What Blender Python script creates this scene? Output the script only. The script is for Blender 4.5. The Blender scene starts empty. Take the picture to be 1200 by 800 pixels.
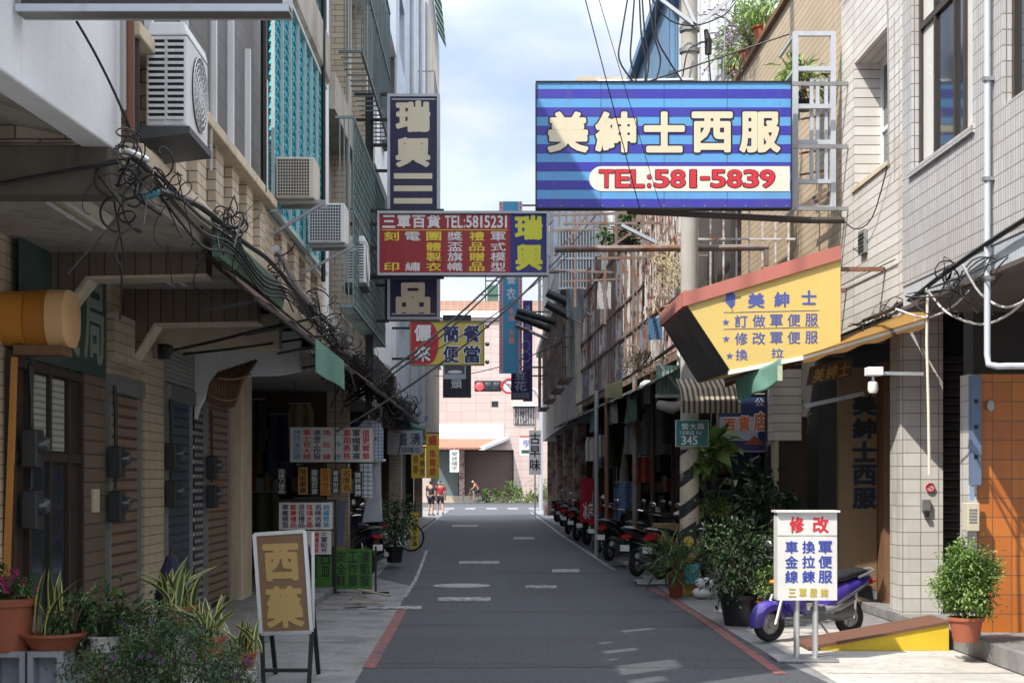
import bpy, bmesh, math, random
from mathutils import Vector, Matrix, Euler
rad = math.radians
scene = bpy.context.scene
COL = scene.collection
random.seed(7)

# ---------------------------------------------------------------- camera
F, VX, VY, CH = 1750.0, 575.0, 562.0, 1.7          # focal length in photo pixels, vanishing point, eye height
cam_data = bpy.data.cameras.new('camera')
cam_data.sensor_width = 36.0
cam_data.lens = F / 1200 * 36
cam_data.shift_x = (600 - VX) / 1200
cam_data.shift_y = (VY - 400) / 1200
cam_data.clip_start = 0.1
cam_data.clip_end = 3000
cam = bpy.data.objects.new('camera', cam_data)
COL.objects.link(cam)
cam.location = (0, 0, CH)
cam.rotation_euler = (rad(90), 0, 0)
scene.camera = cam

# ---------------------------------------------------------------- sky, sun, exposure
SUN = Vector((-1.0, -0.9, 1.69)).normalized()       # towards the sun
sun_el = math.asin(SUN.z)
sun_rot = math.atan2(SUN.x, SUN.y)
world = bpy.data.worlds.new('World')
scene.world = world
world.use_nodes = True
wn, wl = world.node_tree.nodes, world.node_tree.links
wn.clear()
w_out = wn.new('ShaderNodeOutputWorld')
w_sky = wn.new('ShaderNodeTexSky')
w_sky.sky_type = 'NISHITA'
w_sky.sun_disc = False
w_sky.sun_elevation = sun_el
w_sky.sun_rotation = sun_rot
w_sky.air_density = 1.0
w_sky.dust_density = 1.6
w_bg = wn.new('ShaderNodeBackground')
w_bg.inputs['Strength'].default_value = 0.14
wl.new(w_sky.outputs[0], w_bg.inputs['Color'])
w_tc = wn.new('ShaderNodeTexCoord')
w_map = wn.new('ShaderNodeMapping')
w_map.inputs['Scale'].default_value = (1.0, 1.0, 2.1)
w_map.inputs['Location'].default_value = (0.35, 0.1, 0.22)
wl.new(w_tc.outputs['Generated'], w_map.inputs['Vector'])
w_noise = wn.new('ShaderNodeTexNoise')
w_noise.inputs['Scale'].default_value = 5.0
w_noise.inputs['Detail'].default_value = 8.0
w_noise.inputs['Roughness'].default_value = 0.55
wl.new(w_map.outputs[0], w_noise.inputs['Vector'])
w_ramp = wn.new('ShaderNodeValToRGB')
w_ramp.color_ramp.elements[0].position = 0.24
w_ramp.color_ramp.elements[1].position = 0.60
wl.new(w_noise.outputs['Fac'], w_ramp.inputs['Fac'])
w_cloud = wn.new('ShaderNodeBackground')
w_cloud.inputs['Color'].default_value = (0.80, 0.86, 0.96, 1)
# the cloud layer is brighter overhead than near the horizon, as a real one is
w_sep = wn.new('ShaderNodeSeparateXYZ')
wl.new(w_tc.outputs['Generated'], w_sep.inputs[0])
w_str = wn.new('ShaderNodeMapRange')
w_str.inputs['From Min'].default_value = .25; w_str.inputs['From Max'].default_value = .75
w_str.inputs['To Min'].default_value = .70; w_str.inputs['To Max'].default_value = 2.6
wl.new(w_sep.outputs['Z'], w_str.inputs['Value'])
wl.new(w_str.outputs[0], w_cloud.inputs['Strength'])
w_n2 = wn.new('ShaderNodeTexNoise')
w_n2.inputs['Scale'].default_value = 7.0; w_n2.inputs['Detail'].default_value = 7.0; w_n2.inputs['Roughness'].default_value = .5
wl.new(w_map.outputs[0], w_n2.inputs['Vector'])
w_r2 = wn.new('ShaderNodeValToRGB')
w_r2.color_ramp.elements[0].position = .36; w_r2.color_ramp.elements[1].position = .62
w_r2.color_ramp.elements[0].color = (.58, .65, .78, 1); w_r2.color_ramp.elements[1].color = (.90, .92, .97, 1)
wl.new(w_n2.outputs['Fac'], w_r2.inputs['Fac'])
wl.new(w_r2.outputs['Color'], w_cloud.inputs['Color'])
w_mix = wn.new('ShaderNodeMixShader')
wl.new(w_ramp.outputs['Color'], w_mix.inputs['Fac'])
wl.new(w_bg.outputs[0], w_mix.inputs[1])
wl.new(w_cloud.outputs[0], w_mix.inputs[2])
wl.new(w_mix.outputs[0], w_out.inputs['Surface'])

sun_data = bpy.data.lights.new('sun', 'SUN')
sun_data.energy = 3.8
sun_data.angle = rad(0.5)
sun_data.color = (1.0, 0.93, 0.82)
sun = bpy.data.objects.new('sun', sun_data)
COL.objects.link(sun)
sun.location = (-20, -20, 40)
sun.rotation_euler = (-SUN).to_track_quat('-Z', 'Y').to_euler()

vs = scene.view_settings
vs.view_transform = 'Standard'
vs.look = 'None'
vs.exposure = 0.76
vs.gamma = 1.0
vs.use_curve_mapping = False
scene.cycles.max_bounces = 10
scene.cycles.diffuse_bounces = 8
scene.cycles.transparent_max_bounces = 8

# ---------------------------------------------------------------- helpers: measuring
def P(px, py, y):
    """Photo pixel at distance y -> point."""
    return Vector(((px - VX) * y / F, y, CH - (py - VY) * y / F))
def onX(px, py, X):
    return P(px, py, F * X / (px - VX))
def onZ(px, py, Z=0.0):
    return P(px, py, (CH - Z) * F / (py - VY))

# ---------------------------------------------------------------- helpers: materials
MATS = {}
def new_mat(name):
    m = bpy.data.materials.new(name)
    m.use_nodes = True
    MATS[name] = m
    nt = m.node_tree
    return m, nt, nt.nodes['Principled BSDF']
def c4(c):
    return (c[0], c[1], c[2], 1.0)
def lin(r, g, b):
    f = lambda v: (v / 255 / 12.92) if v / 255 <= .04045 else ((v / 255 + .055) / 1.055) ** 2.4
    return (f(r), f(g), f(b))
def nnode(nt, kind, **kw):
    n = nt.nodes.new(kind)
    for k, v in kw.items():
        if k in n.inputs: n.inputs[k].default_value = v
        else: setattr(n, k, v)
    return n
def mixc(nt, fac, a, b, mode='MIX'):
    n = nt.nodes.new('ShaderNodeMix')
    n.data_type = 'RGBA'
    n.blend_type = mode
    for i, v in ((0, fac), (6, a), (7, b)):
        if hasattr(v, 'is_output'): nt.links.new(v, n.inputs[i])
        else: n.inputs[i].default_value = c4(v) if i else v
    return n.outputs[2]
def vec_world(nt):
    """(along, up) coordinates on walls: u = x on faces looking along y, else y; v = z."""
    g = nt.nodes.new('ShaderNodeNewGeometry')
    sp = nt.nodes.new('ShaderNodeSeparateXYZ'); nt.links.new(g.outputs['Position'], sp.inputs[0])
    sn = nt.nodes.new('ShaderNodeSeparateXYZ'); nt.links.new(g.outputs['Normal'], sn.inputs[0])
    ab = nnode(nt, 'ShaderNodeMath', operation='ABSOLUTE'); nt.links.new(sn.outputs['Y'], ab.inputs[0])
    gt = nnode(nt, 'ShaderNodeMath', operation='GREATER_THAN'); nt.links.new(ab.outputs[0], gt.inputs[0]); gt.inputs[1].default_value = .6
    az = nnode(nt, 'ShaderNodeMath', operation='ABSOLUTE'); nt.links.new(sn.outputs['Z'], az.inputs[0])
    gz = nnode(nt, 'ShaderNodeMath', operation='GREATER_THAN'); nt.links.new(az.outputs[0], gz.inputs[0]); gz.inputs[1].default_value = .7
    mx = nt.nodes.new('ShaderNodeMix'); nt.links.new(gt.outputs[0], mx.inputs[0])
    nt.links.new(sp.outputs['Y'], mx.inputs[2]); nt.links.new(sp.outputs['X'], mx.inputs[3])
    mz = nt.nodes.new('ShaderNodeMix'); nt.links.new(gz.outputs[0], mz.inputs[0])
    nt.links.new(sp.outputs['Z'], mz.inputs[2]); nt.links.new(sp.outputs['X'], mz.inputs[3])
    cb = nt.nodes.new('ShaderNodeCombineXYZ')
    nt.links.new(mx.outputs[0], cb.inputs['X']); nt.links.new(mz.outputs[0], cb.inputs['Y'])
    return cb.outputs[0], g.outputs['Position']
def grime(nt, col, pos, amount, dirt=(.05, .04, .03), streak=True, scale=1.0):
    """Dirt with shapes of its own: cloudy blotches and rain streaks."""
    n1 = nnode(nt, 'ShaderNodeTexNoise', Scale=1.1 * scale, Detail=7.0, Roughness=.65)
    nt.links.new(pos, n1.inputs['Vector'])
    r1 = nt.nodes.new('ShaderNodeValToRGB'); nt.links.new(n1.outputs['Fac'], r1.inputs['Fac'])
    r1.color_ramp.elements[0].position = .45; r1.color_ramp.elements[1].position = .78
    r1.color_ramp.elements[0].color = (0, 0, 0, 1); r1.color_ramp.elements[1].color = (1, 1, 1, 1)
    fac = r1.outputs['Color']
    if streak:
        mp = nnode(nt, 'ShaderNodeMapping'); mp.inputs['Scale'].default_value = (5 * scale, 5 * scale, .35 * scale)
        nt.links.new(pos, mp.inputs['Vector'])
        n2 = nnode(nt, 'ShaderNodeTexNoise', Scale=1.6, Detail=5.0, Roughness=.6)
        nt.links.new(mp.outputs[0], n2.inputs['Vector'])
        r2 = nt.nodes.new('ShaderNodeValToRGB'); nt.links.new(n2.outputs['Fac'], r2.inputs['Fac'])
        r2.color_ramp.elements[0].position = .5; r2.color_ramp.elements[1].position = .8
        mx = nnode(nt, 'ShaderNodeMath', operation='MAXIMUM')
        nt.links.new(r1.outputs['Color'], mx.inputs[0]); nt.links.new(r2.outputs['Color'], mx.inputs[1])
        fac = mx.outputs[0]
    ml = nnode(nt, 'ShaderNodeMath', operation='MULTIPLY'); nt.links.new(fac, ml.inputs[0]); ml.inputs[1].default_value = amount
    return mixc(nt, ml.outputs[0], col, dirt)
def bump(nt, bsdf, h, strength=.3, dist=.01):
    b = nnode(nt, 'ShaderNodeBump', Strength=strength, Distance=dist)
    nt.links.new(h, b.inputs['Height']); nt.links.new(b.outputs[0], bsdf.inputs['Normal'])

def mat(name, col, rough=.6, metal=0.0, var=.25, scale=3.0, dirt=.0, dirtcol=(.05, .04, .03), streak=True, bumps=0.0, bscale=40.0, spec=.4):
    """Plain surface with mottling, optional dirt and fine bump (world coordinates are not used, so copies can move)."""
    if name in MATS: return MATS[name]
    m, nt, b = new_mat(name)
    tc = nt.nodes.new('ShaderNodeTexCoord')
    n = nnode(nt, 'ShaderNodeTexNoise', Scale=scale, Detail=6.0, Roughness=.6)
    nt.links.new(tc.outputs['Object'], n.inputs['Vector'])
    lo = tuple(v * (1 - var) for v in col); hi = tuple(min(v * (1 + var * .6), .95) for v in col)
    out = mixc(nt, n.outputs['Fac'], lo, hi)
    if dirt: out = grime(nt, out, tc.outputs['Object'], dirt, dirtcol, streak)
    nt.links.new(out, b.inputs['Base Color'])
    b.inputs['Roughness'].default_value = rough
    b.inputs['Metallic'].default_value = metal
    b.inputs['Specular IOR Level'].default_value = spec
    rr = nnode(nt, 'ShaderNodeMapRange'); rr.inputs['To Min'].default_value = max(rough - .12, .05); rr.inputs['To Max'].default_value = min(rough + .12, 1)
    nt.links.new(n.outputs['Fac'], rr.inputs['Value']); nt.links.new(rr.outputs[0], b.inputs['Roughness'])
    if bumps:
        n3 = nnode(nt, 'ShaderNodeTexNoise', Scale=bscale, Detail=4.0)
        nt.links.new(tc.outputs['Object'], n3.inputs['Vector'])
        bump(nt, b, n3.outputs['Fac'], bumps, .01)
    return m
def tiles(name, c1, c2, mortar, w, h, gap=.012, rough=.35, dirt=.25, dirtcol=(.10, .07, .04), offset=0.0, bias=0.0, vertical=False, bstr=.35):
    """Wall tiles in world metres."""
    if name in MATS: return MATS[name]
    m, nt, b = new_mat(name)
    v, pos = vec_world(nt)
    if vertical:
        sw = nt.nodes.new('ShaderNodeSeparateXYZ'); nt.links.new(v, sw.inputs[0])
        cw = nt.nodes.new('ShaderNodeCombineXYZ'); nt.links.new(sw.outputs['Y'], cw.inputs['X']); nt.links.new(sw.outputs['X'], cw.inputs['Y'])
        v = cw.outputs[0]
    br = nnode(nt, 'ShaderNodeTexBrick')
    br.offset = offset
    br.inputs['Scale'].default_value = 1.0
    br.inputs['Brick Width'].default_value = w
    br.inputs['Row Height'].default_value = h
    br.inputs['Mortar Size'].default_value = gap / 2
    br.inputs['Mortar Smooth'].default_value = .1
    br.inputs['Bias'].default_value = bias
    br.inputs['Color1'].default_value = c4(c1); br.inputs['Color2'].default_value = c4(c2); br.inputs['Mortar'].default_value = c4(mortar)
    nt.links.new(v, br.inputs['Vector'])
    out = grime(nt, br.outputs['Color'], pos, dirt, dirtcol) if dirt else br.outputs['Color']
    nt.links.new(out, b.inputs['Base Color'])
    b.inputs['Roughness'].default_value = rough
    iv = nnode(nt, 'ShaderNodeMath', operation='SUBTRACT'); iv.inputs[0].default_value = 1; nt.links.new(br.outputs['Fac'], iv.inputs[1])
    bump(nt, b, iv.outputs[0], bstr, .008)
    return m
def plaster(name, col, dirt=.4, dirtcol=(.06, .05, .04), rough=.85, var=.2, scale=1.0):
    if name in MATS: return MATS[name]
    m, nt, b = new_mat(name)
    g = nt.nodes.new('ShaderNodeNewGeometry')
    n = nnode(nt, 'ShaderNodeTexNoise', Scale=2.5, Detail=8.0, Roughness=.65)
    nt.links.new(g.outputs['Position'], n.inputs['Vector'])
    out = mixc(nt, n.outputs['Fac'], tuple(v * (1 - var) for v in col), tuple(min(.95, v * (1 + var * .6)) for v in col))
    out = grime(nt, out, g.outputs['Position'], dirt, dirtcol, True, scale)
    nt.links.new(out, b.inputs['Base Color'])
    b.inputs['Roughness'].default_value = rough
    n3 = nnode(nt, 'ShaderNodeTexNoise', Scale=30.0, Detail=5.0)
    nt.links.new(g.outputs['Position'], n3.inputs['Vector'])
    bump(nt, b, n3.outputs['Fac'], .25, .01)
    return m
def ribbed(name, col, pitch=.08, axis='z', rough=.5, metal=.0, dirt=.3, dirtcol=(.07, .04, .02), depth=.012, dark=.55):
    """Slatted or corrugated sheet (roller shutter, tin)."""
    if name in MATS: return MATS[name]
    m, nt, b = new_mat(name)
    v, pos = vec_world(nt)
    s = nt.nodes.new('ShaderNodeSeparateXYZ'); nt.links.new(v, s.inputs[0])
    mu = nnode(nt, 'ShaderNodeMath', operation='MULTIPLY'); nt.links.new(s.outputs['Y' if axis == 'z' else 'X'], mu.inputs[0]); mu.inputs[1].default_value = 1 / pitch
    fr = nnode(nt, 'ShaderNodeMath', operation='FRACT'); nt.links.new(mu.outputs[0], fr.inputs[0])
    pp = nnode(nt, 'ShaderNodeMath', operation='PINGPONG'); nt.links.new(fr.outputs[0], pp.inputs[0]); pp.inputs[1].default_value = .5
    rp = nt.nodes.new('ShaderNodeValToRGB'); nt.links.new(pp.outputs[0], rp.inputs['Fac'])
    rp.color_ramp.elements[0].position = .02; rp.color_ramp.elements[1].position = .22
    out = mixc(nt, rp.outputs['Color'], tuple(v_ * dark for v_ in col), col)
    out = grime(nt, out, pos, dirt, dirtcol)
    nt.links.new(out, b.inputs['Base Color'])
    b.inputs['Roughness'].default_value = rough; b.inputs['Metallic'].default_value = metal
    bump(nt, b, rp.outputs['Color'], .6, depth)
    return m
def rust(name, paint, amount=.5, rough=.75):
    if name in MATS: return MATS[name]
    m, nt, b = new_mat(name)
    g = nt.nodes.new('ShaderNodeNewGeometry')
    n = nnode(nt, 'ShaderNodeTexNoise', Scale=3.0, Detail=8.0, Roughness=.7)
    nt.links.new(g.outputs['Position'], n.inputs['Vector'])
    r = nt.nodes.new('ShaderNodeValToRGB'); nt.links.new(n.outputs['Fac'], r.inputs['Fac'])
    r.color_ramp.elements[0].position = .62 - amount * .35; r.color_ramp.elements[1].position = .70 - amount * .25
    n2 = nnode(nt, 'ShaderNodeTexNoise', Scale=14.0, Detail=5.0)
    nt.links.new(g.outputs['Position'], n2.inputs['Vector'])
    rc = mixc(nt, n2.outputs['Fac'], (.07, .03, .018), (.30, .13, .07))
    out = mixc(nt, r.outputs['Color'], paint, rc)
    nt.links.new(out, b.inputs['Base Color'])
    b.inputs['Roughness'].default_value = rough
    bump(nt, b, n2.outputs['Fac'], .3, .01)
    return m
def glass(name, tint=(.03, .04, .05), rough=.06):
    if name in MATS: return MATS[name]
    m, nt, b = new_mat(name)
    b.inputs['Base Color'].default_value = c4(tint)
    b.inputs['Roughness'].default_value = rough
    b.inputs['Specular IOR Level'].default_value = .9
    return m
def cloth(name, col, trans=.35, rough=.9, stripes=None):
    """Thin canvas that lets some light through; stripes = (colour, pitch)."""
    if name in MATS: return MATS[name]
    m, nt, b = new_mat(name)
    tc = nt.nodes.new('ShaderNodeTexCoord')
    n = nnode(nt, 'ShaderNodeTexNoise', Scale=4.0, Detail=6.0)
    nt.links.new(tc.outputs['Object'], n.inputs['Vector'])
    out = mixc(nt, n.outputs['Fac'], tuple(v * .75 for v in col), tuple(min(.9, v * 1.12) for v in col))
    if stripes:
        sp = nt.nodes.new('ShaderNodeSeparateXYZ'); nt.links.new(tc.outputs['Object'], sp.inputs[0])
        mu = nnode(nt, 'ShaderNodeMath', operation='MULTIPLY'); nt.links.new(sp.outputs['X'], mu.inputs[0]); mu.inputs[1].default_value = 1 / stripes[1]
        fr = nnode(nt, 'ShaderNodeMath', operation='FRACT'); nt.links.new(mu.outputs[0], fr.inputs[0])
        gt = nnode(nt, 'ShaderNodeMath', operation='GREATER_THAN'); nt.links.new(fr.outputs[0], gt.inputs[0]); gt.inputs[1].default_value = .55
        out = mixc(nt, gt.outputs[0], out, stripes[0])
    nt.links.new(out, b.inputs['Base Color'])
    b.inputs['Roughness'].default_value = rough
    tr = nt.nodes.new('ShaderNodeBsdfTranslucent'); nt.links.new(out, tr.inputs['Color'])
    mx = nt.nodes.new('ShaderNodeMixShader'); mx.inputs[0].default_value = trans
    nt.links.new(b.outputs[0], mx.inputs[1]); nt.links.new(tr.outputs[0], mx.inputs[2])
    nt.links.new(mx.outputs[0], nt.nodes['Material Output'].inputs['Surface'])
    return m

# ---------------------------------------------------------------- helpers: things and meshes
def thing(name, label, cat, loc=(0, 0, 0), rz=0.0, group=None):
    o = bpy.data.objects.new(name, None)
    COL.objects.link(o)
    o.empty_display_size = .2
    o.location = loc
    o.rotation_euler = (0, 0, rz)
    tag(o, label, cat, group)
    return o
def tag(o, label=None, cat=None, group=None, kind=None):
    for k, v in (('label', label), ('category', cat), ('group', group), ('kind', kind)):
        if v: o[k] = v
    return o
def origin(o):
    v = Vector((0, 0, 0))
    while o is not None:
        v += o.location
        o = o.parent
    return v
def dup(root, loc, label, rz=None, group=None, keep=None):
    r = root.copy(); COL.objects.link(r); r.location = loc
    if rz is not None: r.rotation_euler = (0, 0, rz)
    r['label'] = label
    if group: r['group'] = group
    for ch in list(root.children):
        c = ch.copy(); COL.objects.link(c); c.parent = r
        for g in ch.children:
            d = g.copy(); COL.objects.link(d); d.parent = c
    return r
class MB:
    """Collects shapes; build() links them as ONE mesh object."""
    def __init__(s):
        s.v, s.f, s.m, s.mi = [], [], [], 0
    def add(s, vs, fs):
        n = len(s.v)
        s.v += [Vector(p) for p in vs]
        s.f += [[n + i for i in f] for f in fs]
        s.m += [s.mi] * len(fs)
        return s
    def box(s, a, b):
        x0, x1 = sorted((a[0], b[0])); y0, y1 = sorted((a[1], b[1])); z0, z1 = sorted((a[2], b[2]))
        return s.add([(x0, y0, z0), (x1, y0, z0), (x1, y1, z0), (x0, y1, z0), (x0, y0, z1), (x1, y0, z1), (x1, y1, z1), (x0, y1, z1)],
                     [(0, 3, 2, 1), (4, 5, 6, 7), (0, 1, 5, 4), (1, 2, 6, 5), (2, 3, 7, 6), (3, 0, 4, 7)])
    def obox(s, c, size, rot=(0, 0, 0)):
        R = Euler(rot).to_matrix(); c = Vector(c); h = Vector(size) / 2
        pts = [c + R @ Vector((sx * h.x, sy * h.y, sz * h.z)) for sz in (-1, 1) for sx, sy in ((-1, -1), (1, -1), (1, 1), (-1, 1))]
        return s.add(pts, [(0, 3, 2, 1), (4, 5, 6, 7), (0, 1, 5, 4), (1, 2, 6, 5), (2, 3, 7, 6), (3, 0, 4, 7)])
    def prism(s, poly, ext):
        """poly: 3D outline; ext: extrusion vector."""
        n = len(poly); e = Vector(ext)
        a = [Vector(p) for p in poly]; b = [p + e for p in a]
        fs = [tuple(range(n))[::-1], tuple(range(n, 2 * n))] + [(i, (i + 1) % n, n + (i + 1) % n, n + i) for i in range(n)]
        return s.add(a + b, fs)
    def quad(s, *pts):
        return s.add(pts, [tuple(range(len(pts)))])
    def tube(s, pts, r, n=8, cap=True):
        pts = [Vector(p) for p in pts]
        rs = r if isinstance(r, (list, tuple)) else [r] * len(pts)
        vs, fs = [], []
        up = None
        for i, p in enumerate(pts):
            d = (pts[min(i + 1, len(pts) - 1)] - pts[max(i - 1, 0)])
            if d.length < 1e-9: d = Vector((0, 0, 1))
            d.normalize()
            if up is None: up = Vector((0, 0, 1)) if abs(d.z) < .9 else Vector((1, 0, 0))
            u = d.cross(up)
            if u.length < 1e-4: u = d.cross(Vector((1, .3, 0)))
            u.normalize(); w = u.cross(d).normalized(); up = w
            for k in range(n):
                a = 2 * math.pi * k / n
                vs.append(p + (u * math.cos(a) + w * math.sin(a)) * rs[i])
        for i in range(len(pts) - 1):
            for k in range(n):
                k2 = (k + 1) % n
                fs.append((i * n + k, i * n + k2, (i + 1) * n + k2, (i + 1) * n + k))
        if cap:
            fs.append(tuple(range(n))[::-1]); L = (len(pts) - 1) * n
            fs.append(tuple(range(L, L + n)))
        return s.add(vs, fs)
    def bar(s, a, b, t):
        """Square-section bar."""
        a, b = Vector(a), Vector(b); d = b - a; L = d.length; d.normalize()
        up = Vector((0, 0, 1)) if abs(d.z) < .9 else Vector((1, 0, 0))
        u = d.cross(up).normalized(); w = u.cross(d)
        tx, ty = (t if isinstance(t, (tuple, list)) else (t, t))
        q = [u * sx * tx / 2 + w * sy * ty / 2 for sx, sy in ((-1, -1), (1, -1), (1, 1), (-1, 1))]
        return s.add([a + p for p in q] + [b + p for p in q], [(0, 3, 2, 1), (4, 5, 6, 7), (0, 1, 5, 4), (1, 2, 6, 5), (2, 3, 7, 6), (3, 0, 4, 7)])
    def lathe(s, prof, c=(0, 0, 0), n=20, axis='z'):
        vs, fs = [], []; c = Vector(c)
        for r, h in prof:
            for k in range(n):
                a = 2 * math.pi * k / n
                p = (r * math.cos(a), r * math.sin(a), h)
                if axis == 'y': p = (p[0], p[2], p[1])
                elif axis == 'x': p = (p[2], p[0], p[1])
                vs.append(c + Vector(p))
        for i in range(len(prof) - 1):
            for k in range(n):
                k2 = (k + 1) % n
                fs.append((i * n + k, i * n + k2, (i + 1) * n + k2, (i + 1) * n + k))
        return s.add(vs, fs)
    def ball(s, c, r, n=10, m=7):
        c = Vector(c); r3 = r if isinstance(r, (tuple, list)) else (r, r, r)
        vs, fs = [], []
        for i in range(m + 1):
            t = math.pi * i / m
            for k in range(n):
                a = 2 * math.pi * k / n
                vs.append(c + Vector((r3[0] * math.sin(t) * math.cos(a), r3[1] * math.sin(t) * math.sin(a), r3[2] * math.cos(t))))
        for i in range(m):
            for k in range(n):
                k2 = (k + 1) % n
                fs.append((i * n + k, (i + 1) * n + k, (i + 1) * n + k2, i * n + k2))
        return s.add(vs, fs)
    def loft(s, rings, cap=True):
        n = len(rings[0]); vs = [p for r in rings for p in r]; fs = []
        for i in range(len(rings) - 1):
            for k in range(n):
                k2 = (k + 1) % n
                fs.append((i * n + k, i * n + k2, (i + 1) * n + k2, (i + 1) * n + k))
        if cap:
            fs.append(tuple(range(n))[::-1]); L = (len(rings) - 1) * n; fs.append(tuple(range(L, L + n)))
        return s.add(vs, fs)
    def sheet(s, fn, nu, nv):
        vs = [fn(i / nu, j / nv) for j in range(nv + 1) for i in range(nu + 1)]
        fs = [(j * (nu + 1) + i, j * (nu + 1) + i + 1, (j + 1) * (nu + 1) + i + 1, (j + 1) * (nu + 1) + i) for j in range(nv) for i in range(nu)]
        return s.add(vs, fs)
    def build(s, name, m, parent=None, smooth=False, bevel=0.0, solid=0.0, local=False, subsurf=0, normals=False):
        off = Vector((0, 0, 0)) if (local or parent is None) else origin(parent)
        me = bpy.data.meshes.new(name)
        me.from_pydata([tuple(p - off) for p in s.v], [], s.f)
        for mm in (m if isinstance(m, (list, tuple)) else [m]): me.materials.append(mm)
        if any(s.m): me.polygons.foreach_set('material_index', s.m)
        bm = bmesh.new(); bm.from_mesh(me)
        if normals: bmesh.ops.remove_doubles(bm, verts=bm.verts, dist=1e-5)
        bmesh.ops.recalc_face_normals(bm, faces=bm.faces); bm.to_mesh(me); bm.free()
        if smooth:
            me.polygons.foreach_set('use_smooth', [True] * len(me.polygons))
            if smooth == 'auto': me.set_sharp_from_angle(angle=rad(38))
        o = bpy.data.objects.new(name, me)
        COL.objects.link(o)
        if parent is not None: o.parent = parent
        if solid:
            md = o.modifiers.new('thickness', 'SOLIDIFY'); md.thickness = solid; md.offset = 0
        if bevel:
            md = o.modifiers.new('bevel', 'BEVEL'); md.width = bevel; md.segments = 2; md.limit_method = 'ANGLE'
        if subsurf:
            md = o.modifiers.new('subsurf', 'SUBSURF'); md.levels = subsurf; md.render_levels = subsurf
        return o
def struct(name, mb, m, **kw):
    return tag(mb.build(name, m, **kw), kind='structure')

# ---------------------------------------------------------------- helpers: lettering
import numpy as np
_base, _glyph = {}, {}
def glyph_base(ch):
    """One character: plane points and the edges of its outline."""
    if ch not in _base:
        c = bpy.data.curves.new('letter', 'FONT')
        c.body = ch; c.size = 1.0; c.resolution_u = 3; c.fill_mode = 'FRONT'
        o = bpy.data.objects.new('letter', c); COL.objects.link(o)
        bpy.context.view_layer.update()
        me = bpy.data.meshes.new_from_object(o.evaluated_get(bpy.context.evaluated_depsgraph_get()))
        vs = np.array([(v.co.x, v.co.y) for v in me.vertices]).reshape(-1, 2)
        cnt = {}
        for p in me.polygons:
            f = tuple(p.vertices)
            for i in range(len(f)):
                k = tuple(sorted((f[i], f[(i + 1) % len(f)]))); cnt[k] = cnt.get(k, 0) + 1
        ed = np.array([k for k, q in cnt.items() if q == 1]).reshape(-1, 2)
        bpy.data.objects.remove(o); bpy.data.curves.remove(c); bpy.data.meshes.remove(me)
        _base[ch] = (vs, ed)
    return _base[ch]
def glyph(ch, bold, res=52):
    """Thickened character (round brush of radius bold) as flat faces, with its outline edges: (points, faces, rim edges)."""
    key = (ch, bold, res)
    if key in _glyph: return _glyph[key]
    vs, ed = glyph_base(ch)
    if len(ed) == 0:
        _glyph[key] = ([], [], []); return _glyph[key]
    A, B = vs[ed[:, 0]], vs[ed[:, 1]]
    lo, hi = vs.min(0) - bold - .02, vs.max(0) + bold + .02
    st = max(hi - lo) / res
    nx, ny = int((hi[0] - lo[0]) / st) + 2, int((hi[1] - lo[1]) / st) + 2
    gx = lo[0] + st * np.arange(nx); gy = lo[1] + st * np.arange(ny)
    G = np.stack(np.meshgrid(gx, gy), -1).reshape(-1, 1, 2)
    d = B - A; L2 = np.maximum((d * d).sum(1), 1e-12)
    t = np.clip(((G - A) * d).sum(2) / L2, 0, 1)
    D = np.sqrt((((A + t[..., None] * d) - G) ** 2).sum(2).min(1))
    yy = G[:, :, 1]; c = (A[:, 1] > yy) != (B[:, 1] > yy)
    with np.errstate(divide='ignore', invalid='ignore'):
        xc = A[:, 0] + (yy - A[:, 1]) * d[:, 0] / np.where(d[:, 1] == 0, 1e-12, d[:, 1])
    inside = ((c & (xc > G[:, :, 0])).sum(1) % 2) == 1
    f = (bold - np.where(inside, -D, D)).reshape(ny, nx)
    pts, fs, rim = [], [], []
    def P_(p): pts.append((float(p[0]), float(p[1]))); return len(pts) - 1
    for j in range(ny - 1):
        run = None
        for i in range(nx):
            full = i < nx - 1 and f[j, i] > 0 and f[j, i + 1] > 0 and f[j + 1, i] > 0 and f[j + 1, i + 1] > 0
            if full:
                if run is None: run = i
                continue
            if run is not None:
                fs.append([P_((gx[run], gy[j])), P_((gx[i], gy[j])), P_((gx[i], gy[j + 1])), P_((gx[run], gy[j + 1]))]); run = None
            if i == nx - 1: continue
            cs = ((i, j), (i + 1, j), (i + 1, j + 1), (i, j + 1)); val = [f[b, a] for a, b in cs]
            if max(val) <= 0: continue
            poly, cross = [], []
            for k in range(4):
                (a0, b0), (a1, b1) = cs[k], cs[(k + 1) % 4]; v0, v1 = val[k], val[(k + 1) % 4]
                if v0 > 0: poly.append(P_((gx[a0], gy[b0]))); cross.append(False)
                if (v0 > 0) != (v1 > 0):
                    s_ = v0 / (v0 - v1)
                    poly.append(P_((gx[a0] + (gx[a1] - gx[a0]) * s_, gy[b0] + (gy[b1] - gy[b0]) * s_))); cross.append(True)
            fs.append(poly)
            for k in range(len(poly)):
                if cross[k] and cross[(k + 1) % len(poly)] : rim.append((poly[k], poly[(k + 1) % len(poly)]))
    _glyph[key] = (pts, fs, rim)
    return _glyph[key]
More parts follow.
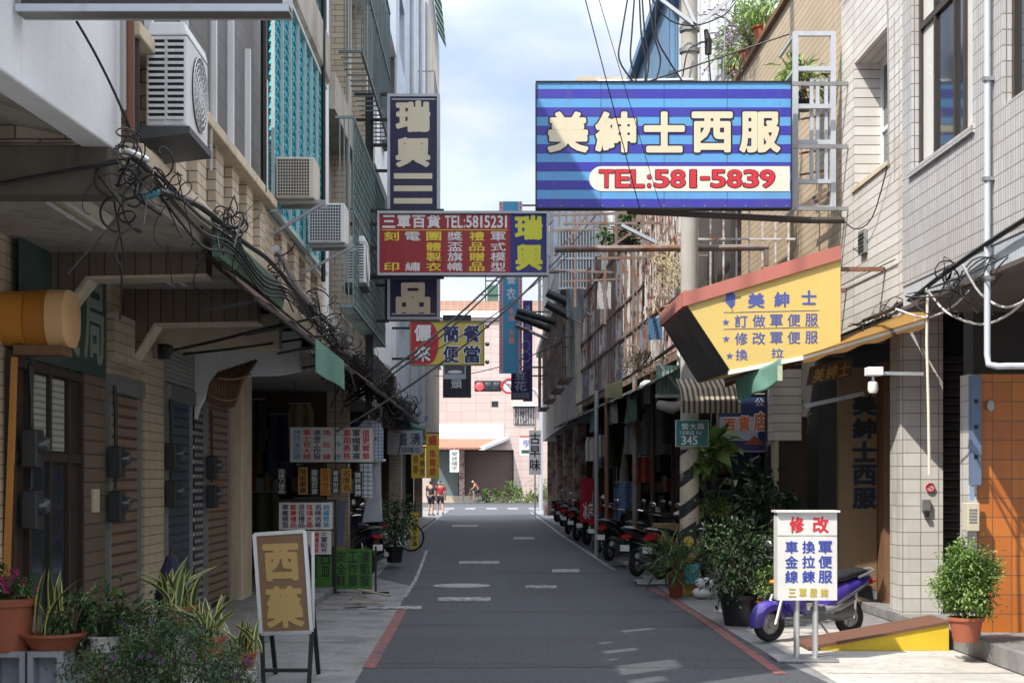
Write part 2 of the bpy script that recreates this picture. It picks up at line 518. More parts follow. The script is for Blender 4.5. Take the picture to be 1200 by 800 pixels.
def put_char(mb, ch, O, U, V, N, bold=0.0, th=.004, ref=None, res=52):
    """Fit a character into the cell with corner O, width vector U and height vector V; N = outward normal; raised th."""
    vs, fs, rim = glyph(ch, bold, res)
    if not vs: return
    b0 = glyph_base(ch)[0]; r = ref if ref is not None else bold
    x0, y0 = b0.min(0) - r; x1, y1 = b0.max(0) + r
    w = max(x1 - x0, 1e-3); h = max(y1 - y0, 1e-3)
    if ord(ch) > 0x2e80:
        if h < .3 * w: y0, h = y0 - w * .42, w      # flat characters keep their own height
        if w < .3 * h: x0, w = x0 - h * .4, h
    elif ch == '-': y0, h = y0 - .32, .75
    elif ch == ':': h = .72
    if ch in '1Ii:': x0, w = x0 - .08, w + .16
    pts = [O + U * ((p[0] - x0) / w) + V * ((p[1] - y0) / h) + N * th for p in vs]
    n = len(pts); mb.add(pts, fs)
    if th > .0021:
        e = sorted({i for k in rim for i in k}); ix = {q: a for a, q in enumerate(e)}
        m_ = len(e)
        mb.add([pts[q] for q in e] + [pts[q] - N * th for q in e], [(ix[a], ix[b], ix[b] + m_, ix[a] + m_) for a, b in rim])
def put_text(mb, text, O, U, V, N, mode='row', gap=.12, bold=0.0, th=.004, ref=None, widths=None, res=52):
    """Characters spread evenly in the rectangle O,U,V; row = left to right, col = top to bottom."""
    n = len(text)
    ws = widths or [1.0] * n
    tot = sum(ws); acc = 0.0
    for i, ch in enumerate(text):
        a = acc / tot; b = (acc + ws[i]) / tot; acc += ws[i]
        if ch == ' ': continue
        g = (b - a) * gap / 2
        if mode == 'row': put_char(mb, ch, O + U * (a + g), U * (b - a - 2 * g), V, N, bold, th, ref=ref, res=res)
        else: put_char(mb, ch, O + V * (1 - b + g), U, V * (b - a - 2 * g), N, bold, th, ref=ref, res=res)
def front_text(mb, text, x0, y0, x1, y1, y, **kw):
    """Text in the photo rectangle x0..x1, y0..y1 on a plane at distance y that faces the camera."""
    a = P(x0, y1, y); b = P(x1, y0, y)
    put_text(mb, text, a, Vector((b.x - a.x, 0, 0)), Vector((0, 0, b.z - a.z)), Vector((0, -1, 0)), **kw)
# ================================================================ materials
WHITE = mat('white_paint', (.74, .75, .76), .5, var=.08, dirt=.25, dirtcol=(.25, .23, .2))
CLEANWHITE = mat('white_panel', (.80, .80, .79), .35, var=.05, dirt=.12, dirtcol=(.35, .33, .3))
BLACK = mat('black_metal', (.022, .022, .024), .45, var=.3)
DARK = mat('dark_interior', (.03, .027, .025), .8, var=.4)
GREYMET = mat('grey_metal', (.35, .36, .37), .4, metal=.6, var=.15, dirt=.3)
ALU = mat('aluminium', (.62, .63, .64), .38, metal=.7, var=.1, dirt=.15)
CABLE = mat('black_cable', (.018, .018, .02), .55, var=.2)
CABLEW = mat('white_cable', (.65, .63, .58), .5, var=.15)
CABLEG = mat('grey_conduit', (.42, .43, .43), .5, var=.15, dirt=.2)
WOOD = mat('dark_wood', (.045, .025, .015), .5, var=.4, scale=6)
WOODM = mat('brown_wood', (.19, .10, .055), .6, var=.4, scale=6, dirt=.3)
CREAM = plaster('cream_plaster', (.62, .53, .39), .5)  # colour warmed to mimic light bounced from sunlit walls
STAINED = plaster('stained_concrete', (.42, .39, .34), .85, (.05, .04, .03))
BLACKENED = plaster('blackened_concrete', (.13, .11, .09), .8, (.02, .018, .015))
CONC = plaster('concrete', (.36, .35, .33), .6)
WHITEWALL = plaster('white_wall', (.80, .82, .84), .22, (.30, .29, .27), var=.08)
CREAMTILE = tiles('cream_tile', (.58, .48, .34), (.50, .41, .29), (.12, .09, .065), .60, .095, .008, .4, .35)  # warmer tile colour also stands in for bounced sunlight
BROWNTILE = tiles('brown_tile', (.16, .115, .08), (.13, .095, .065), (.03, .022, .016), .60, .12, .012, .5, .35, vertical=True)
BROWNTILEH = tiles('brown_tile_rows', (.17, .125, .085), (.14, .10, .07), (.035, .026, .02), .60, .12, .012, .5, .35)
DARKTILE = tiles('dark_grey_tile', (.125, .12, .115), (.10, .097, .095), (.04, .04, .04), .19, .24, .014, .45, .4)
FINBRICK = tiles('beige_brick', (.62, .52, .40), (.52, .43, .32), (.12, .10, .08), .30, .085, .010, .6, .3, offset=.5)
GREYTILE = tiles('grey_white_tile', (.52, .52, .525), (.44, .44, .45), (.17, .155, .14), .055, .125, .010, .35, .6, (.30, .24, .18), bstr=.5)
ROWTILE = tiles('ivory_row_tile', (.67, .65, .62), (.56, .54, .51), (.13, .10, .08), 2.2, .125, .012, .4, .50, (.28, .21, .14), bstr=.5)
BEIGEROW = tiles('beige_row_brick', (.50, .40, .28), (.45, .36, .25), (.10, .075, .05), 3.0, .105, .011, .55, .3, (.2, .14, .09), bstr=.5)
BLUETILE = tiles('pale_blue_tile', (.50, .55, .60), (.46, .51, .56), (.30, .30, .30), .06, .24, .008, .3, .35, (.25, .22, .18))
WHITETILE = tiles('white_square_tile', (.62, .61, .59), (.52, .51, .49), (.18, .15, .13), .21, .155, .009, .3, .45, (.2, .16, .12))
ORANGETILE = tiles('orange_square_tile', (.55, .18, .032), (.45, .13, .022), (.18, .09, .05), .19, .19, .010, .3, .35, (.18, .07, .03))
PINKTILE = tiles('pink_wall_tile', (.55, .44, .41), (.51, .405, .375), (.36, .28, .26), 1.1, .62, .035, .6, .15, (.45, .3, .27))
TEAL = mat('teal_paint', (.06, .43, .52), .5, var=.3, dirt=.12, dirtcol=(.08, .06, .05))
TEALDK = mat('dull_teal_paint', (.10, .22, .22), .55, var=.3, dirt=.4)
SHUTBROWN = ribbed('brown_shutter', (.27, .19, .13), .10, 'z', .45, .25, dark=.22, depth=.03)
SHUTBLUE = ribbed('blue_shutter', (.055, .09, .135), .10, 'z', .4, .25, dark=.25, depth=.03)
SHUTDARK = ribbed('dark_shutter', (.06, .06, .064), .10, 'z', .45, .2, dark=.35, depth=.02)
TINWHITE = ribbed('white_tin', (.66, .72, .78), .18, 'x', .5, .0, .5, (.30, .22, .15), .02, .7)
TINBLUE = ribbed('blue_tin', (.12, .24, .40), .12, 'x', .5, .0, .4)
TINRED = ribbed('red_tin', (.42, .17, .11), .35, 'x', .6, .0, .3)
RUST = rust('rusty_iron', (.19, .16, .145), .45)
RUSTWHITE = rust('flaking_white_paint', (.55, .55, .56), .42)
RUSTBLUE = rust('rusting_blue_sheet', (.16, .22, .33), .45)
RUSTPINK = rust('flaking_pink_paint', (.50, .38, .34), .45)
GLASS = glass('window_glass')
PALEPANE = mat('frosted_pane', (.62, .63, .60), .25, var=.08)
FRAMEBR = mat('bronze_frame', (.06, .046, .036), .4, metal=.3, var=.2)
GREENP = mat('green_paint', (.07, .16, .11), .5, var=.3, dirt=.4)
AWNBROWN = cloth('brown_tarp', (.075, .04, .025), .12)
AWNGREEN = cloth('green_tarp', (.20, .40, .33), .40)
AWNYEL = cloth('ochre_tarp', (.42, .24, .06), .45)

def road_mat():
    m, nt, b = new_mat('asphalt')
    g = nt.nodes.new('ShaderNodeNewGeometry')
    n1 = nnode(nt, 'ShaderNodeTexNoise', Scale=.55, Detail=7.0, Roughness=.7); nt.links.new(g.outputs['Position'], n1.inputs['Vector'])
    n2 = nnode(nt, 'ShaderNodeTexNoise', Scale=38.0, Detail=6.0, Roughness=.85); nt.links.new(g.outputs['Position'], n2.inputs['Vector'])
    c = mixc(nt, n1.outputs['Fac'], (.030, .034, .041), (.066, .073, .085))  # blue tint stands in for sky reflection on the asphalt
    r2 = nt.nodes.new('ShaderNodeValToRGB'); nt.links.new(n2.outputs['Fac'], r2.inputs['Fac']); r2.color_ramp.elements[0].position = .36; r2.color_ramp.elements[1].position = .66
    c = mixc(nt, .5, c, mixc(nt, r2.outputs['Color'], (.006, .007, .009), (.17, .18, .20)))
    mp = nnode(nt, 'ShaderNodeMapping'); mp.inputs['Scale'].default_value = (.12, .9, 1); nt.links.new(g.outputs['Position'], mp.inputs['Vector'])
    n3 = nnode(nt, 'ShaderNodeTexNoise', Scale=1.0, Detail=6.0, Roughness=.7); nt.links.new(mp.outputs[0], n3.inputs['Vector'])
    r3 = nt.nodes.new('ShaderNodeValToRGB'); nt.links.new(n3.outputs['Fac'], r3.inputs['Fac'])
    r3.color_ramp.elements[0].position = .56; r3.color_ramp.elements[1].position = .62
    ml = nnode(nt, 'ShaderNodeMath', operation='MULTIPLY'); nt.links.new(r3.outputs['Color'], ml.inputs[0]); ml.inputs[1].default_value = .55
    c = mixc(nt, ml.outputs[0], c, (.026, .028, .032))
    vo = nnode(nt, 'ShaderNodeTexVoronoi', Scale=.45); vo.feature = 'DISTANCE_TO_EDGE'
    mpv = nnode(nt, 'ShaderNodeMapping'); mpv.inputs['Scale'].default_value = (.7, 1, 1); nt.links.new(g.outputs['Position'], mpv.inputs['Vector'])
    nw = nnode(nt, 'ShaderNodeTexNoise', Scale=1.8, Detail=5.0); nt.links.new(g.outputs['Position'], nw.inputs['Vector'])
    ad = nt.nodes.new('ShaderNodeMix'); ad.data_type = 'VECTOR'; ad.inputs[0].default_value = .25
    nt.links.new(mpv.outputs[0], ad.inputs[4]); nt.links.new(nw.outputs['Color'], ad.inputs[5]); nt.links.new(ad.outputs[1], vo.inputs['Vector'])
    cr = nnode(nt, 'ShaderNodeMath', operation='LESS_THAN'); nt.links.new(vo.outputs['Distance'], cr.inputs[0]); cr.inputs[1].default_value = .006
    
    nt.links.new(c, b.inputs['Base Color']); b.inputs['Roughness'].default_value = .82
    bump(nt, b, n2.outputs['Fac'], .8, .02)
    return m
ROAD = road_mat()
ROAD2 = ROAD.copy(); ROAD2.name = 'asphalt_patch'
for n_ in ROAD2.node_tree.nodes:
    if n_.bl_idname == 'ShaderNodeMix' and not n_.inputs[6].is_linked and abs(n_.inputs[6].default_value[0] - .030) < .001:
        n_.inputs[6].default_value = (.022, .025, .030, 1); n_.inputs[7].default_value = (.050, .055, .064, 1)
PAVE = plaster('worn_cement', (.25, .25, .25), .85, (.06, .057, .055), var=.5, scale=1.4)
def worn(name, col, thr):
    """Road paint worn through to the asphalt: alpha holes would need the road, so the worn spots carry asphalt colour."""
    m, nt, b = new_mat(name)
    g = nt.nodes.new('ShaderNodeNewGeometry')
    n = nnode(nt, 'ShaderNodeTexNoise', Scale=7.0, Detail=8.0, Roughness=.8); nt.links.new(g.outputs['Position'], n.inputs['Vector'])
    r = nt.nodes.new('ShaderNodeValToRGB'); nt.links.new(n.outputs['Fac'], r.inputs['Fac'])
    r.color_ramp.elements[0].position = thr; r.color_ramp.elements[1].position = thr + .1
    out = mixc(nt, r.outputs['Color'], col, (.06, .06, .065))
    nt.links.new(out, b.inputs['Base Color']); b.inputs['Roughness'].default_value = .75
    return m
REDLINE = worn('red_road_paint', (.27, .075, .065), .46)
WHITELINE = worn('white_road_paint', (.40, .40, .39), .46)

# ================================================================ ground
struct('ground', MB().quad((-300, -60, 0), (300, -60, 0), (300, 900, 0), (-300, 900, 0)), PAVE)
road = MB()
Le = [(-1.25, -20), (-1.25, 8), (-1.14, 12.5), (-1.16, 17), (-1.22, 20), (-1.30, 24), (-2.0, 26), (-2.2, 40), (-2.3, 66), (-2.3, 84)]
Re = [(3.2, -20), (3.2, 8), (2.9, 11.5), (2.72, 14), (2.66, 20), (2.66, 30), (2.6, 45), (2.4, 66), (2.3, 84)]
ys = sorted({y for _, y in Le} | {y for _, y in Re})
def ip(tab, y):
    for (x0, y0), (x1, y1) in zip(tab, tab[1:]):
        if y0 <= y <= y1: return x0 + (x1 - x0) * (y - y0) / (y1 - y0)
    return tab[-1][0]
for a, b in zip(ys, ys[1:]):
    road.quad((ip(Le, a), a, .004), (ip(Re, a), a, .004), (ip(Re, b), b, .004), (ip(Le, b), b, .004))
road.quad((-60, 84, .004), (60, 84, .004), (60, 111, .004), (-60, 111, .004))
struct('road', road, ROAD)
rp = MB(); rr_ = random.Random(4)
def patch(x0, x1, y0, y1, z):
    n = 14; a = [(x0 + (x1 - x0) * k / n, y0 + rr_.uniform(-.04, .04)) for k in range(n + 1)] + [(x0 + (x1 - x0) * k / n, y1 + rr_.uniform(-.05, .05)) for k in range(n, -1, -1)]
    rp.add([(x, y, z) for x, y in a], [tuple(range(len(a)))])
patch(-1.1, 2.68, 13.5, 16.2, .0065); patch(.3, 1.3, 22, 29, .0066); patch(-1.0, -.2, 31, 36, .0065); patch(-1.08, .9, 10.2, 12.6, .0066)
struct('road_patch', rp, ROAD2)
def strip(mb, pts, w, z=.009):
    for a, b in zip(pts, pts[1:]):
        mb.quad((a[0] - w / 2, a[1], z), (a[0] + w / 2, a[1], z), (b[0] + w / 2, b[1], z), (b[0] - w / 2, b[1], z))
red = MB()
gz = lambda x, y: tuple(onZ(x, y))[:2]
strip(red, [gz(432, 783), gz(444, 762), gz(459, 737), gz(471, 714)], .12)
strip(red, [gz(915, 790), gz(880, 765), gz(830, 730), gz(792, 706), gz(765, 690)], .11)
struct('red_road_line', red, REDLINE)
wl_ = MB()
strip(wl_, [gz(474, 700), gz(486, 681), gz(493, 665), gz(500, 645)], .06)
strip(wl_, [gz(720, 668), gz(690, 648), gz(655, 625), gz(640, 613), gz(622, 600)], .09)
def mark(x0, y0, x1, y1):
    a, b, c, d = gz(x0, y1), gz(x1, y1), gz(x1, y0), gz(x0, y0)
    wl_.quad(*[(p[0], p[1], .009) for p in (a, b, c, d)])
mark(538, 657.5, 585, 660.5); mark(602, 629, 626, 632); mark(647, 667, 679, 670.5); mark(530, 615, 560, 617)
mark(616, 686, 652, 689); mark(513, 700, 575, 704); mark(430, 710, 494, 713.5)
for i in range(9):
    x = -6.5 + i * 1.25
    wl_.quad((x, 86, .009), (x + .6, 86, .009), (x + .6, 90, .009), (x, 90, .009))
wl_.quad((-40, 93, .009), (40, 93, .009), (40, 93.4, .009), (-40, 93.4, .009))
struct('white_road_marking', wl_, WHITELINE)
c = onZ(541, 686)
struct('manhole_cover', MB().lathe([(0, .012), (.34, .012), (.36, .006)], (c.x, c.y, 0), 28).lathe([(.37, .0055), (.42, .009), (.46, .0055)], (c.x, c.y, 0), 28), mat('pale_iron', (.30, .30, .29), .6, var=.3))
pv = MB()
pv.box((-9, 8, 0), (-2.75, 64, .11))
pv.box((-2.75, 14.5, 0), (-2.35, 64, .10))
struct('pavement_left', pv, PAVE, bevel=.012)
pr = MB()
pr.box((4.62, 5, 0), (9, 15.4, .20))
pr.box((4.80, 15.4, 0), (9, 22, .13))
struct('pavement_right', pr, PAVE, bevel=.015)
jn = MB()
for y in (5.9, 7.9, 9.9, 11.4, 12.9, 14.2): jn.quad((4.625, y, .204), (5.14, y, .204), (5.14, y + .012, .204), (4.625, y + .012, .204))
for y in (9.6, 11.3, 13.1, 15.2, 16.6): jn.quad((2.95, y, .008), (4.6, y, .008), (4.6, y + .015, .008), (2.95, y + .015, .008))
for y in (9.0, 11.2, 13.3, 15.6, 18): jn.quad((-2.7, y, .006), (-1.3, y, .006), (-1.3, y + .02, .006), (-2.7, y + .02, .006))
struct('pavement_joint', jn, mat('dark_joint', (.05, .047, .044), .9))
struct('pavement_step', MB().box((5.15, 9, .2), (9, 13.9, .34)), CONC, bevel=.012)
struct('pavement_far', MB().box((3.2, 22.5, 0), (9, 66, .12)), PAVE, bevel=.012)
struct('apron_slab', MB().quad((2.9, 9, .004), (4.61, 9, .004), (4.61, 17, .004), (2.9, 17, .004)), plaster('pale_cement', (.50, .48, .45), .75, (.13, .11, .09), var=.4, scale=1.6))

# ================================================================ building helpers
def wallx(mb, Xf, Xb, y0, y1, z0, z1, holes=()):
    """Wall whose face is the plane X = Xf, back at Xb, with rectangular openings (ya, yb, za, zb)."""
    ys = sorted({y0, y1} | {h[0] for h in holes} | {h[1] for h in holes})
    zs = sorted({z0, z1} | {h[2] for h in holes} | {h[3] for h in holes})
    for a, b in zip(ys, ys[1:]):
        run = None
        for c, d in zip(zs, zs[1:]):
            hole = any(h[0] <= (a + b) / 2 <= h[1] and h[2] <= (c + d) / 2 <= h[3] for h in holes)
            if not hole:
                if run is None: run = [c, d]
                else: run[1] = d
            if hole and run: mb.box((Xf, a, run[0]), (Xb, b, run[1])); run = None
        if run: mb.box((Xf, a, run[0]), (Xb, b, run[1]))
    return mb
def windowx(parent, Xf, depth, y0, y1, z0, z1, side=1, frame_m=None, pane_m=None, mull=(), name='window', t=.05, rails=()):
    """Window set back by depth behind the wall face Xf; side = +1 when the wall faces -X."""
    fm = frame_m or FRAMEBR; pm = pane_m or GLASS
    X = Xf + side * depth
    f = MB()
    f.box((X, y0, z0), (X + side * .06, y0 + t, z1)); f.box((X, y1 - t, z0), (X + side * .06, y1, z1))
    f.box((X, y0 + t, z0), (X + side * .06, y1 - t, z0 + t)); f.box((X, y0 + t, z1 - t), (X + side * .06, y1 - t, z1))
    for q in mull: f.box((X + side * .004, q - t * .4, z0 + t), (X + side * .056, q + t * .4, z1 - t))
    for q in rails: f.box((X + side * .002, y0 + t, q - t * .5), (X + side * .058, y1 - t, q + t * .5))
    w = f.build(name, fm, parent)
    edges = [y0 + t] + sorted(mull) + [y1 - t]
    for i, (a, b) in enumerate(zip(edges, edges[1:])):
        m_ = pm[i % len(pm)] if isinstance(pm, (list, tuple)) else pm
        p = MB().box((X + side * .03, a, z0 + t), (X + side * .035, b, z1 - t)).build('pane', m_, w)
    return w
def shutterx(parent, X, y0, y1, z0, z1, m, side=-1):
    """Roller shutter on a wall that faces +X (side=-1): sheet, guide rails and hood."""
    s = MB().box((X, y0, z0), (X + .03, y1, z1)).build('shutter', m, parent)
    g = MB()
    g.box((X, y0 - .05, z0), (X + .06, y0, z1)); g.box((X, y1, z0), (X + .06, y1 + .05, z1)); g.box((X, y0 - .05, z1), (X + .10, y1 + .05, z1 + .16))
    g.build('shutter_frame', GREYMET, s)
    MB().box((X + .031, y0 + .05, z0 + .01), (X + .045, y1 - .05, z0 + .06)).build('handle', BLACK, s)
    return s
def fluor(parent_label, c, L, axis='x'):
    """Fluorescent batten under a ceiling."""
    t = thing('fluorescent_lamp', parent_label, 'ceiling lamp', c, group='fluorescent battens under the arcade ceiling')
    d = Vector((L / 2, 0, 0)) if axis == 'x' else Vector((0, L / 2, 0))
    c = Vector(c); n = Vector((0, .1, 0)) if axis == 'x' else Vector((.1, 0, 0))
    m = MB(); m.prism([c - d + n + Vector((0, 0, .0)), c - d - n, c - d - n * .5 + Vector((0, 0, -.06)), c - d + n * .5 + Vector((0, 0, -.06))], d * 2)
    m.build('housing', CREAMPAINT, t)
    for s in (-1, 1):
        MB().tube([c - d * .95 + n * .55 * s + Vector((0, 0, -.08)), c + d * .95 + n * .55 * s + Vector((0, 0, -.08))], .016, 8).build('tube', PALEPANE, t)
CREAMPAINT = mat('cream_paint', (.58, .54, .42), .5, var=.1, dirt=.2)

# ================================================================ left row, nearest: pharmacy building
XL, XG = -2.2, -3.5
b1 = thing('pharmacy_building', 'dark tiled shophouse over the pharmacy, with white balcony parapet and brown beamed arcade', 'building', (XL, 9, 0))
MB().box((XL, 8.95, 4.45), (-8, 14.7, 5.55)).build('wall', DARKTILE, b1)
wallx(MB(), XL, XL - .15, 8.95, 14.7, 5.551, 8.8, [(9.2, 9.62, 5.7, 6.5), (9.85, 10.6, 5.65, 6.9), (11.45, 11.8, 5.6, 6.45), (10.9, 11.15, 5.6, 6.0), (12.3, 12.55, 5.6, 6.1), (13.2, 13.5, 6.2, 7.1)]).build('roof_screen', DARKTILE, b1)  # unseen wall added above the roof; its slots let sun patches reach the road
MB().box((-2.5, 8.95, 3.72), (-8, 14.7, 4.36)).build('wall', FINBRICK, b1)
MB().box((XG, 4, .0), (-8, 14.74, 3.6)).build('ground_floor_wall', CREAMTILE, b1)
MB().box((-2.84, 3, 3.90), (-8, 8.9, 6.6)).build('wall', STAINED, b1)
MB().box((-2.10, 8.95, 4.36), (-8, 14.7, 4.449)).build('ledge', CREAM, b1, bevel=.01)
for y in (9.6, 10.35, 11.1, 11.85, 12.6, 13.35, 14.1):
    MB().box((-2.18, y, 3.722), (-2.498, y + .34, 4.358)).build('pilaster', FINBRICK, b1)
sl = MB(); sl.box((-2.08, 8.95, 3.56), (-8, 14.7, 3.718)); sl.build('slab_edge', CREAM, b1, bevel=.012)
for y in (9.5, 10.6, 11.72, 12.5, 13.37, 14.4):
    MB().box((XL + .001, y - .025, 4.46), (XL + .05, y + .025, 5.55)).build('mullion', WHITE, b1)
MB().prism([(-2.587, 3.0, 3.64), (-2.587, 3.0, 6.6), (-2.807, 3.0, 6.6), (-2.807, 3.0, 3.76), (-2.76, 3, 3.64)], (.387, 5.9, 0)).build('parapet', WHITEWALL, b1, bevel=.012)
MB().prism([(-2.83, 3.0, 3.70), (-2.86, 3, 3.88), (-3.5, 3.0, 3.96), (-3.7, 3, 3.9), (-3.7, 3, 3.62), (-3.3, 3, 3.80)], (.35, 5.68, 0)).build('cove', STAINED, b1)
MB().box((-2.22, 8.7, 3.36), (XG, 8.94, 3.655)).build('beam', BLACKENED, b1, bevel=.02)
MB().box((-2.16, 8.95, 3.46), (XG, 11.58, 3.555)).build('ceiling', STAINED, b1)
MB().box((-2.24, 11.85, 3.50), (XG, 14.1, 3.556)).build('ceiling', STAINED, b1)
# arcade cross beams in brown tile, haunched at the wall
def crossbeam(parent, y, z0, z1, hx):
    MB().prism([(-2.21, y, z0 + .02), (-2.21, y, z1), (XG, y, z1), (XG, y, z0 - .34), (XG + .12, y, z0 - .34), (XG + hx, y, z0)], (0, .25, 0)).build('beam', BROWNTILE, parent)
    MB().prism([(XG + .121, y - .02, z0 - .36), (XG + hx + .02, y - .02, z0 - .025), (-2.20, y - .02, z0 - .005), (-2.20, y - .02, z0 + .018), (XG + hx, y - .02, z0 - .002), (XG + .121, y - .02, z0 - .33)], (0, .29, 0)).build('beam_edge', CREAM, parent)
crossbeam(b1, 11.6, 3.28, 3.56, .36)
crossbeam(b1, 14.12, 3.18, 3.56, .32)
# clinic front: sign band, door, blinds
MB().box((XG, 12.62, .1), (XG + .06, 13.34, 3.3)).build('pilaster', BROWNTILEH, b1)
dr = MB().box((XG, 10.75, .11), (XG + .03, 12.60, 2.60)).build('door', WOOD, b1)
fr = MB()
for y in (10.75, 11.1, 11.62, 12.14, 12.54): fr.box((XG + .03, y, .11), (XG + .07, y + .06, 2.6))
for z in (2.52, 1.84, .14): fr.box((XG + .031, 10.81, z), (XG + .066, 12.54, z + .07))
fr.build('door_frame', FRAMEBR, dr)
BLIND = ribbed('pale_blind', (.38, .39, .36), .05, 'z', .6, 0, .3)
MB().box((XG + .031, 11.16, 1.93), (XG + .045, 11.6, 2.5)).build('blind', BLIND, dr)
MB().box((XG + .031, 11.68, 1.93), (XG + .045, 12.1, 2.5)).build('blind', BLIND, dr)
MB().box((XG + .031, 11.16, .25), (XG + .04, 11.6, 1.82)).build('pane', GLASS, dr)
MB().box((XG + .031, 11.68, .25), (XG + .04, 12.1, 1.82)).build('pane', GLASS, dr)
shutterx(b1, XG, 13.55, 14.66, .11, 2.5, SHUTBROWN)
MB().prism([(XG, 13.36, 2.72), (XG + .14, 13.36, 2.80), (XG + .14, 13.36, 3.2), (XG, 13.36, 3.2)], (0, 1.36, 0)).build('lintel', CREAMTILE, b1)
fluor('pale fluorescent batten on the stained ceiling above the yellow drum sign', (-2.62, 9.5, 3.455), 1.0, 'y')
fluor('pale fluorescent batten on the ceiling between the two brown beams', (-2.75, 12.7, 3.495), 1.0, 'y')

# ================================================================ left row: teal lattice building
b2 = thing('lattice_building', 'shophouse with bright teal iron lattice screens over its upper windows', 'building', (XL, 17, 0))
MB().box((-2.62, 14.72, 4.2), (-8, 19.7, 11.6)).build('wall', mat('shaded_wall', (.20, .22, .22), .8, var=.3), b2)  # wall behind the lattice, dark teal grey throughout
wallx(MB(), -2.22, -2.6, 14.72, 19.7, 3.56, 4.36, [(15.3, 15.9, 3.72, 4.3), (16.3, 16.9, 3.72, 4.3), (17.3, 17.9, 3.72, 4.3), (18.4, 19.2, 3.72, 4.3)]).build('wall', FINBRICK, b2)
for i, y in enumerate((15.3, 16.3, 17.3, 18.4)):
    MB().box((-2.40, y, 3.72), (-2.44, y + (.8 if i == 3 else .6), 4.3)).build('window_board', mat('rust_red_board', (.22, .07, .04), .6, var=.3) if i % 2 == 0 else WOOD, b2)
MB().box((-2.14, 14.72, 3.45), (-2.75, 19.7, 3.555)).build('slab_edge', CREAM, b2)
MB().prism([(-2.2, 14.72, 6.85), (-2.12, 14.72, 6.95), (-2.12, 14.72, 7.5), (-2.62, 14.72, 7.5), (-2.62, 14.72, 6.85)], (0, 4.98, 0)).build('fascia', STAINED, b2)
MB().box((-2.2, 14.72, 9.9), (-2.62, 19.7, 11.6)).build('parapet', CONC, b2)
def lattice(parent, X, y0, y1, z0, z1, m, cols, rows, m2, name='lattice_screen', depth=.10):
    q = MB(); cw = (y1 - y0) / cols; rh = (z1 - z0) / rows
    for i in range(cols):
        for j in range(rows):
            ya, yb = y0 + i * cw, y0 + (i + 1) * cw; za, zb = z0 + j * rh, z0 + (j + 1) * rh
            k = .02
            q.bar((X, ya, za), (X, (ya + yb) / 2, zb), (.03, .02)); q.bar((X + .004, (ya + yb) / 2, zb), (X + .004, yb, za), (.03, .02))
            q.bar((X - .004, (ya + yb) / 2, za), (X - .004, (ya + yb) / 2, zb), (.02, .02))
            q.bar((X + .008, ya, (za + zb) / 2 + rh * .2), (X + .008, yb, (za + zb) / 2 + rh * .2), (.02, .02))
    o = q.build(name, m, parent)
    r = MB()
    for i in range(0, cols + 1, 2): r.bar((X + .03, y0 + i * cw, z0), (X + .03, y0 + i * cw, z1), .035)
    r.bar((X + .03, y0, z0), (X + .03, y1, z0), .05); r.bar((X + .03, y0, z1), (X + .03, y1, z1), .05)
    r.build('bar', m2, o)
    return o
lattice(b2, -2.20, 14.9, 19.6, 4.4, 6.84, TEAL, 15, 22, mat('pale_bar_paint', (.42, .52, .52), .5, var=.3))
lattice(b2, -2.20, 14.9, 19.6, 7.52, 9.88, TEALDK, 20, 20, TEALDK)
MB().box((XG, 14.76, .0), (-8, 20.7, 3.6)).build('ground_floor_wall', CREAMTILE, b2)
MB().box((-2.24, 14.40, 3.45), (XG, 20.6, 3.556)).build('ceiling', CREAM, b2)
MB().box((XG, 14.80, .1), (XG + .07, 15.68, 3.1)).build('pilaster', CREAMTILE, b2)
shutterx(b2, XG, 15.95, 17.2, .11, 2.55, SHUTBLUE)
MB().box((XG, 15.9, 2.75), (XG + .05, 17.4, 3.15)).build('vent_louvre', BLIND, b2)
CHECK = tiles('checkered_block', (.55, .57, .58), (.45, .47, .5), (.03, .035, .05), .085, .085, .045, .5, .2, offset=.5)
MB().box((XG, 17.5, .11), (XG + .03, 18.02, 2.8)).build('breeze_block_panel', CHECK, b2)
shutterx(b2, XG, 18.2, 19.7, .11, 2.9, SHUTBROWN)
MB().box((XG, 19.78, .1), (XG + .2, 20.65, 3.45)).build('pillar', CREAM, b2, bevel=.01)
MB().box((-2.22, 15.66, 3.07), (XG, 15.92, 3.44)).build('beam', CREAM, b2, bevel=.01)
ar = [(-2.24, 17.5, 2.98), (-2.24, 17.5, 3.44), (XG, 17.5, 3.44), (XG, 17.5, 2.3)]
for k in range(9):
    t = k / 8 * math.pi / 2
    ar.append((XG + .02 + .62 * (1 - math.cos(t)), 17.5, 2.32 + .60 * math.sin(t)))
ar.append((-2.5, 17.5, 2.93))
MB().prism(ar, (0, .2, 0)).build('arch', WHITEWALL, b2)

# ================================================================ left row: caged balcony building
b3 = thing('caged_balcony_building', 'grey concrete shophouse with green caged balconies next to the teal lattice', 'building', (XL, 23, 0))
wallx(MB(), -2.45, -8, 19.72, 26.6, 3.4, 11.6, [(20.4, 22.6, 4.2, 6.3), (23.4, 25.8, 4.2, 6.3), (20.4, 22.6, 7.6, 9.6), (23.4, 25.8, 7.6, 9.6)]).build('wall', CONC, b3)
for y0, y1 in ((20.4, 22.6), (23.4, 25.8)):
    for z0, z1 in ((4.2, 6.3), (7.6, 9.6)):
        windowx(b3, -2.45, .15, y0, y1, z0, z1, -1, WOODM, GLASS, (y0 + (y1 - y0) / 2,))
for y in (19.74, 23.0, 26.2):
    MB().box((-2.18, y, 3.4), (-2.449, y + .38, 11.6)).build('pilaster', FINBRICK if y > 20 else WHITEWALL, b3)
for z in (3.5, 6.7, 10.0):
    MB().box((-2.10, 20.13, z), (-2.448, 26.18, z + .5)).build('spandrel', STAINED if z < 7 else WHITEWALL, b3)
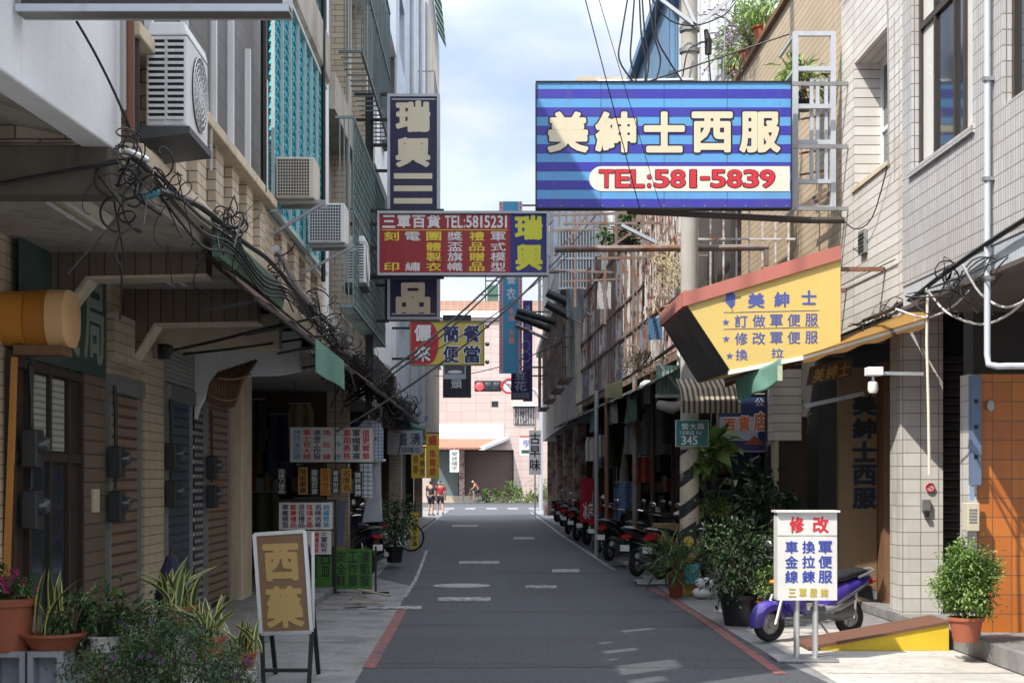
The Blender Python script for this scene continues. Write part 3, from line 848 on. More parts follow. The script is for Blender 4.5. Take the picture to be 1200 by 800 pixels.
def cage(parent, X0, X1, y0, y1, z0, z1, m, p=.22, diag=True, floor=True):
    q = MB(); t = .022
    n = int((y1 - y0) / p); mz = int((z1 - z0) / p)
    if diag:
        for i in range(n + 1):
            for j in range(mz):
                ya = y0 + (y1 - y0) * i / n; za = z0 + (z1 - z0) * j / mz; zb = z0 + (z1 - z0) * (j + 1) / mz
                if i < n:
                    yb = y0 + (y1 - y0) * (i + 1) / n
                    q.bar((X1, ya, za), (X1, yb, zb), .014); q.bar((X1 + .006, yb, za), (X1 + .006, ya, zb), .014)
    else:
        for i in range(n + 1): q.bar((X1, y0 + (y1 - y0) * i / n, z0), (X1, y0 + (y1 - y0) * i / n, z1), .018)
    for z in (z0, (z0 + z1) / 2, z1):
        q.bar((X1, y0, z), (X1, y1, z), t * 1.6); q.bar((X0, y0, z), (X1, y0, z), t * 1.6); q.bar((X0, y1, z), (X1, y1, z), t * 1.6)
    for y in (y0, y1):
        for k in range(1, 5):
            xx = X0 + (X1 - X0) * k / 4
            q.bar((xx, y, z0), (xx, y, z1), .016)
    if floor:
        for i in range(n + 1): q.bar((X0, y0 + (y1 - y0) * i / n, z0 + .003), (X1, y0 + (y1 - y0) * i / n, z0 + .003), .02)
    return q.build('balcony_cage', m, parent)
cage(b3, -2.1, -1.86, 20.2, 26.3, 4.05, 6.6, mat('grey_green_paint', (.20, .28, .27), .55, var=.3, dirt=.35), .24)
cage(b3, -2.1, -1.78, 20.6, 26.3, 7.6, 9.9, mat('grey_teal_paint', (.13, .18, .18), .55, var=.3, dirt=.4), .30, False)
# ================================================================ left row: dark column building and beyond
b4 = thing('white_balcony_building', 'dark tiled columns and white balcony bands behind the dark blue blade sign', 'building', (XL, 30, 0))
MB().box((-2.7, 26.62, 3.4), (-8, 34.4, 16.5)).build('wall', tiles('grey_mosaic', (.30, .30, .31), (.26, .26, .27), (.09, .09, .09), .12, .6, .02, .5, .4), b4)
for y in (26.64, 33.6):
    MB().box((-2.16, y, 3.4), (-2.69, y + .75, 16.5)).build('pillar', DARKTILE, b4)
for z in (4.0, 7.5, 11.2, 14.6):
    MB().box((-2.12, 27.4, z), (-2.68, 33.59, z + 1.3)).build('balcony_band', WHITEWALL, b4)
for z in (5.4, 9.0, 12.8):
    windowx(b4, -2.7, -.01, 28, 30.4, z, z + 1.5, 1, WHITE, GLASS, (29.2,)); windowx(b4, -2.7, -.01, 31, 33.2, z, z + 1.5, 1, WHITE, GLASS, (32.1,))
b5 = thing('pale_blue_building', 'tall pale blue grey block with pipes between the white balconies and the stained end wall', 'building', (XL, 42, 0))
wallx(MB(), -2.2, -8, 34.42, 50, 3.4, 17.5, [(y, y + 2.2, z, z + 1.6) for y in (36, 40.5, 45.5) for z in (4.6, 8.2, 12.0, 15.2)]).build('wall', plaster('pale_blue_plaster', (.55, .60, .66), .4), b5)
for y in (36, 40.5, 45.5):
    for z in (4.6, 8.2, 12.0, 15.2):
        windowx(b5, -2.2, .12, y, y + 2.2, z, z + 1.6, -1, ALU, GLASS, (y + 1.1,))
for y in (39.4, 44.4, 49): MB().tube([(-2.08, y, 3.4), (-2.08, y, 17.6)], .06).build('drainpipe', CABLEG, b5)
cage(b5, -2.2, -1.7, 45, 49, 11.9, 14.0, GREYMET, .3, False)
b6 = thing('stained_end_building', 'stained concrete building with a green striped awning on top, last one before the crossing', 'building', (XL, 57, 0))
MB().box((-2.2, 50.02, 3.2), (-9, 64, 18.7)).build('wall', plaster('peeling_wall', (.50, .44, .36), .75, (.20, .15, .09), var=.3), b6)
MB().box((-2.1, 50.4, 6.4), (-2.198, 63.8, 7.4)).build('balcony_band', WHITEWALL, b6)
aw = MB()
for i in range(8):
    y = 54.5 + i * 1.0
    aw.prism([(-2.19, y, 20.4), (-1.85, y, 19.7), (-1.85, y, 19.6), (-2.19, y, 20.3)], (0, .5, 0))
aw.build('awning', GREENP, b6)
MB().box((-2.2, 50.02, 18.7), (-2.5, 64, 20.3)).build('parapet', CONC, b6)
# dark open shops of the left row behind the hanging signs
def open_shop(name, label, y0, y1, Xw, m, Xf=-2.4):
    t = thing(name, label, 'shop', (Xw, y0, 0))
    MB().box((Xw, y0, 0), (-8, y1, 3.4)).build('wall', m, t)
    MB().box((Xf, y0, 3.2), (Xw, y1, 3.42)).build('ceiling', STAINED, t)
    MB().box((Xf - .4, y1 - .22, 0), (Xw, y1, 3.2)).build('partition', m, t)
    MB().box((Xf - .02, y1 - .25, 0), (Xf - .38, y1 + .1, 3.2)).build('pillar', CREAMTILE, t)
    return t
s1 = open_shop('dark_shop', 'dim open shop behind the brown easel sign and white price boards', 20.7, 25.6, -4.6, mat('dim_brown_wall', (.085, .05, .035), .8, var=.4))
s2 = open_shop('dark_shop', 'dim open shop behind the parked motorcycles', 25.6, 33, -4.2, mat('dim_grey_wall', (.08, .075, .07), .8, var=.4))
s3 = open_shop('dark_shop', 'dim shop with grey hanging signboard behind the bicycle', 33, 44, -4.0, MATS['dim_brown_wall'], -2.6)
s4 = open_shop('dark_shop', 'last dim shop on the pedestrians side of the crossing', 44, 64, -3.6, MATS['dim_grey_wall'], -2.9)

# ================================================================ right row
XR = 4.8
XR1 = 4.04
r1 = thing('grey_tile_building', 'light grey tiled house with bronze framed sliding windows above the orange pier', 'building', (XR1, 14, 0))
wallx(MB(), XR1, XR1 + .3, 3, 14.66, 3.59, 11, [(12.52, 14.34, 4.66, 6.7), (9.51, 11.78, 4.65, 6.7)]).build('wall', GREYTILE, r1)
MB().box((XR1 + .01, 3, 3.385), (XR1 + .3, 14.66, 3.589)).build('wall_band', BLUETILE, r1)
MB().box((XR1 + .31, 3, 3.39), (10, 14.66, 11)).build('core', DARK, r1)
windowx(r1, XR1, .07, 12.52, 14.34, 4.66, 6.7, 1, FRAMEBR, [PALEPANE, GLASS, GLASS, PALEPANE], (12.98, 13.26, 13.85), rails=(6.03,), t=.06)
windowx(r1, XR1, .07, 9.51, 11.78, 4.65, 6.7, 1, FRAMEBR, [GLASS, PALEPANE, GLASS], (10.27, 11.36), rails=(6.03,), t=.06)
MB().box((XR1 - .03, 12.46, 4.60), (XR1 + .06, 14.4, 4.658)).build('window_sill', GREYTILE, r1)
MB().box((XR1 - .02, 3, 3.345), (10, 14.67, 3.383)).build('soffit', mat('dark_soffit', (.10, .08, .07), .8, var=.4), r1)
MB().box((XR, 14.68, 3.70), (10, 17.5, 11)).build('return_wall', ROWTILE, r1)
MB().box((XR + .01, 14.68, 3.66), (10, 17.96, 3.698)).build('soffit', MATS['dark_soffit'], r1)
MB().box((XR, 14.7, .13), (9, 15.0, 2.74)).build('pier', ORANGETILE, r1)
MB().box((XR - .09, 14.72, .13), (XR - .002, 14.98, 2.74)).build('pier_trim', WHITETILE, r1)
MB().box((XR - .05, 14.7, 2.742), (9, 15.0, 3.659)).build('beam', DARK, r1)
MB().box((XR, 17.5, .13), (5.30, 17.95, 3.659)).build('pillar', WHITETILE, r1)
sh = MB().box((5.3, 17.96, .13), (6.6, 18.0, 3.2)).build('shutter', SHUTDARK, r1)
MB().box((5.3, 17.9, 3.2), (6.6, 18.1, 3.64)).build('shutter_hood', BLACK, sh)
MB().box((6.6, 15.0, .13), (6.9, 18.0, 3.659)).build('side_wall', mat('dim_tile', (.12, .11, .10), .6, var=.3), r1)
r2 = thing('ivory_row_tile_house', 'narrow ivory row tiled house with one deep window above the yellow sign', 'building', (XR, 19, 0))
wallx(MB(), XR + .012, XR + .55, 17.51, 20.5, 3.70, 10.4, [(18.06, 19.76, 5.56, 7.2)]).build('wall', ROWTILE, r2)
MB().box((XR + .56, 17.51, 3.7), (10, 20.5, 10.4)).build('core', DARK, r2)
windowx(r2, XR, .36, 18.06, 19.76, 5.56, 7.2, 1, WHITE, [PALEPANE, GLASS], (18.6,), rails=(6.3,))
MB().box((XR - .015, 17.98, 5.50), (XR + .35, 19.84, 5.555)).build('window_sill', CREAM, r2)
# tailor shop front in the arcade
BROWNPANEL = tiles('ochre_panel_tile', (.20, .13, .07), (.185, .12, .065), (.15, .095, .05), .8, .8, .01, .5, .3)
MB().box((4.50, 19.3, .13), (4.99, 19.42, 3.15)).build('sign_wall', BROWNPANEL, r2)
MB().box((5.0, 19.0, .13), (5.08, 19.4, 3.2)).build('door_jamb', WOODM, r2)
MB().box((5.082, 18.8, .13), (5.2, 19.35, 3.2)).build('door_jamb', CREAM, r2)
MB().box((5.2, 18.3, .13), (5.28, 18.42, 3.2)).build('door_jamb', BLACK, r2)
MB().box((5.2, 19.36, .13), (7, 19.5, 3.66)).build('shop_wall', DARK, r2)
MB().box((4.0, 21.6, .13), (4.5, 21.8, 3.6)).build('shop_wall', DARK, r2)
MB().box((XR + .0, 17.96, 3.60), (9, 22, 3.659)).build('soffit', DARK, r2)
MB().box((3.95, 20.9, 2.25), (4.35, 21.3, 3.25)).build('corner_block', ROWTILE, r2)
MB().box((3.98, 20.95, .13), (4.04, 21.2, 2.249)).build('pillar', CREAM, r2)
MB().box((4.06, 21.32, .13), (4.52, 21.38, 2.6)).build('door', WOOD, r2)
r3 = thing('beige_brick_house', 'beige brick house with long dark joints and potted flowers along its roof edge', 'building', (XR, 25, 0))
MB().box((XR + .02, 20.51, 3.70), (10, 24.3, 9.45)).build('wall', BEIGEROW, r3)
MB().box((XR + .02, 24.301, 3.70), (10, 29.4, 9.45)).build('wall', BEIGEROW, r3)
MB().box((XR - .06, 20.51, 9.45), (XR + .3, 29.4, 9.53)).build('coping', WOODM, r3)
MB().box((XR + 1.2, 20.51, 9.45), (10, 29.4, 13)).build('upper_wall', WHITEWALL, r3)
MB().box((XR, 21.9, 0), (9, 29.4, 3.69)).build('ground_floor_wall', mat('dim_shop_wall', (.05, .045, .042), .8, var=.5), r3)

r4 = thing('rusty_balcony_house', 'old house with rusty iron balcony, corrugated sheets and white tin upper storey', 'building', (3.9, 33, 0))
MB().box((3.9, 29.42, 3.6), (10, 40, 12.0)).build('wall', TINWHITE, r4)
MB().box((3.80, 23.2, 3.75), (3.895, 39.9, 6.9)).build('balcony_back', mat('dim_balcony_wall', (.07, .062, .055), .85, var=.5, scale=1.5), r4)  # dark sheet added over the wall, painting the recess as shaded
MB().box((4.0, 29.40, 3.75), (4.8, 29.415, 6.9)).build('balcony_back', MATS['dim_balcony_wall'], r4)
MB().prism([(3.5, 29.42, 11.85), (3.5, 29.42, 12.05), (6, 29.42, 13.4), (6, 29.42, 13.2)], (0, 10.6, 0)).build('roof', TINBLUE, r4)
MB().box((3.88, 31, 10.2), (3.7, 39, 11.85)).build('tarpaulin', TINBLUE, r4)
XB = lambda y: 2.95 - (y - 24) * .032
def bline(mb, y0, y1, z, t, dx=0, n=1):
    mb.bar((XB(y0) + dx, y0, z), (XB(y1) + dx, y1, z), t)
fl = MB(); fl.prism([(XB(23), 23, 3.62), (XB(40), 40, 3.62), (4.7, 40, 3.62), (4.7, 23, 3.62)], (0, 0, .12)); fl.build('balcony_floor', RUST, r4)
rng = random.Random(3)
y = 23.0
while y < 40:
    w = rng.choice((.35, .5, .7, .9)); k = rng.choice((0, 0, 1, 1, 2)); x0, x1 = XB(y), XB(y + w)
    zt = 4.55 + rng.uniform(-.05, .08)
    MB().prism([(x0, y + .01, 3.76), (x1, y + w - .01, 3.76), (x1, y + w - .01, zt), (x0, y + .01, zt)], (.02, 0, 0)).build('skirt_sheet', (RUSTBLUE, RUSTWHITE, RUSTPINK)[k], r4)
    y += w
ral = MB(); ral2 = MB()
for z in (4.62, 5.3, 6.5): bline(ral, 23, 40, z, .05, -.01)
y = 23.0
while y < 40:
    rng.choice((ral, ral2, ral2)).bar((XB(y), y, 4.55), (XB(y), y, 6.5 if rng.random() < .8 else 5.3), rng.choice((.022, .03, .04)))
    if rng.random() < .16: ral.bar((XB(y) + .01, y, 3.7), (XB(y) + .01, y, 7.1), .09)
    y += rng.uniform(.13, .26)
ral.build('railing', RUST, r4); ral2.build('railing', RUSTWHITE, r4)
y = 24.5
while y < 40:
    w = rng.uniform(.12, .3)
    if rng.random() < .38:
        k = rng.randrange(5); zt = rng.uniform(5.0, 6.1)
        MB().prism([(XB(y) + .06, y, 4.5), (XB(y + w) + .06, y + w, 4.5), (XB(y + w) + .06, y + w, zt), (XB(y) + .06, y, zt)], (.02, 0, 0)).build('loose_board', (RUSTBLUE, WOODM, RUSTWHITE, RUSTPINK, RUSTWHITE)[k], r4)
    y += w + .03
# scrolled iron grille at the near end of the balcony
sg = [MB(), MB()]
for k in range(13):
    y = 23.1 + k * .33
    for j in range(6):
        zc = 4.75 + j * .36; r = .13; sgn = 1 if (j + k) % 2 else -1
        sg[(j + k) % 2].tube([(XB(y) - .05 + .015 * (j % 2), y + .165 + sgn * (r - .012 * i) * math.cos(i * .55), zc + (r - .012 * i) * math.sin(i * .55)) for i in range(11)], .012, 5)
    sg[k % 2].bar((XB(y) - .05, y, 4.6), (XB(y) - .05, y, 6.95), .022)
for q, m_ in zip(sg, (RUSTWHITE, RUSTPINK)): q.build('scroll_grille', m_, r4)
sgx = MB()
for k in range(9):
    x = XB(23) + k * .2; sgx.bar((x, 22.98, 4.6), (x, 22.98, 6.9), .025)
for z in (4.6, 5.4, 6.2, 6.9): sgx.bar((XB(23), 22.97, z), (XB(23) + 1.7, 22.97, z), .03)
sgx.build('end_railing', RUSTWHITE, r4)
wd = MB()
for y in (30.2, 33, 36): 
    windowx(r4, 3.9, -.02, y, y + 2.0, 7.4, 9.4, -1, WHITE, GLASS, (y + 1,))
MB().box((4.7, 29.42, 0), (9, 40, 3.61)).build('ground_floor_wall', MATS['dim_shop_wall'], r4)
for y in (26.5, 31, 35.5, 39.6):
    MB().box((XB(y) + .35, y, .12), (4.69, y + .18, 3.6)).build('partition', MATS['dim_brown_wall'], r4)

r5 = thing('white_grille_building', 'white building with dark window grilles beyond the rusty balcony', 'building', (2.3, 52, 0))
wallx(MB(), 2.3, 10, 40.1, 66, 3.4, 12.5, [(41, 43.8, 4.6, 6.6), (46, 48.8, 4.6, 6.6), (41, 43.8, 8.0, 10.4), (46, 48.8, 8.0, 10.4), (52, 55, 8, 10.4), (58, 61, 8, 10.4), (52, 55, 4.6, 6.6), (58, 61, 4.6, 6.6)]).build('wall', plaster('old_white_wall', (.52, .51, .49), .85, (.14, .10, .07), var=.35), r5)
MB().box((2.32, 40.02, 3.4), (10, 40.099, 12.5)).build('end_wall', CREAM, r5)
for y in (41, 46, 52, 58):
    for z in (4.6, 8.0):
        yy = y + (2.8 if y < 50 else 3.0); zz = z + (2.0 if z < 5 else 2.4)
        windowx(r5, 2.3, .2, y, yy, z, zz, 1, WHITE, GLASS, ((y + yy) / 2,))
        cage(r5, 2.29, 1.95, y - .1, yy + .1, z - .1, zz + .1, WHITE if z > 5 else RUST, .2, False)
MB().box((2.28, 40.1, 7.1), (2.0, 66, 7.35)).build('ledge', STAINED, r5)
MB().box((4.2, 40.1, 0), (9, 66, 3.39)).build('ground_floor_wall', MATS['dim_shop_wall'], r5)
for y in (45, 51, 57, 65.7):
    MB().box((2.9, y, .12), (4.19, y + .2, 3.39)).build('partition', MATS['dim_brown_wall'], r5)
    MB().box((2.5, y, .12), (2.89, y + .3, 3.39)).build('pillar', RUSTPINK, r5)
# frontal tower of white siding with grilled window above the rusty balconies
r6 = thing('siding_annex', 'white annex with tall barred window facing down the alley above the rusty balcony', 'building', (2.4, 40, 0))
a = P(642, 250, 40); 
MB().box((P(646, 0, 39).x, 39.2, 7.2), (3.3, 39.9, 11.0)).build('wall', TINWHITE, r6)
f = MB(); x0, x1 = P(656, 0, 39.1).x, P(694, 0, 39.1).x; z0, z1 = P(0, 338, 39.1).z, P(0, 268, 39.1).z
MB().box((x0, 39.15, z0), (x1, 39.199, z1)).build('pane', GLASS, r6)
for k in range(12): f.bar((x0 + (x1 - x0) * k / 11, 39.1, z0), (x0 + (x1 - x0) * k / 11, 39.1, z1), .035)
for z in (z0, (z0 + z1) / 2, (z0 * .7 + z1 * .3), z1): f.bar((x0 - .05, 39.09, z), (x1 + .05, 39.09, z), .05)
f.build('window_grille', WHITE, r6)

# ================================================================ closing the alley: pink building behind the crossing
YP = 112.0
p1 = thing('pink_building', 'pale pink tiled building closing the alley behind the crossing, with red tin awning', 'building', (0, YP, 0))
fx = lambda x: (x - VX) * YP / F
fzz = lambda y: CH - (y - VY) * YP / F
hol = [(fx(544), fx(602), .1, fzz(527)), (fx(505), fx(538), .1, fzz(527)), (fx(576), fx(584), fzz(477), fzz(470)), (fx(602), fx(627), fzz(498), fzz(476))]
def wally(mb, Yf, Yb, x0, x1, z0, z1, holes=()):
    xs = sorted({x0, x1} | {h[0] for h in holes} | {h[1] for h in holes}); zs = sorted({z0, z1} | {h[2] for h in holes} | {h[3] for h in holes})
    for a, b in zip(xs, xs[1:]):
        for c, d in zip(zs, zs[1:]):
            if not any(h[0] <= (a + b) / 2 <= h[1] and h[2] <= (c + d) / 2 <= h[3] for h in holes): mb.box((a, Yf, c), (b, Yb, d))
    return mb
wally(MB(), YP, YP + 1, -12, fx(700), 0, fzz(366), hol).build('wall', PINKTILE, p1)
MB().box((-12, YP + .3, fzz(366)), (fx(660), YP + 1, fzz(352))).build('parapet', tiles('red_brown_brick', (.40, .22, .15), (.34, .18, .12), (.5, .4, .34), .5, .2, .03, .7, .3), p1)
MB().box((-12, YP - .3, fzz(372)), (fx(640), YP - .001, fzz(365))).build('cornice', WHITEWALL, p1)
MB().box((-12, YP + 1.0, 0), (fx(700), YP + 1.3, 8)).build('core', DARK, p1)
MB().box((fx(545), YP + .5, .1), (fx(601), YP + .6, fzz(528))).build('shutter', ribbed('red_brown_shutter', (.16, .10, .09), .2, 'z'), p1)
MB().box((fx(506), YP + .5, .1), (fx(537), YP + .6, fzz(528))).build('shutter', mat('grey_green_shutter', (.16, .20, .20), .6), p1)
MB().prism([(fx(498), YP - .02, fzz(516)), (fx(588), YP - .02, fzz(516)), (fx(564), YP - 3.2, fzz(527)), (fx(494), YP - 3.2, fzz(527))], (0, 0, .12)).build('awning', TINRED, p1)
MB().prism([(fx(588), YP - .02, fzz(515)), (fx(597), YP - .02, fzz(515)), (fx(568), YP - 3.2, fzz(528)), (fx(562), YP - 3.2, fzz(528))], (0, 0, .2)).build('awning_edge', WHITE, p1)
MB().box((fx(507), YP - .06, fzz(514)), (fx(590), YP - .003, fzz(497))).build('sign_band', CLEANWHITE, p1)
g = MB()
for k in range(13): g.bar((fx(603) + (fx(626) - fx(603)) * k / 12, YP - .1, fzz(497)), (fx(603) + (fx(626) - fx(603)) * k / 12, YP - .1, fzz(478)), .05)
g.build('window_grille', RUSTWHITE, p1)
MB().box((fx(600), YP - .5, fzz(476)), (fx(630), YP - .003, fzz(474))).build('window_hood', WHITE, p1)
MB().box((fx(602), YP + .3, fzz(498)), (fx(627), YP + .35, fzz(476))).build('pane', GLASS, p1)
MB().box((fx(576), YP + .3, fzz(477)), (fx(584), YP + .35, fzz(470))).build('pane', GLASS, p1)
MB().box((fx(538), YP - .3, 0), (fx(544.5), YP - .003, fzz(527))).build('pillar', RUSTPINK, p1)
MB().box((fx(519), YP - .4, .0), (fx(640), YP - .2, .5)).build('low_wall', FINBRICK, p1)
rf = MB(); rf.box((fx(571), YP + 2, fzz(352)), (fx(584), YP + 4, fzz(330)))
rf.build('roof_hut', GREENP, p1)
ml = MB()
for x in (569, 586): ml.bar((fx(x), YP + 2, fzz(352)), (fx(x), YP + 2, fzz(318)), .08)
ml.bar((fx(560), YP + 2, fzz(342)), (fx(590), YP + 2, fzz(342)), .08); ml.bar((fx(569), YP + 2, fzz(325)), (fx(590), YP + 2, fzz(325)), .08)
ml.build('roof_rail', BLACK, p1)
# ================================================================ signs
def paint(name, c, rough=.4, dirt=.28): return mat(name, tuple(v * .86 for v in c), rough, var=.10, scale=1.6, dirt=dirt, dirtcol=(.14, .12, .10))
NAVY = paint('navy_sign', lin(32, 33, 72)); CREAMLET = paint('cream_lettering', (.76, .68, .50), dirt=.10)
SKYB = paint('light_blue_sign', lin(98, 165, 222)); INDIGO = paint('indigo_stripe', lin(62, 62, 170)); OUTL = paint('dark_outline', (.02, .02, .05), dirt=0)
REDS = paint('red_sign', (.36, .022, .03)); YELS = paint('yellow_sign', (.80, .58, .06)); LEMON = paint('lemon_sign', (.74, .60, .12))
BLUES = paint('royal_blue_sign', lin(50, 48, 130)); REDL = paint('red_lettering', (.62, .035, .05), dirt=0); YELL = paint('yellow_lettering', (.86, .68, .06), dirt=0)
WHITEL = paint('white_lettering', (.82, .82, .82), dirt=.0); BLUEL = paint('blue_lettering', lin(60, 75, 165), dirt=0); BLACKL = paint('black_lettering', (.02, .02, .025), dirt=0)
SIGNW = paint('white_sign', (.78, .78, .76)); CYANS = paint('cyan_sign', lin(80, 165, 205)); PINKL = paint('pink_lettering', (.85, .35, .35), dirt=0)
OCHRE = paint('ochre_sign', (.22, .125, .055)); GOLDL = paint('gold_lettering', (.50, .33, .11), dirt=0); GREENS = paint('dark_green_sign', (.035, .085, .075))
DARKL = paint('slate_lettering', (.05, .06, .11), dirt=0); SKYL = paint('sky_blue_lettering', (.10, .35, .62), dirt=0); ORANGEL = paint('orange_lettering', (.80, .20, .07), dirt=0)
PURPLES = paint('purple_sign', lin(75, 62, 150)); PALEFR = paint('pale_frame', (.52, .56, .62)); PALEPINK = paint('pale_pink_border', (.75, .50, .55))

def fbox(mb, x0, y0, x1, y1, y, d):
    a = P(x0, y1, y); b = P(x1, y0, y)
    return mb.box((a.x, y, a.z), (b.x, y + d, b.z))
def sign(name, label, rect, y, m, d=.12, frame=None, fw=2.0, cat='sign', group=None):
    x0, y0, x1, y1 = rect
    a = P((x0 + x1) / 2, y1, y)
    t = thing(name, label, cat, (a.x, y + d / 2, a.z), group=group)
    p = fbox(MB(), x0, y0, x1, y1, y, d).build('panel', m, t)
    if frame:
        q = MB()
        for r in ((x0 - fw, y0 - fw, x1 + fw, y0), (x0 - fw, y1, x1 + fw, y1 + fw), (x0 - fw, y0, x0, y1), (x1, y0, x1 + fw, y1)):
            fbox(q, *r, y - .02, d + .04)
        q.build('frame', frame, t)
    return t
def let(t, items, y, m, bold=.02, th=.004, name='lettering', **kw):
    """items: (text, x0, y0, x1, y1[, mode]) in photo pixels."""
    q = MB()
    for it in items: front_text(q, it[0], *it[1:5], y, mode=(it[5] if len(it) > 5 else 'row'), bold=bold, th=th, **kw)
    return q.build(name, m, t)
def outlined(t, items, y, mo, mi, bo=.06, bi=.02, **kw):
    let(t, items, y, mo, bo, .004, 'lettering_outline', ref=bi, **kw); let(t, items, y, mi, bi, .008, 'lettering', ref=bi, **kw)

# ---- big striped billboard
Y = 20.0
t = sign('billboard', 'large blue striped tailor billboard with cream characters and red telephone number', (629, 96, 927, 243), Y, SKYB, .16, BLACK, 1.2)
q = MB()
for k, yy in enumerate((104.5, 126, 147.5, 169, 190, 211.5, 233)): fbox(q, 629, yy, 927, min(yy + 10.8, 243), Y - .003, .003)
q.build('stripes', INDIGO, t)
q = MB()
for xx in (704, 778, 852): fbox(q, xx, 96, xx + .35, 243, Y - .0035, .0005)
q.build('seam', OUTL, t)
q = MB()
for xx in range(634, 925, 24):
    for yy in (97.6, 241.4): q.ball(P(xx, yy, Y - .002), .012, 6, 4)
q.build('rivets', GREYMET, t)
pill = MB(); c = P(705, 209.5, Y - .006); r = P(0, 195, Y).z - c.z; e = P(925.5, 0, Y).x
pts = [Vector((c.x + r * math.cos(a), Y - .006, c.z + r * math.sin(a))) for a in [math.pi / 2 + math.pi * k / 14 for k in range(15)]] + [Vector((e, Y - .006, c.z - r)), Vector((e, Y - .006, c.z + r))]
pill.prism(pts, (0, .003, 0)); pill.build('telephone_strip', paint('cream_strip', (.83, .78, .68), dirt=.05), t)
items = [(ch, x, 131, x + 51, 179) for ch, x in zip('美紳士西服', (640, 696, 753, 809, 865))]
outlined(t, items, Y - .003, OUTL, CREAMLET, .075, .040, gap=.06, res=140)
tel = [('TEL:581-5839', 701, 199, 909, 220)]
outlined(t, tel, Y - .006, OUTL, REDL, .05, .024, gap=.10, res=120, widths=[1, .95, .9, .5, 1, 1, .85, .6, 1, 1, 1, 1])
q = MB()
for yy in (96, 170, 243):
    q.bar((P(927, 0, Y).x, Y + .1, P(0, yy, Y).z), (4.84, Y + .1, P(0, yy, Y).z), .05)
for px in (700, 800, 900): q.bar((P(px, 0, Y).x, Y + .16, P(0, 110, Y).z), (P(px, 0, Y).x, Y + .3, P(0, 235, Y).z), .06)
q.build('bracket', GREYMET, t)
# ---- dark blade sign
Y = 24.0
t = sign('blade_sign', 'tall narrow navy sign with big beige characters framed in grey', (457, 113, 512, 371), Y, NAVY, .3, PALEFR, 3.2)
for ch, yy, h in (('瑞', 118, 37), ('興', 161, 35), ('三', 203, 40), ('品', 331, 37)):
    if ch == '三':
        q = MB()
        for k in range(3): fbox(q, 461.5, 203 + k * 14.6, 506.5, 209.5 + k * 14.6, Y - .006, .006)
        q.build('lettering', CREAMLET, t)
    else: let(t, [(ch, 461, yy, 507, yy + h)], Y, CREAMLET, .050, .006)
q = MB()
for (x0, y0, x1, y1) in ((459, 115.5, 510, 117), (459, 367, 510, 368.5)): fbox(q, x0, y0, x1, y1, Y - .002, .002)
q.build('border', PALEFR, t)
q = MB()
for yy in (108, 138, 168, 198, 246, 262, 290, 322, 333, 375): q.bar((-2.2, Y + .15, P(0, yy, Y).z), (P(455, 0, Y).x, Y + .15, P(0, yy, Y).z), .045)
q.bar((P(430.5, 0, Y).x, Y + .15, P(0, 108, Y).z), (P(430.5, 0, Y).x, Y + .15, P(0, 545, Y).z), .085)
q.bar((P(434.5, 0, Y).x, Y + .2, P(0, 108, Y).z), (P(434.5, 0, Y).x, Y + .2, P(0, 470, Y).z), .05)
q.bar((P(452, 0, Y).x, Y + .15, P(0, 375, Y).z), (P(452, 0, Y).x, Y + .15, P(0, 246, Y).z), .05)
q.build('bracket', BLACK, t)
# ---- red shop sign across the alley
Y = 23.0
t = sign('red_sign', 'wide red sign listing goods in yellow and white with a blue end panel', (444.5, 250, 598, 319.5), Y, REDS, .18, None)
fbox(MB(), 598, 250, 640.5, 319.5, Y - .001, .18).build('end_panel', BLUES, t)
q = MB()
for r in ((442, 247, 643, 250), (442, 319.5, 643, 322.3), (442, 250, 444.5, 319.5), (640.5, 250, 643, 319.5)): fbox(q, *r, Y - .03, .24)
q.build('frame', PALEFR, t)
q = MB(); fbox(q, 447, 269, 595, 269.8, Y - .004, .004); q.build('rule', YELL, t)
let(t, [('三軍百貨', 447, 252, 517, 267)], Y, WHITEL, .03)
let(t, [('TEL:5815231', 521, 252.5, 596, 267)], Y, WHITEL, .02, gap=.12, widths=[1, .95, .9, .4, 1, 1, .8, 1, 1, 1, .8])
rows = ((271.5, 282), (284, 294.2), (295.5, 306), (307.3, 317.6))
yel, whi = [], []
for x, s, L in ((449.8, '刻  印', yel), (474.6, '電  繡', whi), (499.3, '團體製衣', yel), (524.3, '獎盃旗幟', whi), (549.8, '禮品贈品', yel), (574.8, '軍式模型', whi)):
    for ch, (a, b) in zip(s, rows):
        if ch != ' ': L.append((ch, x, a, x + 18, b))
let(t, yel, Y, YELL, .018, gap=.02); let(t, whi, Y, WHITEL, .012, gap=.02)
let(t, [('瑞', 601, 252, 638, 281), ('興', 602, 286, 638, 317)], Y - .001, paint('lime_yellow_lettering', (.74, .72, .07), dirt=0), .045)
q = MB()
for yy in (245.5, 324):
    q.bar((-2.2, Y + .1, P(0, yy, Y).z), (P(520, 0, Y).x, Y + .1, P(0, yy, Y).z), .05)
for yy in (262, 290, 322): q.bar((-2.2, Y + .05, P(0, yy, Y).z), (P(442, 0, Y).x, Y + .05, P(0, yy, Y).z), .05)
q.build('bracket', BLACK, t)
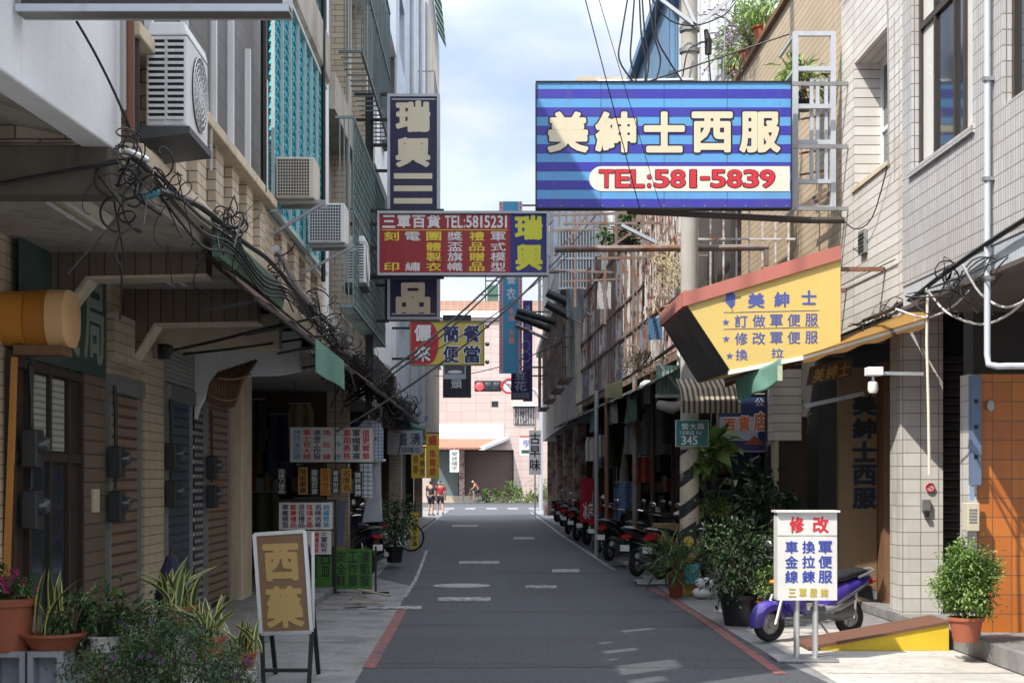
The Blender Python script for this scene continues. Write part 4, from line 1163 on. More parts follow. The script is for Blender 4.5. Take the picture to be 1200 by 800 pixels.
# ---- lunch box sign
Y = 32.0
t = sign('lunch_sign', 'yellow and red lunch box sign with navy characters and three round lamps on its edge', (481.5, 377, 566.5, 426.5), Y, LEMON, .16, paint('olive_frame', (.30, .30, .12)), 1.2)
c = P(481.5, 401.7, Y - .003); rz = P(0, 377, Y).z - c.z
arc = [P(481.5, 426.5, Y - .003), P(481.5, 377, Y - .003)] + [Vector((c.x + (P(502, 0, Y).x - c.x) + (P(514, 0, Y).x - P(502, 0, Y).x) * math.cos(a), Y - .003, c.z + rz * math.sin(a))) for a in [math.pi / 2 - math.pi * k / 12 for k in range(13)]]
MB().prism(arc, (0, .002, 0)).build('red_field', REDL, t)
outlined(t, [('儷', 484, 380, 507, 400), ('來', 485, 404, 506, 424)], Y - .004, BLACKL, WHITEL, .07, .03)
outlined(t, [('簡', 518, 381, 539, 401), ('餐', 542, 381, 564, 401), ('便', 518, 405, 539, 425), ('當', 542, 405, 564, 425)], Y, WHITEL, paint('navy_lettering', (.03, .04, .14), dirt=0), .075, .025)
q = MB()
for yy in (382, 403, 424): c = P(571, yy, Y + .08); q.ball(c, .05)
q.build('lamp', GREYMET, t, smooth=True)
q = MB()
for yy in (384, 420): q.bar((-2.2, Y + .08, P(0, yy, Y).z), (P(481, 0, Y).x, Y + .08, P(0, yy, Y).z), .05)
q.build('bracket', BLACK, t)
# ---- black sign with picture
Y = 40.0
t = sign('black_sign', 'black upright sign with small food picture and one white character under the lunch box sign', (519, 369, 552, 465.5), Y, paint('near_black_sign', (.025, .025, .035)), .2)
fbox(MB(), 519.5, 427, 546, 444, Y - .02, .02).build('picture_frame', PALEFR, t)
fbox(MB(), 521, 428.5, 544.5, 438, Y - .025, .005).build('picture', paint('dull_picture', (.10, .08, .11), dirt=.6), t)
c = P(533, 436, Y - .03); MB().ball(c, (.2, .01, .05)).build('dish', WHITEL, t)
let(t, [('頭', 528, 444.5, 542, 455)], Y, WHITEL, .01)
MB().bar((-2.2, Y + .1, P(0, 380, Y).z), (P(519, 0, Y).x, Y + .1, P(0, 380, Y).z), .05).build('bracket', BLACK, t)
# ---- cyan vertical sign
Y = 45.0
t = sign('vertical_sign', 'long cyan vertical sign with pink studded borders hanging from the far side', (589.5, 236, 607.5, 437), Y, CYANS, .2)
q = MB(); fbox(q, 585, 236, 589.5, 437, Y - .01, .22); fbox(q, 607.5, 236, 612, 437, Y - .01, .22); q.build('border', PALEPINK, t)
q = MB()
for k in range(48):
    for xx in (587.2, 609.8): c = P(xx, 239 + k * 4.1, Y - .012); q.ball(c, (.022, .012, .03), 6, 4)
q.build('studs', REDL, t)
let(t, [('營', 593, 322, 605, 333), ('衣', 593, 337, 605, 351)], Y, WHITEL, .02)
let(t, [('本舖', 596, 360, 603, 377, 'col'), ('火鍋', 596, 385, 603, 403, 'col')], Y, PINKL, .03)
q = MB()
for yy in (240, 300, 430): q.bar((P(612, 0, Y).x, Y + .1, P(0, yy, Y).z), (2.3, Y + .1, P(0, yy, Y).z), .05)
q.build('bracket', RUST, t)
Y = 50.0
t = sign('vertical_sign', 'narrow purple vertical sign with pale rings just behind the cyan one', (613, 352, 624, 470), Y, PURPLES, .2)
q = MB()
for yy in (405, 418): 
    c = P(616.5, yy, Y - .01); q.tube([c + Vector((.13 * math.cos(a), 0, .17 * math.sin(a))) for a in [2 * math.pi * k / 16 for k in range(17)]], .012, 5)
q.build('emblem', PALEFR, t)
let(t, [('冰', 615, 357, 622, 365), ('品', 615, 376, 622, 385)], Y, PALEFR, .01)
MB().bar((P(624, 0, Y).x, Y + .1, P(0, 365, Y).z), (2.3, Y + .1, P(0, 365, Y).z), .06).build('bracket', RUST, t)
Y = 48.0
t = sign('dessert_sign', 'small purple sign with two pale characters below the vertical signs', (599, 434, 622, 468), Y, paint('dark_violet_sign', lin(52, 45, 98)), .2)
let(t, [('豆', 603, 436, 617, 444.5), ('花', 602, 446, 618, 458)], Y, paint('lavender_lettering', (.50, .48, .62), dirt=0), .03)
fbox(MB(), 600, 459.5, 621, 467, Y - .004, .004).build('strip', paint('grey_violet', (.16, .15, .24)), t)
let(t, [('綜合豆花', 601, 460.5, 620, 466)], Y - .004, PALEFR, .0)
q = MB(); q.bar((P(622, 0, Y).x, Y + .1, P(0, 440, Y).z), (2.3, Y + .1, P(0, 440, Y).z), .05); q.build('bracket', RUST, t)
# ---- traffic light and no turn sign at the crossing
Y = 84.0
c = P(634, 602, Y)
t = thing('traffic_light', 'horizontal traffic light showing red on a white curved arm over the crossing', 'traffic light', (c.x, Y, 0))
q = MB(); q.tube([(c.x, Y, 0), (c.x, Y, P(0, 470, Y).z), P(628, 458, Y), P(618, 452, Y), P(560, 452, Y)], .10, 8); q.build('pole', ALU, t, smooth='auto')
a = P(556, 459, Y); b = P(588, 446, Y); MB().box((a.x, Y - .35, a.z), (b.x, Y - .12, b.z)).build('housing', BLACK, t, bevel=.08)
def lampm(n, c, e):
    m, nt, bb = new_mat(n); bb.inputs['Base Color'].default_value = c4(c); bb.inputs['Emission Color'].default_value = c4(c); bb.inputs['Emission Strength'].default_value = e
    return m
RLAMP = lampm('red_lamp', (.9, .05, .06), 1.2)
for i, (xx, m_) in enumerate(((562, RLAMP), (572, GLASS), (582, GLASS))):
    c2 = P(xx, 452.5, Y - .37); MB().lathe([(0, -.02), (.22, 0), (.26, .05)], c2, 14, 'y').build('lens', m_, t, smooth=True)
    MB().tube([c2 + Vector((.27 * math.cos(a), -.1, .27 * math.sin(a))) for a in [math.pi * k / 8 for k in range(9)]], .02, 5).build('visor', BLACK, t)
c2 = P(596, 452, Y - .45)
t = thing('no_turn_sign', 'round no turn road sign with red ring hung beside the traffic light', 'road sign', c2)
MB().lathe([(0, -.03), (.40, -.03), (.42, 0), (0, 0)], c2, 24, 'y').build('disc', SIGNW, t)
q = MB(); q.tube([c2 + Vector((.39 * math.cos(a), -.035, .39 * math.sin(a))) for a in [2 * math.pi * k / 24 for k in range(25)]], .07, 6); q.bar(c2 + Vector((-.27, -.05, .27)), c2 + Vector((.27, -.05, -.27)), (.1, .02)); q.build('red_ring', REDL, t)
q = MB(); q.bar(c2 + Vector((.1, -.034, -.25)), c2 + Vector((.1, -.034, .1)), (.09, .008)); q.bar(c2 + Vector((.1, -.034, .1)), c2 + Vector((-.15, -.034, .1)), (.09, .008)); q.build('arrow', BLACKL, t)
# ---- right far signs
Y = 70.0
t = sign('old_taste_banner', 'white upright cloth banner with three dark brush characters at the far right corner', (620, 504, 634, 556), Y, SIGNW, .05, cat='banner')
let(t, [('古早味', 621, 506, 633, 552, 'col')], Y, BLACKL, .02)
MB().tube([P(627, 500, Y + .1), P(627, 604.5, Y + .1)], .04, 6).build('pole', GREYMET, t)
Y = 69.0
t = thing('shop_awning', 'white slanted drop awning with blue characters under the old taste banner', 'awning', P(645, 540, Y))
a = [P(637, 502, Y), P(648, 506, Y - 1), P(668, 560, Y - 3), P(658, 575, Y - 3), P(654, 556, Y - 2)]
MB().prism(a, (.0, .15, .05)).build('cloth', cloth('white_canvas', (.72, .74, .76), .3), t)
q = MB(); put_text(q, '生', P(646, 534, Y - 2.6), Vector((.28, 0, 0)), Vector((0, 0, .3)), Vector((0, -1, 0)), bold=.02); q.build('lettering', BLUEL, t)
Y = 88.0
t = sign('school_sign', 'white sign with green arrow strip and red top edge in front of the pink wall', (609, 512, 634, 533), Y, SIGNW, .1, cat='sign')
let(t, [('學號', 612, 515, 632, 524)], Y, BLUEL, .0)
q = MB(); fbox(q, 611, 527, 633, 531, Y - .004, .004); q.build('strip', GREENS, t)
q = MB(); fbox(q, 609, 510.5, 634, 512, Y - .01, .12); q.build('top_edge', REDL, t)
MB().tube([P(632, 533, Y + .05), P(632, 598, Y + .05)], .05, 6).build('post', GREYMET, t)
# upright small board on the pink wall
t = sign('wall_board', 'narrow white board with dark characters beside the door of the pink building', (527, 527, 538, 553), YP - 3.3, SIGNW, .06)
let(t, [('學號繡字', 529, 529, 536, 551, 'col')], YP - 3.3, BLACKL, .0)
MB().tube([P(532.5, 527.5, YP - 3.25), P(532.5, 524, YP - 3.2)], .03, 6).build('hook', GREYMET, t)
# ---- left price boards
Y = 22.6
def cols(t, data, y0, y1, w, Y, bold=.016):
    by = {}
    for s, x, m_ in data: by.setdefault(m_.name, (m_, []))[1].append((s, x, y0, x + w, y1, 'col'))
    for m_, L in by.values(): let(t, L, Y, m_, bold, gap=.08)
t = sign('price_board', 'wide white hanging board with eight columns of red, blue and navy characters', (340.5, 501, 437.5, 540.5), Y, SIGNW, .04, paint('grey_edge', (.5, .5, .5)), .8)
cols(t, [('拷貝遙控器', 343.7, SKYL), ('軍士官大帽', 355, REDL), ('連身工作服', 367, DARKL), ('換 拉 鏈', 378.5, REDL), ('工 作 證', 391, SKYL), ('軍用表格', 402, REDL), ('軍帽軍褲', 413, DARKL), ('值更臂章', 424.5, REDL)], 503, 538.5, 9, Y)
q = MB()
for xx in (345, 393, 433): q.bar(P(xx, 500.5, Y + .02), (P(xx, 0, Y).x, Y + .02, 3.2), .012)
q.bar(P(393, 501, Y - .012), P(393, 540, Y - .012), .012)
q.build('hanger', BLACK, t)
DKB = paint('bottle_green_board', (.022, .035, .04)); AMBER = paint('amber_board', (.72, .38, .045))
for (x0, y0, x1, y1, s, m_, lm, lab) in (
    (325, 548, 335, 579, '指揮刀禮品', DKB, WHITEL, 'leftmost narrow dark board hanging below the wide price board'),
    (349.5, 547.5, 360.5, 579, '階級徽章', AMBER, BLACKL, 'amber strip board with four black characters, first of the amber ones'),
    (363.5, 549, 373.5, 580, '服裝百貨', DKB, WHITEL, 'dark strip board with white characters between the first two amber boards'),
    (375.5, 548.5, 386.5, 580, '國軍禮品', AMBER, paint('brick_lettering', (.45, .09, .02), dirt=0), 'amber strip board with brick red characters in the middle of the hanging row'),
    (389, 550, 398, 579, '臂章財務', DKB, WHITEL, 'dark strip board with pale characters between the second and third amber boards'),
    (400.5, 549, 411.5, 576, '名牌名', AMBER, BLACKL, 'shorter amber strip board with three black characters'),
    (414.5, 552, 424.5, 582, '獎杯獎牌', DKB, WHITEL, 'dark strip board next to the checked cloth under the price board')):
    t = sign('strip_board', lab, (x0, y0, x1, y1), Y + .1, m_, .025, cat='sign', group='strip boards hanging in a row under the price board')
    let(t, [(s, x0 + 1.4, y0 + 1, x1 - 1.4, y1 - 1, 'col')], Y + .1, lm, .012, gap=.08)
    MB().bar(P((x0 + x1) / 2, y0, Y + .11), P((x0 + x1) / 2, 541.5, Y + .11), .012).build('cord', BLACK, t)
q = thing('hanging_rail', 'thin dark rail under the white price board carrying the strip boards', 'rail', P(370, 546, Y))
MB().bar(P(322, 542, Y + .13), P(440, 542, Y + .13), .02).build('rail', BLACK, q)
Yb = 21.2
t = sign('price_board', 'smaller white board with six columns of characters, tilted above the easel sign', (327, 588.5, 389.5, 620), Yb, SIGNW, .03)
cols(t, [('軍艦模型', 330.5, DARKL), ('藝慶禮品', 340, REDL), ('退伍禮品', 349.5, DARKL), ('琉璃水晶', 359, REDL), ('名牌名條', 368.8, DARKL), ('肩繡臂章', 378.5, SKYL)], 590.5, 618, 7.6, Yb)
t2 = sign('price_board', 'low white board partly hidden behind the easel sign, two columns showing', (326, 621.5, 388, 649), Yb + .02, SIGNW, .03)
cols(t2, [('團體製服', 366, REDL), ('三軍配件', 376, DARKL), ('專業刺繡', 345, SKYL)], 623.5, 647.5, 7.6, Yb + .02)
q = thing('display_rack', 'black metal display rack standing on the left pavement holding white boards', 'rack', (P(357, 0, Yb).x, Yb, .1))
m_ = MB()
for xx in (330, 392): m_.bar((P(xx, 0, Yb).x, Yb + .12, .1), (P(xx, 0, Yb).x, Yb + .12, P(0, 585, Yb).z), .03)
for yy in (586, 621, 650): m_.bar(P(330, yy, Yb + .12), P(392, yy, Yb + .12), .025)
m_.build('frame', BLACK, q)
GREENB = mat('leaf_green_banner', (.07, .19, .04), .8, var=.5, scale=9)
Yg = 22.3
t = sign('green_banner', 'camouflage green banner with three columns of dark characters beside the motorcycle', (392, 643, 436, 690), Yg, GREENB, .02, cat='banner')
cols(t, [('安全鞋', 394, BLACKL), ('工作服', 408, BLACKL), ('運動服', 422, BLACKL)], 645, 687, 11, Yg, .01)
t2 = sign('green_banner', 'camouflage green banner half hidden behind the easel sign', (352, 648, 389, 688), Yg, GREENB, .02, cat='banner')
let(t2, [('買', 363, 652, 373, 663), ('口', 376, 651, 387, 661), ('豆', 363, 665, 373, 675), ('皿', 376, 663, 387, 675)], Yg, BLACKL, .01)
q = thing('banner_stand', 'thin black stand with two feet holding the green banners', 'stand', (P(390, 0, Yg).x, Yg, 0))
m_ = MB()
for xx in (390, 440): m_.bar((P(xx, 0, Yg).x, Yg + .05, 0), (P(xx, 0, Yg).x, Yg + .05, P(0, 640, Yg).z), .03); m_.bar((P(xx, 0, Yg).x - .2, Yg + .05, .015), (P(xx, 0, Yg).x + .2, Yg + .05, .015), .03)
m_.build('frame', BLACK, q)
# ---- easel sign in front
Y = 12.4
t = thing('easel_sign', 'brown A-frame pavement sign with two gold brush characters and pale edges', 'sign', (P(335, 0, Y).x, Y, 0))
cor = [P(306, 742, Y), P(365, 740, Y), P(357, 622, Y + .10), P(298, 626, Y + .10)]
MB().prism(cor, (0, .05, 0)).build('panel', OCHRE, t)
q = MB()
for a, b in zip(cor, cor[1:] + cor[:1]): q.bar(a + Vector((0, .02, 0)), b + Vector((0, .02, 0)), (.06, .03))
q.build('frame', ALU, t)
q = MB(); O = cor[0]; U = cor[1] - cor[0]; Vv = cor[3] - cor[0]; N = U.cross(Vv).normalized()
put_char(q, '西', O + U * .14 + Vv * .52, U * .72, Vv * .38, N, .05, .006); put_char(q, '藥', O + U * .13 + Vv * .05, U * .74, Vv * .42, N, .035, .006)
q.build('lettering', GOLDL, t)
q = MB()
for c0, fo in ((cor[0], P(309, 803, Y)), (cor[1], P(362, 803, Y))): q.bar(c0 + Vector((0, .03, 0)), (fo.x, Y, 0), .035)
for xx in (309, 362): q.bar((P(xx, 0, Y).x, Y + .7, 0), (P(xx, 0, Y).x - .03, Y + .14, P(0, 640, Y).z), .035)
q.bar((P(309, 0, Y).x, Y + .01, .12), (P(362, 0, Y).x, Y + .01, .12), .03)
q.build('leg', BLACK, t)
MB().box((P(358.5, 0, Y).x + .03, Y + .14, P(0, 738, Y).z), (P(366, 0, Y).x, Y + .17, P(0, 624, Y).z)).build('back_panel', SIGNW, t)
# ---- standing sign on the right
Y = 14.0
c = onZ(944, 775); Y = c.y
t = thing('standing_sign', 'white curved pavement sign on two posts with red and blue characters', 'sign', (c.x, Y, 0))
xa, xb = P(911, 0, Y).x, P(981, 0, Y).x; za, zb = P(0, 703, Y).z, P(0, 600, Y).z
ring = []
for k in range(13):
    u = k / 12; ring.append((xa + (xb - xa) * u, Y - .002 * math.sin(math.pi * u)))
poly = [Vector((x, y, za)) for x, y in ring] + [Vector((x, y + .2, za)) for x, y in [(xb, Y - .02), (xa, Y - .02)]]
MB().prism(poly, (0, 0, zb - za)).build('panel', SIGNW, t)
MB().box((xa - .02, Y - .04, zb), (xb + .02, Y + .2, zb + .018)).build('cap', SIGNW, t)
MB().box((xa, Y - .0045, P(0, 627.5, Y).z), (xb, Y - .0022, P(0, 626.8, Y).z)).build('rule', paint('grey_rule', (.35, .35, .36)), t)
let(t, [('修', 924, 605, 943, 624), ('改', 951, 605, 972, 624)], Y - .0022, REDL, .03)
let(t, [('車金線', 920, 632, 935, 684, 'col'), ('換拉鍊', 940, 632, 955, 684, 'col'), ('軍便服', 959, 632, 975, 684, 'col')], Y - .0022, BLUEL, .018, gap=.16)
let(t, [('三軍服飾', 922, 689, 972, 699)], Y - .0022, paint('mustard_lettering', (.55, .42, .08), dirt=0), .03, gap=.3)
q = MB()
for xx in (935.5, 957.5): q.tube([(P(xx, 0, Y).x, Y + .08, .03), (P(xx, 0, Y).x, Y + .08, za)], .028, 10)
q.build('post', ALU, t, smooth='auto')
a = onZ(905, 778); MB().box((P(908, 0, Y).x, Y - .12, .006), (P(980, 0, Y).x, Y + .35, .035)).build('base_plate', GREYMET, t, bevel=.006)
# ---- yellow tailor shop sign box with red roof trim
ft, fb, bt, bb = P(805, 357, 18), P(856, 434, 18), P(777, 381, 20.6), P(818, 448, 20.6)
fR = P(985, 303, 18); fRb = P(985, 408, 18)
t = thing('shop_sign_box', 'yellow wedge shaped tailor sign box with red roof trim and dark end panel', 'sign', fRb)
d = Vector((0, 2.6, 0))
YELBOX = mat('warm_yellow_panel', (.66, .50, .17), .4, var=.06, dirt=.15, dirtcol=(.5, .36, .12))
MB().prism([ft, fb, fRb, fR], (0, .06, 0)).build('front_panel', YELBOX, t)
off = Vector((.004, .065, 0))
MB().prism([ft + off, fb + off, bb + off, bt + off], (.05, 0, 0)).build('end_panel', paint('dark_brown_panel', (.035, .025, .022)), t)
MB().prism([fb + Vector((.06, .065, .0)), fRb + Vector((-.0, .065, 0)), fRb + Vector((0, 2.6, 0)), bb + Vector((.06, 0, .0))], (0, 0, .05)).build('underside', YELBOX, t)
MB().prism([fb + Vector((-.02, -.01, -.05)), fRb + Vector((0, -.01, -.05)), fRb + Vector((0, -.01, -.002)), fb + Vector((-.02, -.01, -.002))], (0, .08, 0)).build('lower_trim', CLEANWHITE, t)
u = (fR - ft).normalized(); up = Vector((0, 0, .16))
REDTRIM = ribbed('red_tile_trim', (.46, .16, .13), .62, 'x', .55, 0, .4, (.2, .10, .08), .01, .75)
MB().prism([ft - u * .06 + Vector((0, -.04, -.01)), fR + Vector((0, -.04, -.01)), fR + up + Vector((0, -.04, 0)), ft - u * .06 + up * .95 + Vector((0, -.04, 0))], (0, .10, 0)).build('roof_trim', REDTRIM, t)
MB().prism([ft + Vector((-.05, .065, -.02)), bt + Vector((-.05, 0, -.02)), bt + Vector((-.03, 0, .18)), ft + Vector((-.03, .065, .18))], (.10, 0, 0)).build('roof_trim', REDTRIM, t)
MB().prism([ft + Vector((.07, .065, .12)), fR + Vector((0, .065, .12)), fR + Vector((0, 2.5, .12)), bt + Vector((.07, 0, .12))], (0, 0, .04)).build('roof', RUST, t)
let(t, [('美', 875, 343, 897, 361), ('紳', 906, 342, 926, 360), ('士', 938, 340, 958, 357)], 18, paint('periwinkle_lettering', (.10, .13, .42), dirt=0), .03)
L = []
for s, y0 in (('訂做軍便服', 369), ('修改軍便服', 389.5)):
    for k, ch in enumerate(s): L.append((ch, 860 + k * 20.6, y0 - k * .4, 877 + k * 20.6, y0 + 14.5 - k * .4))
L += [('換', 861, 409, 877, 422), ('拉', 903, 408, 919, 419)]
let(t, L, 18, MATS['periwinkle_lettering'], .012)
def star(mb, c, r):
    mb.prism([c + Vector(((r if k % 2 == 0 else r * .42) * math.sin(k * math.pi / 5), 0, (r if k % 2 == 0 else r * .42) * math.cos(k * math.pi / 5))) for k in range(10)], (0, .004, 0))
q = MB()
for x, y_ in ((850.5, 377.5), (851, 397), (855, 417)): star(q, P(x, y_, 18 - .004), .045)
c = P(856, 350, 18 - .004)
q.prism([c + Vector(p) for p in ((-.05, 0, .08), (.02, 0, .10), (.06, 0, .04), (.05, 0, -.08), (0, 0, -.11), (-.06, 0, -.04))], (0, .004, 0))
q.bar(c + Vector((-.11, .002, -.02)), c + Vector((.12, .002, .03)), (.02, .004)); q.bar(c + Vector((-.02, .002, .14)), c + Vector((.02, .002, -.14)), (.02, .004))
q.build('emblem', MATS['periwinkle_lettering'], t)
q = MB()
for z in (fRb.z + .1, fR.z - .1): q.bar((fR.x, 18.2, z), (4.80, 18.2, z), .05); q.bar((fR.x, 20.2, z), (4.80, 20.2, z), .05)
q.build('bracket', RUST, t)
q = MB()
for y0, y1 in ((366, 363.5), (385.5, 383)): q.bar(P(848, y0, 17.998), P(960, y1, 17.998), (.006, .004))
q.build('rule', MATS['periwinkle_lettering'], t)
# ---- vertical lettering on the tailor's panel
t = thing('wall_lettering', 'five dark raised characters edged in pale blue running down the ochre panel', 'lettering', P(1013, 596, 19.3))
let(t, [('美紳士西服', 999, 461, 1027, 597, 'col')], 19.295, paint('pale_blue_edge', (.08, .105, .17), dirt=0), .06, .004, 'lettering_outline', ref=.035, gap=.12)
let(t, [('美紳士西服', 999, 461, 1027, 597, 'col')], 19.291, BLACKL, .035, .006, 'lettering', ref=.035, gap=.12)
# ---- blue and orange store sign, grey board
Y = 22.4
t = sign('store_sign', 'dark blue store sign with orange characters outlined in white and a red arrow', (842, 462, 903, 528), Y, paint('deep_blue_sign', (.028, .05, .15)), .10, paint('grey_pink_frame', (.45, .38, .36)), 1.4)
fbox(MB(), 843, 488, 888, 516, Y - .003, .002).build('white_field', paint('pale_field', (.55, .60, .72)), t)
outlined(t, [('百', 847, 490, 863, 505), ('貨', 864, 487, 880, 505), ('店', 882, 483, 900, 505)], Y - .004, WHITEL, ORANGEL, .10, .04)
let(t, [('公', 884, 466, 896, 476)], Y - .002, PALEFR, .02)
MB().prism([P(872, 521, Y - .006), P(897, 521, Y - .006), P(884, 510, Y - .006)], (0, .003, 0)).build('arrow', paint('brick_red_sign', (.36, .07, .04)), t)
MB().bar((P(903, 0, Y).x, Y + .05, P(0, 470, Y).z), (4.7, Y + .05, P(0, 470, Y).z), .05).build('bracket', BLACK, t)
Y = 22.8
t = sign('grey_board', 'dull grey shop board with faint brown characters behind the blue store sign', (905, 481, 931, 515), Y, paint('dull_grey_board', (.16, .17, .165)), .06)
let(t, [('小吃', 907, 483, 913, 512, 'col'), ('水餃店', 916, 483, 923, 512, 'col')], Y, paint('faint_brown_lettering', (.07, .04, .03), dirt=0), .0)
MB().bar((P(931, 0, Y).x, Y + .03, P(0, 490, Y).z), (P(940, 0, Y).x + .2, Y + .03, P(0, 490, Y).z), .04).build('bracket', BLACK, t)
# ---- pharmacy board on the shop wall (faces the alley)
t = thing('pharmacy_board', 'dark green wall board with two pale brush characters above the wooden door', 'sign', (XG, 12, 2.6))
X = XG + .09
y0, y1 = 10.85, 13.25; z0, z1 = 2.60, 3.5
MB().box((XG + .07, y0, z0), (X, y1, z1)).build('panel', GREENS, t)
q = MB(); N = Vector((1, 0, 0))
put_char(q, '局', Vector((X, 12.52, 2.70)), Vector((0, .62, 0)), Vector((0, 0, .70)), N, .02, .006)
put_char(q, '藥', Vector((X, 11.72, 2.70)), Vector((0, .66, 0)), Vector((0, 0, .74)), N, .02, .006)
q.build('lettering', paint('sage_lettering', (.30, .33, .27), dirt=0), t)
# ---- street name plate, yellow banners, grey hanging board
Y = 21.7
t = sign('street_plate', 'green street name plate with white numerals fixed to the striped pole', (792.5, 492.5, 830, 522.5), Y, paint('street_green', (.015, .20, .19)), .03, SIGNW, .5, cat='street sign')
let(t, [('營大路', 798, 495.5, 826, 503)], Y, WHITEL, .01); let(t, [('Yingda Rd', 796, 504.5, 822, 509)], Y, WHITEL, .0); let(t, [('345', 798, 510.5, 818, 521)], Y, WHITEL, .02)
MB().box((P(803, 0, Y).x, Y + .031, P(0, 515, Y).z), (P(826, 0, Y).x, Y + .14, P(0, 500, Y).z)).build('clamp', GREYMET, t)
Y = 30.0
t = sign('supply_sign', 'grey hanging shop sign with navy characters above the yellow banners', (454, 504, 495, 532), Y, paint('grey_sign', (.38, .40, .42)), .12)
let(t, [('盛', 467, 507, 478, 521), ('湧', 480, 507, 493, 521)], Y, DARKL, .02); let(t, [('Supplies', 470, 524, 492, 530)], Y, DARKL, .0)
MB().bar(P(474, 504, Y + .06), (P(474, 0, Y).x, Y + .06, 3.3), .03).build('hanger', BLACK, t)
Y = 38.0
t = sign('yellow_banner', 'yellow cloth banner with red crest character nearest the pedestrians', (499, 508, 514.5, 560), Y, YELS, .02, cat='banner')
let(t, [('盛', 501, 510, 513, 521)], Y, REDL, .03); let(t, [('車臂章', 503, 526, 511, 558, 'col')], Y, REDL, .01)
MB().bar(P(499, 507, Y + .01), P(515, 507, Y + .01), .03).build('rod', BLACK, t)
t = sign('yellow_banner', 'shorter yellow banner with two columns of dark red characters under the grey sign', (482, 524, 498.5, 560), Y - .3, YELS, .02, cat='banner')
let(t, [('考學號', 491.5, 529, 497.5, 557, 'col'), ('領帶', 484, 532, 490, 556, 'col')], Y - .3, paint('maroon_lettering', (.25, .05, .03), dirt=0), .01)
MB().bar(P(482, 523.5, Y - .29), P(499, 523.5, Y - .29), .03).build('rod', BLACK, t)
t = sign('yellow_board', 'yellow board with dark characters standing on the road edge behind the bicycle wheel', (481, 600, 491, 644), 36.4, YELS, .03)
let(t, [('餐盒', 483, 608, 489, 640, 'col')], 36.4, BLACKL, .0)
MB().bar((P(486, 0, 36.4).x, 36.5, 0), (P(486, 0, 36.4).x, 36.5, 1.2), .03).build('stand', BLACK, t)
# ---- sign box whose underside shows at the top of the frame
Y = 7.2
t = thing('overhead_sign_box', 'pale framed sign box jutting out overhead, only its lower edge in view', 'sign', (P(170, 0, Y).x, Y, P(0, 22, Y).z))
a = P(18, 13, Y); b = P(338, -260, Y); D = .15
MB().box((a.x + .02, Y + .02, a.z + .03), (b.x - .03, Y + D - .02, b.z)).build('panel', paint('dark_sign_face', (.03, .03, .035)), t)
q = MB(); q.box((a.x, Y, a.z), (b.x, Y + .019, a.z + .035)); q.box((b.x - .029, Y, a.z + .036), (b.x, Y + D, b.z)); q.box((a.x, Y + D - .019, a.z), (b.x, Y + D, a.z + .035))
q.build('frame', PALEFR, t)
MB().box((a.x, Y + .02, a.z + .002), (b.x, Y + D - .02, a.z + .02)).build('underside', paint('grey_underside', (.20, .18, .16)), t)
q = MB(); q.bar((-2.2, Y + .15, b.z - .1), (a.x + .3, Y + .15, b.z - .1), .06); q.build('bracket', BLACK, t)
# ================================================================ street furniture and fixtures
# ---- utility pole
c = onZ(808, 696); PX, PY = c.x, c.y
POLE = plaster('pole_concrete', (.42, .40, .37), .6, (.2, .16, .12))
def stripe_mat():
    m, nt, b = new_mat('hazard_stripes')
    g = nt.nodes.new('ShaderNodeNewGeometry'); sp = nt.nodes.new('ShaderNodeSeparateXYZ'); nt.links.new(g.outputs['Position'], sp.inputs[0])
    a = nnode(nt, 'ShaderNodeMath', operation='MULTIPLY_ADD'); nt.links.new(sp.outputs['X'], a.inputs[0]); a.inputs[1].default_value = -.8; nt.links.new(sp.outputs['Z'], a.inputs[2])
    mu = nnode(nt, 'ShaderNodeMath', operation='MULTIPLY'); nt.links.new(a.outputs[0], mu.inputs[0]); mu.inputs[1].default_value = 1 / .47
    fr = nnode(nt, 'ShaderNodeMath', operation='FRACT'); nt.links.new(mu.outputs[0], fr.inputs[0])
    gt = nnode(nt, 'ShaderNodeMath', operation='GREATER_THAN'); nt.links.new(fr.outputs[0], gt.inputs[0]); gt.inputs[1].default_value = .58
    n = nnode(nt, 'ShaderNodeTexNoise', Scale=9.0, Detail=6.0, Roughness=.7); nt.links.new(g.outputs['Position'], n.inputs['Vector'])
    zz = nnode(nt, 'ShaderNodeMapRange'); zz.inputs['From Min'].default_value = .5; zz.inputs['From Max'].default_value = .75; nt.links.new(sp.outputs['Z'], zz.inputs['Value'])
    base = mixc(nt, zz.outputs[0], (.58, .34, .05), (.62, .53, .42))
    out = mixc(nt, gt.outputs[0], base, (.03, .03, .035))
    r = nt.nodes.new('ShaderNodeValToRGB'); nt.links.new(n.outputs['Fac'], r.inputs['Fac']); r.color_ramp.elements[0].position = .56; r.color_ramp.elements[1].position = .64
    out = mixc(nt, r.outputs['Color'], out, (.33, .28, .22))
    nt.links.new(out, b.inputs['Base Color']); b.inputs['Roughness'].default_value = .6
    return m
HAZ = stripe_mat()
t = thing('utility_pole', 'tall concrete utility pole with black and pale hazard stripes on its lower part', 'utility pole', (PX, PY, 0))
MB().tube([(PX, PY, 2.15), (PX, PY, 13)], [.138, .11], 20).build('shaft', POLE, t, smooth='auto')
MB().tube([(PX, PY, 0), (PX, PY, 2.149)], [.15, .142], 20).build('striped_base', HAZ, t, smooth='auto')
q = MB()
V0 = P(814, 35, PY)
for (x, y) in ((764, -8), (866, -10), (790, -30)): q.bar(V0 + Vector((0, -.16, 0)), P(x, y, PY - .16), (.06, .05))
q.tube([P(700, 96, PY - .3), P(812, 94, PY - .17)], .03, 8)
q.build('bracket_arm', ALU, t)
q = MB()
for z in (V0.z, P(0, 60, PY).z, 3.1, 4.4): q.lathe([(.135, -.03), (.152, -.03), (.152, .03), (.135, .03)], (PX, PY, z), 16)
q.build('band', GREYMET, t)
